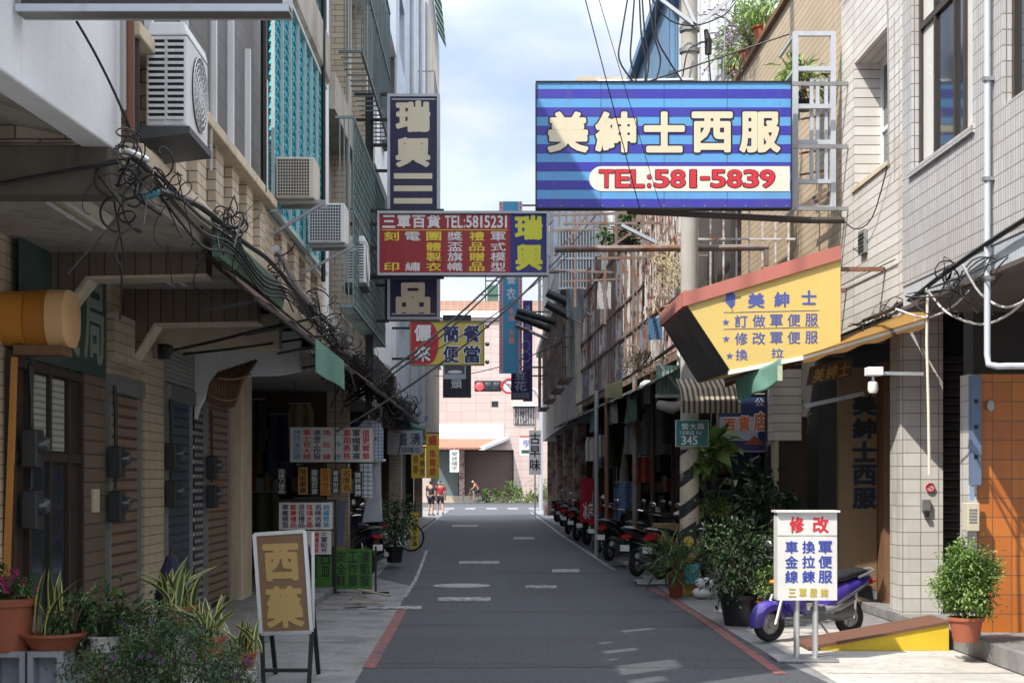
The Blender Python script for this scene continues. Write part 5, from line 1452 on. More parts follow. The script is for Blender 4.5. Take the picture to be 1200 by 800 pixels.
MB().tube([P(827, 35, PY - .1), P(830, 48, PY - .1), P(830, 64, PY - .1)], [.03, .055, .05], 10).build('insulator', BLACK, t)
c = P(807, 634, PY - .17); MB().lathe([(0, -.01), (.075, -.01), (.08, 0)], c, 18, 'y').build('reflector', YELS, t)
q = MB(); q.prism([P(797, 622, PY - .175), P(816, 610, PY - .175), P(816, 642, PY - .175), P(797, 655, PY - .175)], (0, .003, 0)); q.build('reflector_plate', BLACK, t)
t = thing('guy_guard', 'yellow and black striped guard leaning behind the utility pole', 'guy guard', (PX + .3, PY + .3, 0))
MB().prism([P(806, 690, PY + .2), P(816, 690, PY + .2), P(834, 590, PY + .25), P(826, 585, PY + .25)], (0, .08, 0)).build('guard', HAZ, t)
MB().tube([P(830, 588, PY + .29), (3.55, PY + .3, 9)], .012, 6).build('wire', GREYMET, t)
c = P(811, 671, PY - .28)
t = thing('teal_box', 'turquoise plastic box tied to the foot of the striped pole', 'box', c)
a, b = P(803, 684, PY - .34), P(820, 661, PY - .34); MB().prism([a, Vector((b.x, a.y, a.z)), b + Vector((.02, 0, 0)), Vector((a.x - .02, a.y, b.z))], (0, .16, 0)).build('body', paint('turquoise_plastic', (.06, .36, .38)), t, bevel=.01)
MB().tube([P(801, 660, PY - .26), P(812, 655, PY - .26), P(822, 660, PY - .26)], .008, 6).build('handle', BLACK, t)

# ---- air conditioners
DKBR = mat('dark_bracket', (.07, .075, .085), .5, var=.3, dirt=.3)
def outdoor_unit(label, X, y0, w, d, h, z, fan=True):
    """Split unit with its long side along y, its grille end towards the camera."""
    t = thing('air_conditioner', label, 'air conditioner', (X - d, y0, z))
    b = MB(); b.box((X - d, y0, z), (X, y0 + w, z + h * .86)); b.build('casing', ACW, t, bevel=.012)
    MB().prism([(X - d - .005, y0 - .006, z + h * .862), (X + .006, y0 - .006, z + h * .862), (X - .02, y0 + .02, z + h), (X - d + .02, y0 + .02, z + h)], (0, w - .01, 0)).build('lid', ACW, t, bevel=.01)
    q = MB(); n = 13
    for c_ in (0, 1):
        xa = X - d + .02 + c_ * d * .46; xb = xa + d * .38
        q.box((xa, y0 - .003, z + .05), (xb, y0 - .001, z + h * .83))
    q.build('grille_gap', BLACK, t)
    q = MB()
    for k in range(n + 1):
        zz = z + .05 + (h * .83 - .05) * k / n
        for c_ in (0, 1):
            xa = X - d + .015 + c_ * d * .46; q.box((xa, y0 - .012, zz - .008), (xa + d * .40, y0 - .004, zz + .010))
    q.build('louvre', ACW, t)
    cy, cz = y0 + w * .56, z + h * .44; r = h * .36
    MB().lathe([(0, .002), (r, .002), (r * 1.02, .006)], (X, cy, cz), 28, 'x').build('fan_opening', BLACK, t)
    q = MB()
    for k in range(6):
        rr = r * (k + 1) / 6; q.tube([(X + .012, cy + rr * math.cos(a), cz + rr * math.sin(a)) for a in [2 * math.pi * i / 28 for i in range(29)]], .004, 4, False)
    for k in range(20): a = math.pi * 2 * k / 20; q.bar((X + .012, cy, cz), (X + .012, cy + r * math.cos(a), cz + r * math.sin(a)), .005)
    q.build('fan_guard', ACW, t)
    q = MB(); q.prism([(X - d - .02, y0 - .03, z - .005), (X + .02, y0 - .03, z - .005), (X + .02, y0 - .03, z - .05), (X - d - .05, y0 - .03, z - .09)], (0, w + .06, 0)); q.build('bracket', DKBR, t)
    return t
ACW = mat('ac_white', (.70, .71, .71), .45, var=.05, dirt=.3, dirtcol=(.3, .27, .22))
ACB = mat('ac_beige', (.60, .56, .47), .5, var=.08, dirt=.35, dirtcol=(.25, .2, .15))
outdoor_unit('large white outdoor air conditioner with louvred end beside the white parapet', -1.90, 9.35, .68, .26, .66, P(0, 148, 9.35).z)
def window_unit(label, rect, y, w, cm):
    """Window unit with its gridded face towards the camera, body running back along the wall."""
    a, b = P(rect[0], rect[3], y), P(rect[2], rect[1], y)
    t = thing('air_conditioner', label, 'air conditioner', (a.x, y, a.z), group='small air conditioners on the wall')
    MB().box((a.x, y, a.z), (b.x, y + w, b.z)).build('casing', cm, t, bevel=.01)
    MB().box((a.x + .02, y - .004, a.z + .02), (b.x - .045, y - .001, b.z - .02)).build('mesh', mat('dark_ac_mesh', (.05, .05, .055), .6), t)
    q = MB(); n = 12
    for k in range(n + 1):
        zz = a.z + .02 + (b.z - a.z - .04) * k / n; q.box((a.x + .02, y - .012, zz - .003), (b.x - .045, y - .004, zz + .003))
        xx = a.x + .02 + (b.x - a.x - .065) * k / n; q.box((xx - .003, y - .0125, a.z + .02), (xx + .003, y - .0045, b.z - .02))
    q.build('grille', cm, t)
    q = MB(); q.bar((a.x, y + .1, a.z - .02), (b.x + .1, y + .1, a.z - .02), .035); q.bar((a.x, y + w - .1, a.z - .02), (b.x + .1, y + w - .1, a.z - .02), .035)
    q.bar((-2.2, y + .1, a.z - .35), (b.x + .1, y + .1, a.z - .02), .03)
    q.build('bracket', GREYMET, t)
window_unit('grey gridded window air conditioner hanging in front of the teal lattice', (323, 184, 368, 232), 14.9, .5, ACB)
window_unit('gridded air conditioner with yellowed side just below the first gridded one', (361, 238, 404, 284), 17.3, .5, ACW)
t = outdoor_unit('narrow white upright air conditioner on a tilted tin plate left of the red sign', P(428, 0, 21).x, 21.0, .7, .27, .66, P(0, 331, 21).z)
t = outdoor_unit('far small outdoor unit fixed under the eaves of the grey balcony', -1.95, 29.0, .7, .26, .6, 8.3)

# ---- electricity meters on the left shop walls
def meter(X, y, z, label):
    t = thing('electricity_meter', label, 'meter', (X, y, z), group='electricity meters on the left shop walls')
    MB().box((X, y - .09, z - .14), (X + .12, y + .09, z + .14)).build('case', METERM, t, bevel=.012)
    q = MB(); q.lathe([(0, .19), (.04, .187), (.058, .17), (.062, .12)], (X, y, z + .03), 16, 'x'); q.build('dome', GLASSCLR, t, smooth=True)
    MB().tube([(X + .05, y, z + .16), (X + .05, y + .02, z + .6), (X + .04, y, 2.55)], .016, 6).build('conduit', BLACK, t)
METERM = mat('meter_grey', (.035, .038, .042), .45, var=.25)
GLASSCLR = mat('meter_glass', (.10, .11, .12), .08, metal=.3, var=.6, scale=22)
for X, y, z, l in ((-3.42, 10.95, 1.93, 'upper round electricity meter beside the wooden clinic door'), (-3.42, 10.95, 1.48, 'lower round electricity meter beside the wooden clinic door'),
                   (-3.42, 13.42, 1.86, 'upper meter box before the brown shutter'), (-3.42, 13.42, 1.46, 'lower meter box before the brown shutter'),
                   (-3.44, 15.86, 1.95, 'upper meter at the edge of the blue shutter'), (-3.44, 15.86, 1.55, 'lower meter at the edge of the blue shutter'),
                   (-3.44, 18.14, 1.85, 'upper meter beside the checkered panel'), (-3.44, 18.14, 1.5, 'lower meter beside the checkered panel')):
    meter(X, y, z, l)
t = thing('notice_plate', 'small yellowed plate on the brown pilaster between door and shutter', 'plate', (XG + .06, 13, 1.5)); MB().box((XG + .061, 12.86, 1.42), (XG + .08, 13.06, 1.62)).build('plate', CREAMPAINT, t)

# ---- yellow drum sign and its post
Y = 10.6
t = thing('drum_sign', 'rounded orange yellow drum shaped sign box at the pharmacy entrance', 'sign', P(20, 412, Y))
DRUM = mat('amber_plastic', (.60, .25, .035), .38, var=.25, scale=3, dirt=.3, dirtcol=(.3, .12, .02), bumps=.6, bscale=5)
a = P(0, 336, Y); b = P(0, 404, Y); zc = (a.z + b.z) / 2; r = (a.z - b.z) / 2
def capsule(x, k=1.0):
    R = []
    for i in range(28):
        an = 2 * math.pi * i / 28
        R.append(Vector((x, Y + .22 + .24 * k * math.copysign(abs(math.cos(an)) ** .75, math.cos(an)), zc + r * k * math.copysign(abs(math.sin(an)) ** .75, math.sin(an)))))
    return R
x0, x1, x2 = P(-60, 0, Y).x, P(26, 0, Y).x, P(52, 0, Y).x
MB().loft([capsule(x0, .97), capsule(x1 - .02, .97), capsule(x1, 1.0)]).build('body', DRUM, t, smooth='auto')
MB().loft([capsule(x1 + .005, 1.0), capsule(x2, 1.0)]).build('band', mat('deep_amber', (.42, .16, .02), .35, var=.1), t, smooth='auto')
MB().loft([capsule(x2 + .003, 1.03), capsule(x2 + .13, 1.0), capsule(x2 + .14, .9)]).build('end_cap', mat('peach_plastic', (.66, .40, .20), .35, var=.1), t, smooth='auto')
MB().box((P(10, 0, Y).x, Y + .1, b.z - .06), (P(68, 0, Y).x, Y + .36, b.z + .01)).build('shelf', WOODM, t)
t = thing('orange_post', 'leaning orange wooden post under the drum sign', 'post', P(8, 690, 10.7))
MB().prism([P(2, 700, 10.7), P(9, 700, 10.7), P(18, 418, 10.7), P(13, 418, 10.7)], (0, .06, 0)).build('post', mat('orange_wood', (.52, .23, .05), .6, var=.3), t)

# ---- conduit, hanging cord, lamp, meter strip on the right building
t = thing('white_conduit', 'white pipe running down the grey tiles and bending at the orange pier', 'pipe', P(1157, 430, 11.9))
X = XR1 - .05; yv = F * X / (1157 - VX)
zb = P(0, 430, yv).z
MB().tube([(X, yv, 7.6), (X, yv, zb + .1), (X, yv - .03, zb + .02), (X + .06, yv - .08, zb), (X + .12, yv - .12, zb), (X + 1.2, yv - .14, zb)], .026, 10).build('pipe', PALEFR, t, smooth='auto')
q = MB()
for z in (zb + .7, 4.1, 4.9, 5.6): q.box((X - .035, yv - .035, z), (X + .05, yv + .035, z + .03))
q.build('clip', GREYMET, t)
t = thing('hanging_rope', 'pale rope hanging straight down in front of the white tiled pillar', 'cord', P(1088, 560, 13.6))
MB().tube([P(1087, 345, 13.6), P(1086, 400, 13.6), P(1088, 480, 13.6), P(1089, 556, 13.6)], .013, 8).build('rope', mat('cream_rope', (.68, .60, .50), .8), t)
t = thing('wall_lamp', 'small white spotlight on a thin arm over the tailor doorway', 'lamp', P(1023, 450, 15.5))
q = MB(); q.bar(P(1016, 437, 15.5), P(1082, 438, 15.5), .035); q.build('arm', ALU, t)
a, b = P(1016, 440, 15.47), P(1034, 430, 15.47); MB().box((a.x, 15.42, a.z), (b.x, 15.58, b.z)).build('junction_box', WHITE, t, bevel=.006)
MB().lathe([(.012, 0), (.014, -.05), (.05, -.07), (.055, -.15), (.04, -.18), (0, -.185)], P(1023, 440, 15.5), 16).build('lamp_head', CLEANWHITE, t, smooth='auto')
t = thing('meter_strip', 'blue grey metal meter cabinet strip on the edge of the orange pier', 'cabinet', P(1141, 560, 14.66))
a, b = P(1139, 568, 14.6), P(1150, 440, 14.6); MB().box((a.x, 14.6, a.z), (b.x, 14.7, b.z)).build('cabinet', mat('blue_grey_metal', (.14, .20, .32), .45, var=.2, dirt=.2), t)
q = MB()
for y in (470, 500, 535): c = P(1144, y, 14.595); q.box((c.x - .02, c.y, c.z - .02), (c.x + .02, c.y + .01, c.z + .02))
q.build('window', BLACK, t)
t = thing('mail_box', 'small beige letter box with slots below the blue grey cabinet', 'letter box', P(1140, 620, 14.6))
a, b = P(1134, 622, 14.5), P(1148, 589, 14.5); MB().box((a.x, 14.5, a.z), (b.x, 14.69, b.z)).build('box', CREAMPAINT, t, bevel=.006)
a, b = P(1136, 612, 14.494), P(1145, 594, 14.494); q = MB()
for k in range(5): q.box((a.x, 14.494, a.z + (b.z - a.z) * k / 5), (b.x, 14.499, a.z + (b.z - a.z) * (k + .45) / 5))
q.build('slots', GREYMET, t)
t = thing('house_plate', 'small blue house number plate above the beige letter box', 'plate', P(1140, 580, 14.6)); a, b = P(1137, 586, 14.55), P(1142, 570, 14.55); MB().box((a.x, 14.55, a.z), (b.x, 14.57, b.z)).build('plate', paint('pale_blue_plate', (.25, .40, .62)), t)
c = P(1090, 571, 17.48)
t = thing('no_smoking_sign', 'round red ringed no smoking sticker on the white tiled pillar', 'sign', c)
MB().lathe([(0, 0), (.05, 0), (.05, .015)], c, 20, 'y').build('disc', mat('pink_sticker', (.5, .35, .33), .5), t)
q = MB(); q.tube([c + Vector((.048 * math.cos(a), -.004, .048 * math.sin(a))) for a in [2 * math.pi * k / 20 for k in range(21)]], .009, 6); q.bar(c + Vector((-.035, -.004, .03)), c + Vector((.035, -.004, -.03)), (.012, .004)); q.build('ring', REDL, t)
t = thing('doorbell', 'grey metal doorbell box under the red ringed sticker', 'doorbell', P(1086, 592, 17.48)); a, b = P(1081, 598, 17.44), P(1091, 585, 17.44); MB().box((a.x, 17.44, a.z), (b.x, 17.49, b.z)).build('box', GREYMET, t, bevel=.004)
MB().box((a.x + .03, 17.434, a.z - .07), (b.x - .02, 17.49, a.z - .02)).build('button', BLACK, t)
c = P(1161, 475, 14.66); t = thing('bell_push', 'small pale oval plate high on the orange tiled pier', 'plate', c); MB().ball(c, (.04, .012, .055)).build('plate', PALEFR, t, smooth=True)
t = thing('gold_plaque', 'carved wooden plaque with gold strokes tilted under the ochre canopy', 'plaque', P(970, 440, 18.6))
pa = [P(946, 452, 18.6), P(998, 440, 18.6), P(1000, 418, 18.6), P(950, 430, 18.6)]; MB().prism(pa, (0, .06, 0)).build('board', mat('plaque_wood', (.10, .055, .03), .4), t)
q = MB(); put_text(q, '美紳士', pa[0] + Vector((.05, -.002, .03)), (pa[1] - pa[0]) * .86, (pa[3] - pa[0]) * .75, Vector((0, -1, 0)), bold=.01); q.build('lettering', mat('gilt', (.55, .34, .10), .3, metal=.6), t)
t = thing('lamp_trough', 'long thin lamp trough below the carved gold plaque', 'lamp', P(970, 470, 18.4)); MB().bar(P(942, 476, 18.4), P(1012, 461, 18.4), (.06, .05)).build('trough', GREYMET, t)

# ---- white cage frame beside the billboard
Y = 20.4
t = thing('cage_frame', 'white painted iron cage frame standing off the wall beside the billboard', 'cage', (4.5, Y, P(0, 243, Y).z))
q = MB()
for xx in (932, 976): q.bar(P(xx, 38, Y), P(xx, 246, Y), .07); q.bar(P(xx, 38, Y + 1.1), P(xx, 246, Y + 1.1), .05)
for yy in (40, 81, 125, 167, 213, 244): q.bar(P(930, yy, Y), P(978, yy, Y), .06); q.bar(P(932, yy, Y), P(932, yy, Y) + Vector((0, 1.1, 0)), .04)
for xx in (951, 958, 968): q.bar(P(xx, 92, Y + .05), P(xx, 213, Y + .05), .045)
q.build('frame', PALEFR, t)
q = MB()
for yy in (104, 140, 180, 205): q.bar(P(938, yy, Y + .5), P(972, yy - 6, Y + .9), (.05, .03))
q.bar(P(938, 243, Y + .6), P(968, 222, Y + .6), .05); q.bar(P(945, 243, Y + .6), P(975, 225, Y + .6), .05)
q.build('stored_bars', RUST, t)
t = thing('billboard_beam', 'long rusty pipe carrying the bottom of the striped billboard', 'beam', P(840, 250, 20.3))
q = MB(); q.tube([P(735, 247, 20.3), P(945, 258, 20.3), (4.8, 20.3, P(0, 258, 20.3).z)], .045, 8); q.build('beam', mat('dark_pipe', (.06, .05, .045), .6), t)
t = thing('support_pipe', 'rusty horizontal pipe spanning from the balcony to the house above the yellow sign', 'pipe', P(780, 291, 22.5))
q = MB(); q.tube([P(650, 292, 22.5), P(900, 290, 22.5)], .05, 8); q.bar(P(898, 288, 22.5), P(898, 312, 22.5), .07); q.build('pipe', RUST, t)
t = thing('pipe_scaffold', 'scaffold of thin rusty angle irons between balcony and pole under the billboard', 'scaffold', P(740, 300, 25))
q = MB()
for yy, xa, xb, dy in ((252, 645, 800, 26), (262, 660, 800, 25), (270, 645, 790, 28), (318, 645, 720, 30), (330, 660, 730, 29), (348, 760, 800, 24), (303, 700, 830, 24)): q.bar(P(xa, yy, dy), P(xb, yy + rng.uniform(-4, 4), dy), .04)
for xx, ya, yb, dy in ((674, 240, 360, 30), (722, 245, 300, 26), (754, 250, 330, 25), (709, 250, 380, 28), (790, 250, 340, 24.5)): q.bar(P(xx, ya, dy), P(xx, yb, dy), .045)
for a_, b_, dy in (((745, 255), (752, 268), 25), ((700, 300), (780, 245), 26), ((760, 300), (795, 250), 24), ((650, 300), (690, 250), 30)): q.bar(P(*a_, dy), P(*b_, dy), .04)
q.build('angle_iron', RUST, t)
t = thing('grey_plank', 'pale plank lying slanted across the rusty scaffold', 'plank', P(745, 275, 24.6)); MB().bar(P(728, 264, 24.6), P(780, 290, 24.6), (.12, .05)).build('plank', PALEFR, t)
# ---- drain pipe pair beside the pole, blue tin roof debris
t = thing('drain_pipe', 'tall pale drain pipe on the white tin wall behind the utility pole', 'pipe', (3.8, 29, 3.8))
MB().tube([(3.82, 29.35, 3.8), (3.82, 29.35, 12)], .06, 8).build('pipe', ALU, t)
t = thing('drain_pipe', 'lower white drain pipe just left of the utility pole', 'pipe', P(800, 420, 23.5)); MB().tube([P(803, 250, 23.5), P(803, 480, 23.5)], .13, 12).build('pipe', mat('white_pipe', (.70, .70, .68), .5, dirt=.3, dirtcol=(.35, .28, .2)), t, smooth='auto')
# ---- row of tube lamps over the far alley
for i, (xa, ya, xb, yb, dy) in enumerate(((606, 364, 651, 378, 44), (604, 370, 645, 386, 44.6), (604, 381, 641, 397, 45), (641, 343, 678, 360, 36), (640, 356, 668, 371, 37))):
    t = thing('tube_lamp', ('upper black tube lamp jutting over the alley beside the cyan sign', 'second black tube lamp just under the upper one', 'pale lamp bar below the two black tubes', 'upper tube lamp nearer the rusty balcony', 'lower tube lamp nearer the rusty balcony')[i], 'lamp', P(xb, yb, dy), group='tube lamps jutting over the alley')
    MB().tube([P(xa, ya, dy), P(xb, yb, dy)], .10 if i != 2 else .05, 8).build('housing', BLACK if i != 2 else RUSTWHITE, t)
    MB().tube([P(xb, yb, dy), P(xb + 14, yb + 9, dy)], .02, 6).build('arm', GREYMET, t)

# ================================================================ awnings
t = thing('long_awning', 'brown sloping tarp awning along the arcade edge over the blue shutter', 'awning', (-2.2, 15, 3.3))
def slope(x0, z0, x1, z1, y0, y1, nu=1, nv=24, sag=.03):
    ph = rng.random() * 9
    return MB().sheet(lambda u, v: Vector((x0 + (x1 - x0) * u, y0 + (y1 - y0) * v, z0 + (z1 - z0) * u - sag * math.sin(v * 19 + ph) ** 2 * (.3 + u))), max(nu, 4), nv)
slope(-2.2, 3.46, -1.78, 3.12, 11.4, 19.4).build('canvas', AWNBROWN, t, solid=.012)
q = MB()
for y in (11.5, 13.4, 15.4, 17.4, 19.3): q.bar((-2.2, y, 3.42), (-1.78, y, 3.07), .03); q.bar((-2.2, y, 3.0), (-1.8, y, 3.08), .025)
q.bar((-1.79, 11.4, 3.08), (-1.79, 19.4, 3.08), .035); q.build('frame', BLACK, t)
fr_ = MB().sheet(lambda u, v: Vector((-1.77 + .02 * math.sin(u * 9) * v, 15.1 + 2.9 * u, 3.13 - .34 * v - .015 * math.sin(u * 8) * v)), 26, 4); fr_.build('valance', AWNGREEN, t, solid=.006)
t = thing('gutter', 'dull green tin gutter on the slab edge above the brown tarp', 'gutter', (-2.08, 12.5, 3.4)); MB().prism([(-2.07, 11.1, 3.55), (-1.98, 11.1, 3.55), (-2.02, 11.1, 3.36), (-2.07, 11.1, 3.36)], (0, 3.4, 0)).build('gutter', mat('gutter_green', (.11, .19, .15), .5, var=.3, dirt=.4), t)
t = thing('long_awning', 'dark tarp awning continuing over the price boards and motorcycles', 'awning', (-2.2, 26, 3.3))
slope(-2.2, 3.44, -1.62, 3.02, 19.8, 34).build('canvas', AWNBROWN, t, solid=.012)
q = MB()
for y in (19.9, 23, 26.5, 30, 33.8): q.bar((-2.2, y, 3.40), (-1.62, y, 2.97), .03)
q.bar((-1.63, 19.8, 2.98), (-1.63, 34, 2.98), .04); q.build('frame', BLACK, t)
t = thing('green_flap', 'green cloth flap edged in red at the end of the dark tarp', 'awning', (-1.7, 34.5, 2.9))
MB().sheet(lambda u, v: Vector((-2.1 + .55 * u + .02 * math.sin(v * 9), 33 + 2.0 * u, 3.05 - .1 * u - .45 * v)), 8, 6).build('cloth', AWNGREEN, t, solid=.008)
MB().bar((-2.1, 33, 3.05), (-2.08, 33, 2.6), .05).build('edge', REDL, t)
t = thing('ochre_canopy', 'ochre canvas canopy sloping from the wall over the tailor doorway', 'awning', (4.8, 18, 3.4))
ci = lambda v: Vector((4.79, 16.35 + 4.0 * v, 3.62)); co = lambda v: Vector((4.72, 16.2, 3.44)).lerp(Vector((3.05, 19.4, 3.0)), v)
MB().sheet(lambda u, v: ci(v).lerp(co(v), u) + Vector((0, 0, -.025 * math.sin(v * 22) ** 2 * u)), 6, 30).build('canvas', AWNYEL, t, solid=.012)
q = MB()
for v in (.05, .35, .65, .98): q.bar(ci(v) - Vector((0, 0, .03)), co(v) - Vector((0, 0, .03)), .03)
q.bar(co(0) - Vector((0, 0, .03)), co(1) - Vector((0, 0, .03)), .035); q.build('frame', GREYMET, t)
MB().sheet(lambda u, v: co(u) + Vector((-.01, -.01, .01 - .10 * v - .015 * math.sin(u * 40) * v)), 40, 2).build('valance', cloth('dark_ochre', (.20, .10, .03), .3), t, solid=.006)
t = thing('green_tarp_end', 'torn green tarp hanging at the street end of the ochre canopy', 'tarp', P(885, 450, 19.5))
A = [P(866, 474, 18.4), P(862, 446, 18.4), P(915, 418, 17.6), P(912, 446, 17.6)]
MB().sheet(lambda u, v: A[0].lerp(A[3], u).lerp(A[1].lerp(A[2], u), v) + Vector((0, .035 * math.sin(u * 9 + v * 3), .02 * math.sin(u * 6))), 20, 8).build('cloth', AWNGREEN, t, solid=.006, smooth=True)
MB().bar(P(914, 428, 17.58), P(914, 446, 17.58), .05).build('edge', mat('pale_green_edge', (.45, .50, .38), .7), t)
t = thing('green_screen', 'pale green plastic screen hanging beside the drain pipe over the dark arcade', 'tarp', P(788, 445, 23.2))
MB().sheet(lambda u, v: P(769 + 32 * u, 428 + 36 * v, 23.4 + .02 * math.sin(u * 40)), 20, 6).build('sheet', cloth('pale_green_sheet', (.48, .66, .60), .5), t, solid=.008)
q = MB(); q.bar(P(774, 428, 23.3), P(800, 462, 23.3), .03); q.bar(P(768, 464, 23.3), P(803, 464, 23.3), .05); q.build('frame', GREYMET, t)
t = thing('striped_awning', 'small beige awning with black and brown stripes above the street plate', 'awning', P(830, 470, 21.5))
MB().sheet(lambda u, v: Vector((P(799, 0, 21.2).x + (P(868, 0, 21.2).x - P(799, 0, 21.2).x) * u, 21.9 - .7 * min(v * 1.5, 1), P(0, 462, 21.5).z + .25 * (1 - min(v * 1.5, 1)) - .28 * max(v - .45, 0) / .55)), 30, 9).build('canvas', cloth('striped_canvas', (.52, .46, .36), .35, stripes=((.10, .08, .06), .075)), t, solid=.008)
t = thing('teal_screen', 'teal translucent plastic screen between the blue store sign and the ivory block', 'tarp', P(918, 468, 22.2))
MB().sheet(lambda u, v: P(904 + 28 * u, 480 - 28 * v, 22.2 + .02 * math.sin(u * 30)), 14, 4).build('sheet', cloth('teal_sheet', (.10, .42, .42), .5), t, solid=.008)
q = MB(); q.bar(P(903, 466, 22.15), P(934, 464, 22.15), .03); q.bar(P(920, 481, 22.15), P(921, 451, 22.15), .03); q.build('frame', GREYMET, t)
t = thing('roof_scrap', 'rolled white tarp bundle under the green screen', 'tarp', P(785, 480, 23)); MB().tube([P(771, 474, 23), P(788, 478, 23.1), P(802, 473, 23)], [.07, .10, .06], 10).build('roll', cloth('white_roll', (.40, .38, .34), .2), t, smooth=True)
t = thing('dark_awning', 'black tarp awning along the old arcade under the rusty balcony', 'awning', (2.8, 32, 3.5))
MB().sheet(lambda u, v: Vector((XB(22.5 + 22 * v) + .3 - .75 * u, 22.8 + 21 * v, 3.64 - .42 * u - .03 * math.sin(v * 50) ** 2)), 4, 50).build('canvas', cloth('black_tarp', (.045, .05, .05), .1), t, solid=.012)
q = MB()
for y in (24, 27, 30, 33, 36, 39, 42): q.bar((XB(y) + .3, y, 3.6), (XB(y) - .45, y, 3.19), .03)
q.build('frame', BLACK, t)
t = thing('yellowed_flap', 'sun bleached yellow green flap at the corner of the black tarp', 'tarp', P(722, 455, 26))
MB().sheet(lambda u, v: P(709 + 20 * u, 452 + 14 * v - 7 * u * (1 - v), 26 + .5 * u), 6, 4).build('cloth', cloth('bleached_green', (.52, .52, .34), .4), t, solid=.01)
t = thing('pink_post_cover', 'faded pink cloth wrapped at the far corner above the old taste banner', 'tarp', P(650, 470, 60)); MB().prism([P(642, 486, 60), P(655, 470, 60), P(655, 442, 60), P(648, 452, 60)], (0, .2, 0)).build('cloth', cloth('faded_pink', (.62, .30, .27), .3), t)
t = thing('bamboo_roll', 'rolled bamboo blind hanging askew below the white arch', 'blind', P(272, 450, 17))
BAMB = ribbed('bamboo_slats', (.22, .12, .065), .035, 'x', .6, 0, .3, depth=.02)
q = MB()
for k in range(11):
    u = k / 10; a_ = P(243 + 30 * u, 470 + 8 * math.sin(u * 2.2), 16.8); b_ = P(258 + 42 * u, 436 - 14 * u, 16.95 + .1 * math.sin(u * 3))
    q.tube([a_, a_.lerp(b_, .5) + Vector((-.02, -.05, .03)), b_], [.022, .026, .022], 7)
q.build('slats', BAMB, t, smooth=True)
q = MB()
for f in (.2, .8):
    q.tube([P(243 + 30 * u + (15 + 12 * u) * f, 470 + 8 * math.sin(u * 2.2) - (34 + 14 * u) * f, 16.74) for u in (0, .25, .5, .75, 1)], .012, 5)
q.build('cord', mat('straw_cord', (.35, .25, .14), .8), t)

# ---- more of the old right row: window cages, small awnings, outdoor units, hung sheets
RUSTD = rust('dark_rusty_iron', (.10, .09, .085), .5)
def wall_cage(label, X, y0, y1, z0, z1, m):
    t = thing('window_cage', label, 'window cage', (X, y0, z0), group='iron window cages on the right row'); q = MB()
    n = max(4, int((y1 - y0) / .22))
    for i in range(n + 1): q.bar((X - .35, y0 + (y1 - y0) * i / n, z0), (X - .35, y0 + (y1 - y0) * i / n, z1), .02)
    for z in (z0, z0 + (z1 - z0) * .33, z0 + (z1 - z0) * .66, z1):
        q.bar((X - .352, y0, z), (X - .352, y1, z), .03); q.bar((X, y0, z), (X - .35, y0, z), .03); q.bar((X, y1, z), (X - .35, y1, z), .03)
    for k in range(4): q.bar((X - .35 * k / 4, y0, z0), (X - .35 * k / 4, y0, z1), .018)
    q.build('bars', m, t)
    MB().prism([(X, y0 - .1, z1 + .30), (X - .55, y0 - .1, z1 + .06), (X - .55, y0 - .1, z1 + .03), (X, y0 - .1, z1 + .27)], (0, y1 - y0 + .2, 0)).build('hood', RUSTWHITE, t)
wall_cage('rusty cage on the white tin wall nearest the utility pole', 3.9, 30.0, 32.2, 7.2, 9.4, RUSTD)
wall_cage('second rusty cage on the white tin wall', 3.9, 32.9, 35.1, 7.2, 9.4, RUSTWHITE)
wall_cage('third cage on the white tin wall beside the annex', 3.9, 35.8, 38.2, 7.2, 9.4, RUSTD)
outdoor_unit('small outdoor unit hung under the rusty balcony edge', XB(26.5) + .1, 26.5, .7, .26, .42, 3.05)
for i, (x0, x1, y0, y1, yy) in enumerate(((664, 684, 338, 372, 33), (700, 716, 330, 362, 28.5), (760, 776, 372, 398, 25))):
    t = thing('hung_sheet', ('grey plastic sheet tied inside the far end of the balcony', 'white plastic sheet tied to the balcony bars', 'blue scrap of sheet at the near end of the balcony')[i], 'tarp', P(x0, y1, yy))
    MB().sheet(lambda u, v: P(x0 + (x1 - x0) * u, y1 + (y0 - y1) * v, yy + .06 * math.sin(u * 9 + v * 3)), 10, 6).build('sheet', (cloth('grey_plastic_sheet', (.30, .32, .34), .3), cloth('white_plastic_sheet', (.62, .64, .66), .4), cloth('blue_plastic_sheet', (.12, .25, .42), .3))[i], t, solid=.006)
for i, (y_, dz) in enumerate(((25.6, .5), (28.4, .42), (32.2, .46), (36.8, .4))):
    t = thing('drop_flap', ('dark green flap hanging from the tarp next to the pole', 'grey flap hanging from the tarp over the bicycles', 'teal flap hanging over the red banner', 'brown flap in the far part of the arcade tarp')[i], 'tarp', (XB(y_) - .4, y_, 3.0), group='flaps hanging from the arcade tarp')
    x_ = XB(y_) - .42; MB().sheet(lambda u, v: Vector((x_ + .03 * math.sin(u * 8 + v * 2), y_ + 1.9 * u, 3.22 - dz * v - .02 * math.sin(u * 12) * v)), 16, 4).build('cloth', (cloth('deep_green_tarp', (.06, .13, .10), .3), cloth('grey_flap_cloth', (.22, .23, .23), .3), cloth('teal_flap_cloth', (.10, .28, .25), .35), cloth('brown_flap_cloth', (.16, .10, .06), .3))[i], t, solid=.006)
for i, (z, y0, y1) in enumerate(((4.3, 17.6, 20.4), (8.2, 17.6, 20.4))):
    cab = MB(); cab.tube([(4.77, y0, z), (4.77, y1, z + .05)], .012, 6); o = cab.build('cable', CABLEG); tag(o, ('thin grey conduit low across the ivory tiles', 'thin grey conduit high across the ivory tiles')[i], 'cable')
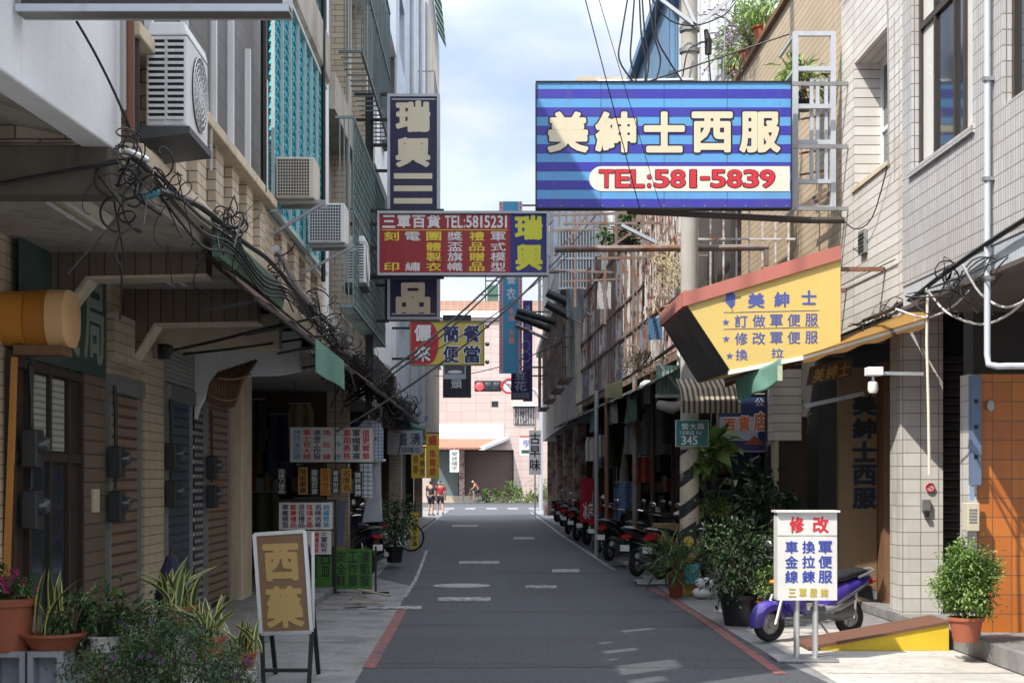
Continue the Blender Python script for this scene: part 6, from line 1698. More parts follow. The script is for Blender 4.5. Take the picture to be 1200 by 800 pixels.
t = thing('small_vent', 'small square vent grille on the ivory tiles under the deep window', 'vent', (4.78, 19.2, 4.75)); q = MB(); q.box((4.76, 19.05, 4.6), (4.808, 19.35, 4.9)); q.build('frame', GREYMET, t)
q = MB()
for k in range(5): q.box((4.752, 19.07, 4.63 + .05 * k), (4.758, 19.33, 4.655 + .05 * k))
q.build('slats', BLACK, t)
# ================================================================ cables
def curve_pts(a, b, sag, n=14, wig=0.0, rg=rng):
    a, b = Vector(a), Vector(b); out = []
    for i in range(n + 1):
        u = i / n; p = a.lerp(b, u); p.z -= sag * 4 * u * (1 - u)
        if wig and 0 < i < n: p += Vector((rg.uniform(-wig, wig), rg.uniform(-wig, wig), rg.uniform(-wig, wig)))
        out.append(p)
    return out
def smooth_pts(pts, k=4):
    pts = [Vector(p) for p in pts]; out = []
    for i in range(len(pts) - 1):
        p0, p1, p2, p3 = pts[max(i - 1, 0)], pts[i], pts[i + 1], pts[min(i + 2, len(pts) - 1)]
        for j in range(k):
            t = j / k
            out.append(.5 * ((2 * p1) + (p2 - p0) * t + (2 * p0 - 5 * p1 + 4 * p2 - p3) * t * t + (3 * p1 - p0 - 3 * p2 + p3) * t ** 3))
    out.append(pts[-1]); return out
def cable(label, pts, r, m=None, cat='cable', group=None, name='cable'):
    q = MB(); q.tube(pts, r, 6); mid = pts[0]
    o = q.build(name, m or CABLE)
    tag(o, label, cat, group); return o
# overhead wires
WG = 'overhead wires crossing the alley'
for i, (a_, b_, sag, r) in enumerate((
    ((-2.0, 20, P(0, 440, 20).z), P(520, 330, 30), .0, 0),)): pass
wires = [
    (P(405, 470, 22), P(640, 262, 33), .25, .020, 'thick black cable rising from the left awning to the right, upper one of the pair'),
    (P(405, 476, 22), P(648, 258, 33.4), .30, .015, 'thinner black cable running just under the thick one'),
    (P(395, 505, 20), P(700, 250, 30), .35, .016, 'black cable from the left shops passing below the lunch box sign'),
    (P(470, 430, 26), P(665, 300, 34), .2, .011, 'thin wire crossing the lunch box sign'),
    (P(520, 420, 34), P(660, 292, 40), .2, .012, 'thin wire crossing the cyan vertical sign'),
    (P(686, 0, 17), P(750, 246, 19.6), .0, .0065, 'thin straight wire crossing the billboard between second and third characters'),
    (P(702, 0, 17.5), P(775, 246, 19.7), .0, .0045, 'finer wire crossing the billboard beside the thin straight one'),
    (P(520, 372, 60), P(585, 376, 60), .1, .02, 'short far wire above the pink roof'),
    (P(505, 440, 60), P(660, 400, 40), .3, .014, 'slack far wire below the cyan sign'),
    (P(90, 26, 7.6), P(152, 150, 8.7), -.03, .008, 'single wire from the overhead sign box down to the knot of cables'),
]
for a_, b_, s, r, l in wires: cable(l, curve_pts(a_, b_, s), r, group=WG)
# vertical service drops by the pole
for i, (xa, xb, bow) in enumerate(((737, 742, -14), (744, 746, -6), (749, 756, 4), (752, 757, 6), (760, 768, 10), (770, 800, -2))):
    pts = smooth_pts([P(xa, -10, PY - .3), P(xa + bow * .6, 40, PY - .3), P((xa + xb) / 2 + bow, 70, PY - .3), P(xb, 96, PY - .3)])
    cable(('leftmost bowed black line hanging from the pole arm', 'straight line next to the bowed one at the pole arm', 'third of the bundled lines by the pole arm', 'fourth of the bundled lines by the pole arm', 'fifth line curving towards the blue roof', 'line closest to the pole on its sky side')[i], pts, .014, group='lines hanging from the pole arm')
for l, pts in (('loop of line slung under the white bracket of the pole', [P(764, 0, PY - .25), P(785, 24, PY - .25), P(815, 30, PY - .25), P(848, 18, PY - .25), P(862, 2, PY - .25)]),
               ('thin line from the billboard corner up to the cage frame', [P(735, 104, 21), P(830, 72, 21), P(925, 40, 20.6)]),
               ('line curling round the concrete pole', [P(800, 90, PY - .2), P(806, 60, PY - .2), P(818, 52, PY - .2), P(828, 48, PY - .15)]),
               ('line dropping from the black insulator', [P(830, 62, PY - .12), P(833, 96, PY - .12)])):
    cable(l, smooth_pts(pts), .012, group='lines hanging from the pole arm')
# tangles of loose cable
def tangle(label, c, spread, n, r, seed, m=None, run=None):
    rg = random.Random(seed); q = MB()
    c = Vector(c)
    for k in range(n):
        if run and rg.random() < .5:
            a_ = c + Vector((rg.uniform(-.1, .1), -run, rg.uniform(-.1, .1) * spread)); b_ = c + Vector((rg.uniform(-.1, .1), run, rg.uniform(-.1, .1) * spread))
            pts = smooth_pts([a_, a_.lerp(b_, .3) + Vector((rg.gauss(0, .05), 0, rg.gauss(-.08, .1))), a_.lerp(b_, .7) + Vector((rg.gauss(0, .05), 0, rg.gauss(-.08, .1))), b_])
        else:
            p = c + Vector((rg.gauss(0, spread * .22), rg.gauss(0, spread * .5), rg.gauss(0, spread * .28))); pts = []
            ang = rg.uniform(0, 6.28); rr = rg.uniform(.08, .20) * spread * 2; el = rg.uniform(.45, 1.0); rot = rg.uniform(0, 3.1)
            tilt = rg.uniform(-.8, .8); N_ = rg.randint(8, 18); dr = Vector((rg.gauss(0, .01), rg.gauss(0, .015), rg.gauss(-.005, .012)))
            for j in range(N_):
                ang += rg.uniform(.6, .8); rr *= rg.uniform(.93, 1.06); a1, b1 = rr * math.cos(ang), rr * el * math.sin(ang)
                pts.append(p + dr * j + Vector((a1 * math.cos(rot) - b1 * math.sin(rot), a1 * tilt, a1 * math.sin(rot) + b1 * math.cos(rot))))
            if rg.random() < .5: pts.append(pts[-1] + Vector((rg.uniform(-.2, .2), rg.uniform(-.5, .5), rg.uniform(-.4, -.05))))
            pts = smooth_pts(pts)
        q.tube(pts, r * rg.uniform(.5, 1.4), 5)
    o = q.build('cable_tangle', m or CABLE); tag(o, label, 'cables', 'knots of loose cable on the facades'); return o
tangle('dense knot of black cable at the corner of the white parapet', P(160, 205, 8.75), .24, 15, .0055, 1)
tangle('loose cable ends spilling right of the parapet knot', P(190, 220, 9.2), .18, 6, .005, 2)
tangle('hanging ball of black cable loops in front of the brick fins', P(266, 266, 11.2), .22, 15, .0055, 3)
tangle('second smaller ball of cable loops past the brick fins', P(318, 325, 14), .2, 14, .0055, 4)
tangle('straggling cables under the gridded air conditioners', P(372, 366, 17), .34, 20, .006, 5, run=.8)
tangle('mess of cables over the green valance', P(395, 398, 18.5), .34, 18, .006, 6, run=1.2)
tangle('thick thicket of cables behind the foot of the dark blade sign', P(425, 432, 23), .55, 44, .0075, 7, run=2.2)
tangle('far thicket of cables over the dark tarp', P(452, 460, 28), .6, 42, .008, 8, run=3)
tangle('last thicket of cables near the grey hanging sign', P(478, 478, 36), .6, 36, .008, 9, run=4)
tangle('cable bundle on the blue tile band above the white pillar', P(1120, 325, 12.8), .22, 18, .006, 10, run=1.2)
tangle('cable bundle over the ochre canopy near the ivory tiles', P(1030, 368, 18.2), .30, 18, .006, 11, run=1.2)
tangle('dry twigs and wire heap on the edge of the rusty balcony', P(745, 420, 24.2), .45, 34, .006, 12, mat('dry_twig', (.30, .24, .17), .8), run=1.4)
tangle('pale dried vine on the pipes beside the utility pole', P(790, 318, 23.0), .50, 30, .006, 14, mat('dried_vine', (.50, .44, .26), .8))
# long runs along the facades
for l, pts, r, m_ in (
    ('bundle of cables running down the slab edge of the pharmacy building', [(-1.98, 8.9, 3.42), (-2.02, 10.4, 3.60), (-2.0, 12, 3.62), (-2.02, 13.8, 3.70), (-2.0, 16, 3.60), (-2.0, 19, 3.62)], .022, None),
    ('grey conduit along the foot of the lattice building', [(-2.04, 14.2, 3.9), (-2.04, 16, 3.72), (-2.04, 19.5, 3.66), (-2.04, 22, 3.7)], .035, CABLEG),
    ('thick cable looping under the blackened beam', [P(0, 215, 8.6), P(80, 200, 8.6), P(140, 190, 8.6)], .012, None),
    ('dark cable slung under the cream beam from the meter to the tarp', [P(195, 412, 15.2), P(250, 400, 15.2), P(310, 385, 15.0), P(372, 372, 16.5)], .016, None),
    ('second cable slung below the cream arch', [P(215, 415, 15.3), P(300, 405, 15.3), P(400, 390, 18)], .014, None),
    ('white cord looping below the soffit, upper loop', [P(1128, 310, 12.2), P(1150, 345, 12.2), P(1180, 360, 12), P(1215, 345, 11)], .011, CABLEW),
    ('white cord looping below the soffit, long lower loop', [P(1085, 338, 13.4), P(1110, 366, 13.3), P(1150, 380, 12.8), P(1185, 366, 12), P(1215, 335, 11)], .011, CABLEW),
    ('white cord swinging from the canopy to the cable bundle', [P(1050, 362, 14.2), P(1085, 372, 13.8), P(1115, 360, 13.3), P(1135, 340, 12.6)], .010, CABLEW),
    ('long cable bundle along the blue tile band', [(4.74, 19, 3.72), (4.1, 14.8, 3.45), (3.98, 13.2, 3.5), (3.98, 11.5, 3.62), (3.98, 9.5, 3.7)], .022, None),
    ('pair of thin wires drooping across the ivory tiles', [P(980, 246, 19.6), P(1000, 268, 19.2), P(1022, 255, 18.6), P(1040, 195, 17.9)], .008, None),
    ('wire dropping beside the deep window', [P(1040, 0, 17.7), P(1041, 100, 17.7), P(1041, 195, 17.7)], .010, GREYMET),
    ('cable on the arcade edge of the rusty balcony', [(2.85, 23, 3.78), (2.7, 28, 3.7), (2.55, 34, 3.74), (2.3, 40, 3.7)], .03, None)):
    cable(l, smooth_pts(pts), r, m_, group='cables fixed along the facades')
t = thing('junction_box', 'grey box with dark dome hung between the cables under the cream beam', 'junction box', P(192, 412, 15.1)); MB().box(P(184, 420, 15.1), P(200, 404, 15.25)).build('box', BLACK, t, bevel=.01); MB().ball(P(197, 410, 15.05), .06).build('knob', METERM, t)
for i, (xx, X0, za, zb) in enumerate(((146, -2.15, 130, -40), (152, -2.12, 160, -40), (158, -2.15, 165, -40), (247, -2.12, 200, -40), (309, -2.12, 225, -40), (379, -2.12, 330, -40), (408, -2.1, 330, -40))):
    y_ = F * X0 / (xx - VX); cable(('thin grey downpipe next to the white parapet', 'brown pipe between the parapet and the first air conditioner', 'black pipe just left of the first air conditioner', 'wire duct at the start of the dark tiles', 'dark downpipe between dark tiles and teal lattice', 'downpipe at the far edge of the teal lattice', 'thin pipe on the caged balcony front')[i], [P(xx, za, y_), P(xx, zb, y_)], .03 if i != 3 else .014, (CABLEG, mat('rust_brown_pipe', (.16, .07, .035), .6), CABLE, CABLEG, CABLE, CABLE, CABLEG)[i], 'pipe', None, 'downpipe')

for i, (x, y_, yy, dx, dz) in enumerate(((160, 182, 8.6, .07, -.03), (166, 192, 8.62, .06, -.05), (178, 228, 8.9, .05, .02))):
    c = P(x, y_, yy); o = MB().tube([c - Vector((dx, 0, dz)), c - Vector((dx * .7, 0, dz * .7)), c + Vector((dx * .7, 0, dz * .7)), c + Vector((dx, 0, dz))], [.012, .022, .022, .012], 10).build('cable_splice', (ALU, BLACK, mat('blue_sleeve', (.05, .2, .25), .5))[i], smooth='auto')
    tag(o, ('silver splice clamp in the knot of cable at the parapet corner', 'black splice sleeve under the silver clamp', 'teal splice sleeve hanging lowest in the parapet knot')[i], 'clamp', 'cable splices')
for k in range(5):
    cable(('slack black line following the slab edge, first from the top', 'second slack line following the slab edge', 'third slack line following the slab edge', 'fourth slack line dipping below the slab edge', 'lowest slack line along the slab edge')[k], smooth_pts([(-1.99, 8.85, 3.55 - .03 * k), (-1.98, 10.2, 3.50 - .05 * k + .04 * (k % 2)), (-1.97, 11.4, 3.56 - .035 * k), (-1.98, 13, 3.48 - .04 * k), (-1.97, 14.6, 3.58 - .03 * k), (-1.95, 17, 3.50 - .03 * k), (-1.93, 20, 3.45 - .04 * k), (-1.9, 24, 3.40 - .03 * k), (-1.9, 30, 3.36 - .03 * k)]), .007 + .002 * (k % 3), group='slack lines along the pharmacy slab edge')
# ================================================================ plants
def leafmat(name, c, trans=.25):
    return cloth(name, c, trans, .45)
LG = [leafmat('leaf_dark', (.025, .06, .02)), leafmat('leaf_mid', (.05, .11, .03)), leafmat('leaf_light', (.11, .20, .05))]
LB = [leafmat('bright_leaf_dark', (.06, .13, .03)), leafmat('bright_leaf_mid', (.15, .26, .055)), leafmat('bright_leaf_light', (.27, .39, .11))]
LD = [leafmat('shade_leaf_dark', (.012, .03, .012)), leafmat('shade_leaf_mid', (.024, .055, .018)), leafmat('shade_leaf_light', (.05, .10, .03))]  # greens darkened to paint in the shade these plants stand in
LS = [leafmat('small_leaf_dark', (.026, .065, .022)), leafmat('small_leaf_mid', (.055, .115, .04)), leafmat('small_leaf_light', (.12, .20, .08))]
SWORD = [leafmat('sword_leaf_green', (.05, .10, .04), .1), leafmat('sword_leaf_edge', (.55, .52, .16), .1)]
TERRA = mat('terracotta', (.34, .10, .05), .7, var=.2, dirt=.3, dirtcol=(.12, .07, .05))
SOIL = mat('potting_soil', (.035, .025, .018), .95)
STEM = mat('plant_stem', (.10, .075, .04), .8)
def leaf(mb, p, d, n, L, W, fold=.25, bend=.2):
    d = d.normalized(); s = d.cross(n)
    if s.length < 1e-3: s = d.cross(Vector((1, .2, .1)))
    s.normalize(); n = s.cross(d)
    m1 = p + d * L * .45 + n * L * bend * .35; tip = p + d * L - n * L * bend * .3
    a = m1 + s * W * .5 + n * W * fold; b = m1 - s * W * .5 + n * W * fold
    mb.add([p, a, tip, b, m1], [(0, 1, 4), (1, 2, 4), (4, 2, 3), (0, 4, 3)])
def foliage(mb, c, r3, n, L, W, rg, shell=.55, droop=.2, nm=3, ncl=None):
    """Leaves in clumps through an ellipsoid, denser towards its outside, with gaps."""
    c = Vector(c); cl = []
    for k in range(ncl or max(6, n // 26)):
        v = Vector((rg.gauss(0, 1), rg.gauss(0, 1), rg.gauss(0, 1))).normalized() * (shell + (1 - shell) * rg.random())
        cl.append((Vector((v.x * r3[0], v.y * r3[1], v.z * r3[2])), rg.choice(range(nm)), rg.uniform(.16, .30) * (.72 if ncl else 1)))
    rm = sum(r3) / 3
    for k in range(n):
        o, m_, sp = rg.choice(cl)
        q = o + Vector((rg.gauss(0, sp), rg.gauss(0, sp), rg.gauss(0, sp))) * rm
        d = Vector((q.x / r3[0], q.y / r3[1], q.z / r3[2])) * .8 + Vector((rg.gauss(0, .6), rg.gauss(0, .6), rg.gauss(0, .6) - droop))
        mb.mi = m_ if rg.random() < .7 else rg.randrange(nm)
        leaf(mb, c + q, d, Vector((rg.gauss(0, .4), rg.gauss(0, .4), 1)), L * rg.uniform(.6, 1.2), W * rg.uniform(.7, 1.2))
    mb.mi = 0
def pot(t, c, r0, r1, h, m, rim=True, name='pot'):
    p = [(0, 0), (r0, 0), (r1 * .97, h * .86)] + ([(r1 * 1.07, h * .86), (r1 * 1.08, h), (r1 * .95, h), (r1 * .9, h * .88)] if rim else [(r1, h), (r1 * .93, h), (r1 * .9, h * .88)]) + [(0, h * .88)]
    o = MB().lathe(p, c, 24).build(name, m, t, smooth='auto')
    MB().lathe([(0, h * .89), (r1 * .88, h * .885)], c, 16).build('soil', SOIL, o)
    return o
def stems(t, c, r, h, n, rg, rad_=.008, m=None):
    q = MB()
    for k in range(n):
        a = rg.uniform(0, 6.28); x = rg.random() * r
        q.tube(smooth_pts([Vector(c), Vector(c) + Vector((x * .4 * math.cos(a), x * .4 * math.sin(a), h * .5)), Vector(c) + Vector((x * math.cos(a), x * math.sin(a), h * rg.uniform(.8, 1.0)))], 3), [rad_ * 1.3 - rad_ * .9 * i / 6 for i in range(7)], 5)
    return q.build('stem', m or STEM, t)
def bush(label, c, r3, n, L, W, seed, potspec=None, mats=LG, name='potted_plant', cat='plant', lift=0.0, group=None, flowers=None, droop=.2, ncl=None, shell=.55):
    """Pot, stems and leaf clumps; c is the point on the ground."""
    rg = random.Random(seed); c = Vector(c); t = thing(name, label, cat, c, group=group)
    z = 0
    if potspec: r0, r1, h, m = potspec; pot(t, c, r0, r1, h, m); z = h * .85
    cc = c + Vector((0, 0, z + r3[2] * .85 + lift))
    stems(t, c + Vector((0, 0, z)), (r3[0] + r3[1]) * .4, r3[2] * 1.5 + lift, 9, rg)
    q = MB(); foliage(q, cc, r3, n, L, W, rg, droop=droop, ncl=ncl, shell=shell); q.build('foliage', mats, t)
    if flowers:
        fm, cnt, sz = flowers; q = MB()
        for k in range(cnt):
            v = Vector((rg.gauss(0, 1), rg.gauss(0, 1) - .5, abs(rg.gauss(0, 1)))).normalized(); p = cc + Vector((v.x * r3[0], v.y * r3[1], v.z * r3[2])) * 1.04
            for a in range(5):
                an = a * 1.257 + rg.random(); leaf(q, p, Vector((math.cos(an), -.5, math.sin(an))), Vector((0, -1, .3)), sz, sz * .8)
        q.build('flower', fm, t)
    return t
def sword_plant(label, c, n, H, spread, seed, potspec=None, group='snake plants with yellow edged leaves'):
    rg = random.Random(seed); c = Vector(c); t = thing('snake_plant', label, 'plant', c, group=group); z = 0
    if potspec: pot(t, c, *potspec); z = potspec[2] * .85
    q = MB()
    for k in range(n):
        a = rg.uniform(0, 6.28); lean = rg.uniform(.05, spread); h = H * rg.uniform(.6, 1.08); w = rg.uniform(.024, .038) * (H / .5) ** .5
        base = c + Vector((rg.gauss(0, .05), rg.gauss(0, .05), z)); rot = rg.uniform(0, 3.14); tw = rg.uniform(-.8, .8)
        rows = []
        for i in range(7):
            u = i / 6; p = base + Vector((math.cos(a) * lean * u * u * h, math.sin(a) * lean * u * u * h, h * u * (1 - .25 * lean * u)))
            s = Vector((math.cos(rot + tw * u), math.sin(rot + tw * u), 0)); ww = w * (.55 + 1.1 * u - 1.62 * u ** 3) if u < 1 else .001
            ww = max(ww, .001); nn = Vector((-s.y, s.x, 0))
            rows.append([p - s * ww + nn * ww * .3, p - s * ww * .62 + nn * ww * .1, p + s * ww * .62 + nn * ww * .1, p + s * ww + nn * ww * .3])
        n0 = len(q.v)
        for i in range(6):
            for j in range(3):
                q.mi = 0 if j == 1 else 1
                q.add([rows[i][j], rows[i][j + 1], rows[i + 1][j + 1], rows[i + 1][j]], [(0, 1, 2, 3)])
    q.mi = 0
    q.build('leaves', SWORD, t); return t
MAGENTA = leafmat('magenta_petal', (.50, .04, .20), .3); VIOLET = leafmat('violet_petal', (.22, .05, .32), .3)
# ---- planters on the near left
g = lambda x, y, Z=0.0: onZ(x, y, Z)
def fp(x, y, Y): return P(x, y, Y)
def cinder(t, x0, x1, y0, y1, Y):
    a, b = P(x0, y1, Y), P(x1, y0, Y); q = MB(); w = (b.x - a.x) * .16; h = (b.z - a.z) * .14
    q.box((a.x, Y, a.z), (a.x + w, Y + .3, b.z)); q.box((b.x - w, Y, a.z), (b.x, Y + .3, b.z)); q.box((a.x + w, Y, a.z), (b.x - w, Y + .3, a.z + h)); q.box((a.x + w, Y, b.z - h), (b.x - w, Y + .3, b.z))
    q.box((a.x + w, Y + .14, a.z + h), (b.x - w, Y + .17, b.z - h))
    q.build('block', plaster('cinder_grey', (.36, .39, .44), .4), t)
t = thing('cinder_block', 'pale hollow concrete block under the wide red bowl', 'block', fp(52, 812, 10)); cinder(t, 32, 73, 763, 812, 10)
t = thing('cinder_block', 'darker hollow concrete block under the magenta flower pot', 'block', fp(12, 812, 10)); cinder(t, -12, 29, 763, 812, 10.02)
t = thing('plant_bench', 'low concrete bench hidden behind the front bushes, carrying the potted plants', 'bench', (-2.4, 10.4, 0))
q = MB(); q.box((-3.45, 9.98, 0), (-2.75, 10.7, fp(0, 813, 10).z - .004)); q.box((-2.74, 10.1, 0), (-1.75, 11.2, .30)); q.build('slab', CONC, t, bevel=.01)
bl = fp(0, 763, 10).z + .003
bush('magenta flowering plant in a tall terracotta pot at the frame edge', fp(10, 762, 10.15) * 1, (.20, .16, .13), 520, .065, .026, 21, (.14, .175, .36, TERRA), LG, flowers=(MAGENTA, 16, .03))
sword_plant('snake plant with arching yellow edged leaves in a wide red bowl', fp(62, 763, 10.15), 20, .46, .8, 22, (.13, .21, .13, TERRA))
bush('soft fern like plant sharing the wide red bowl', fp(86, 742, 10.15), (.14, .12, .14), 520, .05, .022, 23, None, LS)
bush('broad zamia plant with glossy paired leaflets in a white bucket', fp(125, 762, 10.4), (.26, .2, .17), 420, .10, .036, 24, (.11, .135, .11, CLEANWHITE), LG)
bush('low sprawling bush of tiny grey green leaves in front of the white bucket', fp(120, 812, 9.7), (.26, .22, .15), 1500, .036, .017, 25, None, LS)
bush('largest sprawling bush with tiny leaves and violet flowers in the front row', fp(205, 815, 9.6), (.38, .28, .27), 4200, .036, .017, 26, None, LS, ncl=60, flowers=(VIOLET, 9, .018))
bush('low bush with violet flowers nearest the easel sign', fp(272, 812, 9.9), (.17, .18, .15), 1100, .036, .017, 27, None, LS, flowers=(VIOLET, 5, .018))
bush('taller leafy shrub rising behind the sprawling bush', fp(168, 770, 10.3), (.22, .2, .20), 1400, .042, .02, 28, None, LS, flowers=(VIOLET, 5, .02))
sword_plant('tall snake plant behind the bushes, leaning towards the shutters', fp(208, 735, 10.9), 22, .40, 1.2, 29, (.10, .13, .16, TERRA))
sword_plant('bright striped snake plant in a terracotta pot above the bushes', fp(246, 772, 10.6), 20, .36, 1.3, 30, (.08, .115, .17, TERRA))
sword_plant('small snake plant on the ground beside the easel sign', fp(285, 782, 10.8), 18, .30, 1.0, 31, (.07, .10, .12, TERRA))
t = thing('folded_parasol', 'folded dark blue parasol standing behind the snake plants', 'parasol', fp(201, 740, 11.4))
c = fp(201, 762, 11.4)
MB().lathe([(.02, .1), (.12, .2), (.13, .4), (.09, .6), (.04, .72), (.0, .74)], c, 9).build('cloth', cloth('navy_cloth', (.02, .02, .05), .05), t)
MB().tube([Vector((c.x, c.y, 0)), c + Vector((0, 0, .78))], .015, 6).build('pole', WOOD, t)

# ---- right side plants
c = g(1122, 748, .2); 
bush('bright green rounded shrub in a terracotta pot beside the orange pier', (c.x, c.y - .25, .2), (.27, .25, .38), 9000, .045, .024, 41, (.11, .155, .23, TERRA), LB, lift=.05, ncl=64, shell=.35)
c = g(846, 696); bush('leafy bush with pale tips in a big off white pot by the striped pole', (c.x, c.y, 0), (.34, .3, .30), 900, .085, .04, 42, (.15, .21, .40, mat('off_white_pot', (.55, .47, .44), .5, var=.15, dirt=.3)), LG)
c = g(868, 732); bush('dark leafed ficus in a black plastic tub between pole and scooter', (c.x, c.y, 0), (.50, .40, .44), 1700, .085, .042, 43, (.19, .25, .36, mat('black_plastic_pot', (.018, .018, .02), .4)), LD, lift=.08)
c = g(792, 700); bush('spiky dracaena in a tall red pot at the road edge', (c.x, c.y, 0), (.30, .26, .24), 260, .34, .028, 44, (.09, .115, .36, mat('brick_red_pot', (.22, .05, .03), .6, var=.25)), LG, droop=-.2)
t = thing('pot_stand', 'iron rack carrying hanging pots beside the striped pole', 'rack', g(835, 694)); q = MB(); yy = PY + .1
for x in (826, 858): q.bar((P(x, 0, yy).x, yy, 0), (P(x, 0, yy).x, yy, P(0, 560, yy).z), .03)
for y_ in (618, 575): q.bar(P(824, y_, yy), P(862, y_, yy), (.25, .03))
q.build('frame', BLACK, t)
c = P(838, 617, PY + .1); bush('pale green trailing plant in a small pot on the iron rack', c, (.27, .2, .19), 520, .075, .035, 45, (.08, .11, .12, BLACK), LB)
c = P(836, 574, PY + .15); bush('large leafed philodendron with broad drooping leaves above the iron rack', c, (.30, .24, .26), 70, .36, .21, 46, (.09, .12, .14, BLACK), LB, lift=.10, droop=.5)  # lighter leaf set paints sunlight onto these leaves
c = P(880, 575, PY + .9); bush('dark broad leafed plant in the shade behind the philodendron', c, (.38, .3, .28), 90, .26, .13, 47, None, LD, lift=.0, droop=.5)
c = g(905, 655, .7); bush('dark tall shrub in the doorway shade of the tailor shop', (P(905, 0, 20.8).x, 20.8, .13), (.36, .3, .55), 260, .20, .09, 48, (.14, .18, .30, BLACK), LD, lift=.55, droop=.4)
c = g(898, 735); bush('small bright green topiary ball behind the scooter front', (P(900, 0, 17.2).x, 17.2, .13), (.17, .16, .20), 900, .035, .02, 49, (.09, .12, .18, TERRA), LB, lift=.08)
t = thing('sack_stack', 'stack of two white cement sacks beside the off white pot', 'sack', g(826, 700)); q = MB(); c = g(826, 702)
for k in range(2): q.ball((c.x + (.02 if k % 2 else -.02), c.y + .1, .085 + .14 * k), (.15, .12, .085), 14, 8)
q.build('sack', mat('white_sacking', (.62, .62, .63), .8, var=.15, bumps=.4, bscale=20), t, smooth=True)
c = P(930, 505, 21.9); bush('trailing ivy with pale leaves hanging beside the grey board', (P(933, 0, 21.9).x, 21.9, P(0, 545, 21.9).z), (.07, .07, .42), 160, .10, .06, 50, None, LB)
# ---- roof flowers on the beige house
for i, (x, y_, lab) in enumerate(((868, 68, 'farthest roof edge pot with lavender sprays over the pole'), (880, 47, 'long terracotta trough of green spiky leaves on the roof edge'), (896, 22, 'bushy roof plant spilling over the beige bricks'))):
    p = onX(x, y_, XR + .1); yv = p.y
    bush(lab, (XR + .1, yv, 9.53), (.45, .6, .42), 520, .26, .045, 60 + i, (.16, .22, .26, TERRA), LB, flowers=(leafmat('lilac_petal', (.42, .30, .55), .3), 26, .05) if i == 0 else None)
t = thing('lavender_sprays', 'lilac flower sprays arching out over the alley beside the pole', 'plant', (XR, 27.6, 9.6)); rg = random.Random(77); q = MB(); s_ = MB()
for k in range(12):
    e = Vector((XR - rg.uniform(.3, 1.1), 27.6 + rg.uniform(-1.2, .6), 9.7 + rg.uniform(-1.1, .9))); b_ = Vector((XR + .1, 27.6, 9.6))
    pts = smooth_pts([b_, b_.lerp(e, .5) + Vector((0, 0, .3)), e], 4); s_.tube(pts, .01, 4)
    for j in range(14):
        p = pts[-1 - rg.randrange(4)] + Vector((rg.gauss(0, .07), rg.gauss(0, .07), rg.gauss(0, .07))); leaf(q, p, Vector((rg.gauss(0, 1), rg.gauss(0, 1), rg.gauss(0, 1))), Vector((0, 0, 1)), .07, .05)
s_.build('stem', STEM, t); q.build('flower', leafmat('lilac_petal', (.42, .30, .55), .3), t)
bush('hanging basket plant behind the white cage frame', (4.45, 21.2, P(0, 130, 21.2).z), (.3, .3, .35), 320, .22, .05, 65, (.1, .14, .14, BLACK), LB)
bush('pot of green leaves on the rusty balcony under the pipes', (P(730, 0, 27).x, 27, P(0, 292, 27).z), (.5, .3, .2), 220, .16, .07, 66, (.12, .16, .16, BLACK), LG)
# ---- plants and low clutter before the pink wall
for i, (x, r, h) in enumerate(((578, .7, .8), (597, .9, 1.4), (607, .8, 1.0), (566, .6, .7), (634, 1.0, 1.7), (640, .9, 1.0), (621, .5, .6))):
    bush(('round green shrub left of the middle before the pink wall', 'taller loose shrub with bare stems before the pink wall', 'broad green shrub right of the loose tall one', 'low shrub beside the cyclist', 'tall shrub at the far right corner of the crossing', 'dense bush under the tall corner shrub', 'smallest shrub between the broad one and the corner')[i], (fx(x), YP - 1.6, .1), (r * .75, .6, h * .62), 210, .24, .12, 70 + i, None, LB, name='shrub', cat='shrub', group='shrubs before the pink wall')

CL0 = cloth('faded_canvas', (.5, .48, .44), .2)
# ================================================================ vehicles
TYRE = mat('tyre_rubber', (.02, .02, .021), .8, var=.2)
CHROME = mat('chrome', (.60, .60, .60), .2, metal=.95, var=.05)
REDLENS = mat('red_lens', (.45, .02, .02), .15)
SEAT = mat('black_vinyl', (.02, .02, .022), .45, var=.2)
GREYPL = mat('grey_plastic', (.13, .13, .135), .5, var=.15)
def torus(mb, c, R, r, axis='y', n=28, m=10):
    vs, fs = [], []; c = Vector(c)
    for i in range(n):
        a = 2 * math.pi * i / n
        for j in range(m):
            b = 2 * math.pi * j / m; rr = R + r * math.cos(b); h = r * math.sin(b)
            vs.append(c + (Vector((rr * math.cos(a), h, rr * math.sin(a))) if axis == 'y' else Vector((h, rr * math.cos(a), rr * math.sin(a)))))
    for i in range(n):
        for j in range(m):
            i2, j2 = (i + 1) % n, (j + 1) % m; fs.append((i * m + j, i2 * m + j, i2 * m + j2, i * m + j2))
    return mb.add(vs, fs)
def ringx(x, zc, hw, hh, p=2.6, n=18, yc=0.0):
    R = []
    for i in range(n):
        a = 2 * math.pi * i / n; cs, sn = math.cos(a), math.sin(a)
        R.append(Vector((x, yc + hw * math.copysign(abs(cs) ** (2 / p), cs), zc + hh * math.copysign(abs(sn) ** (2 / p), sn))))
    return R
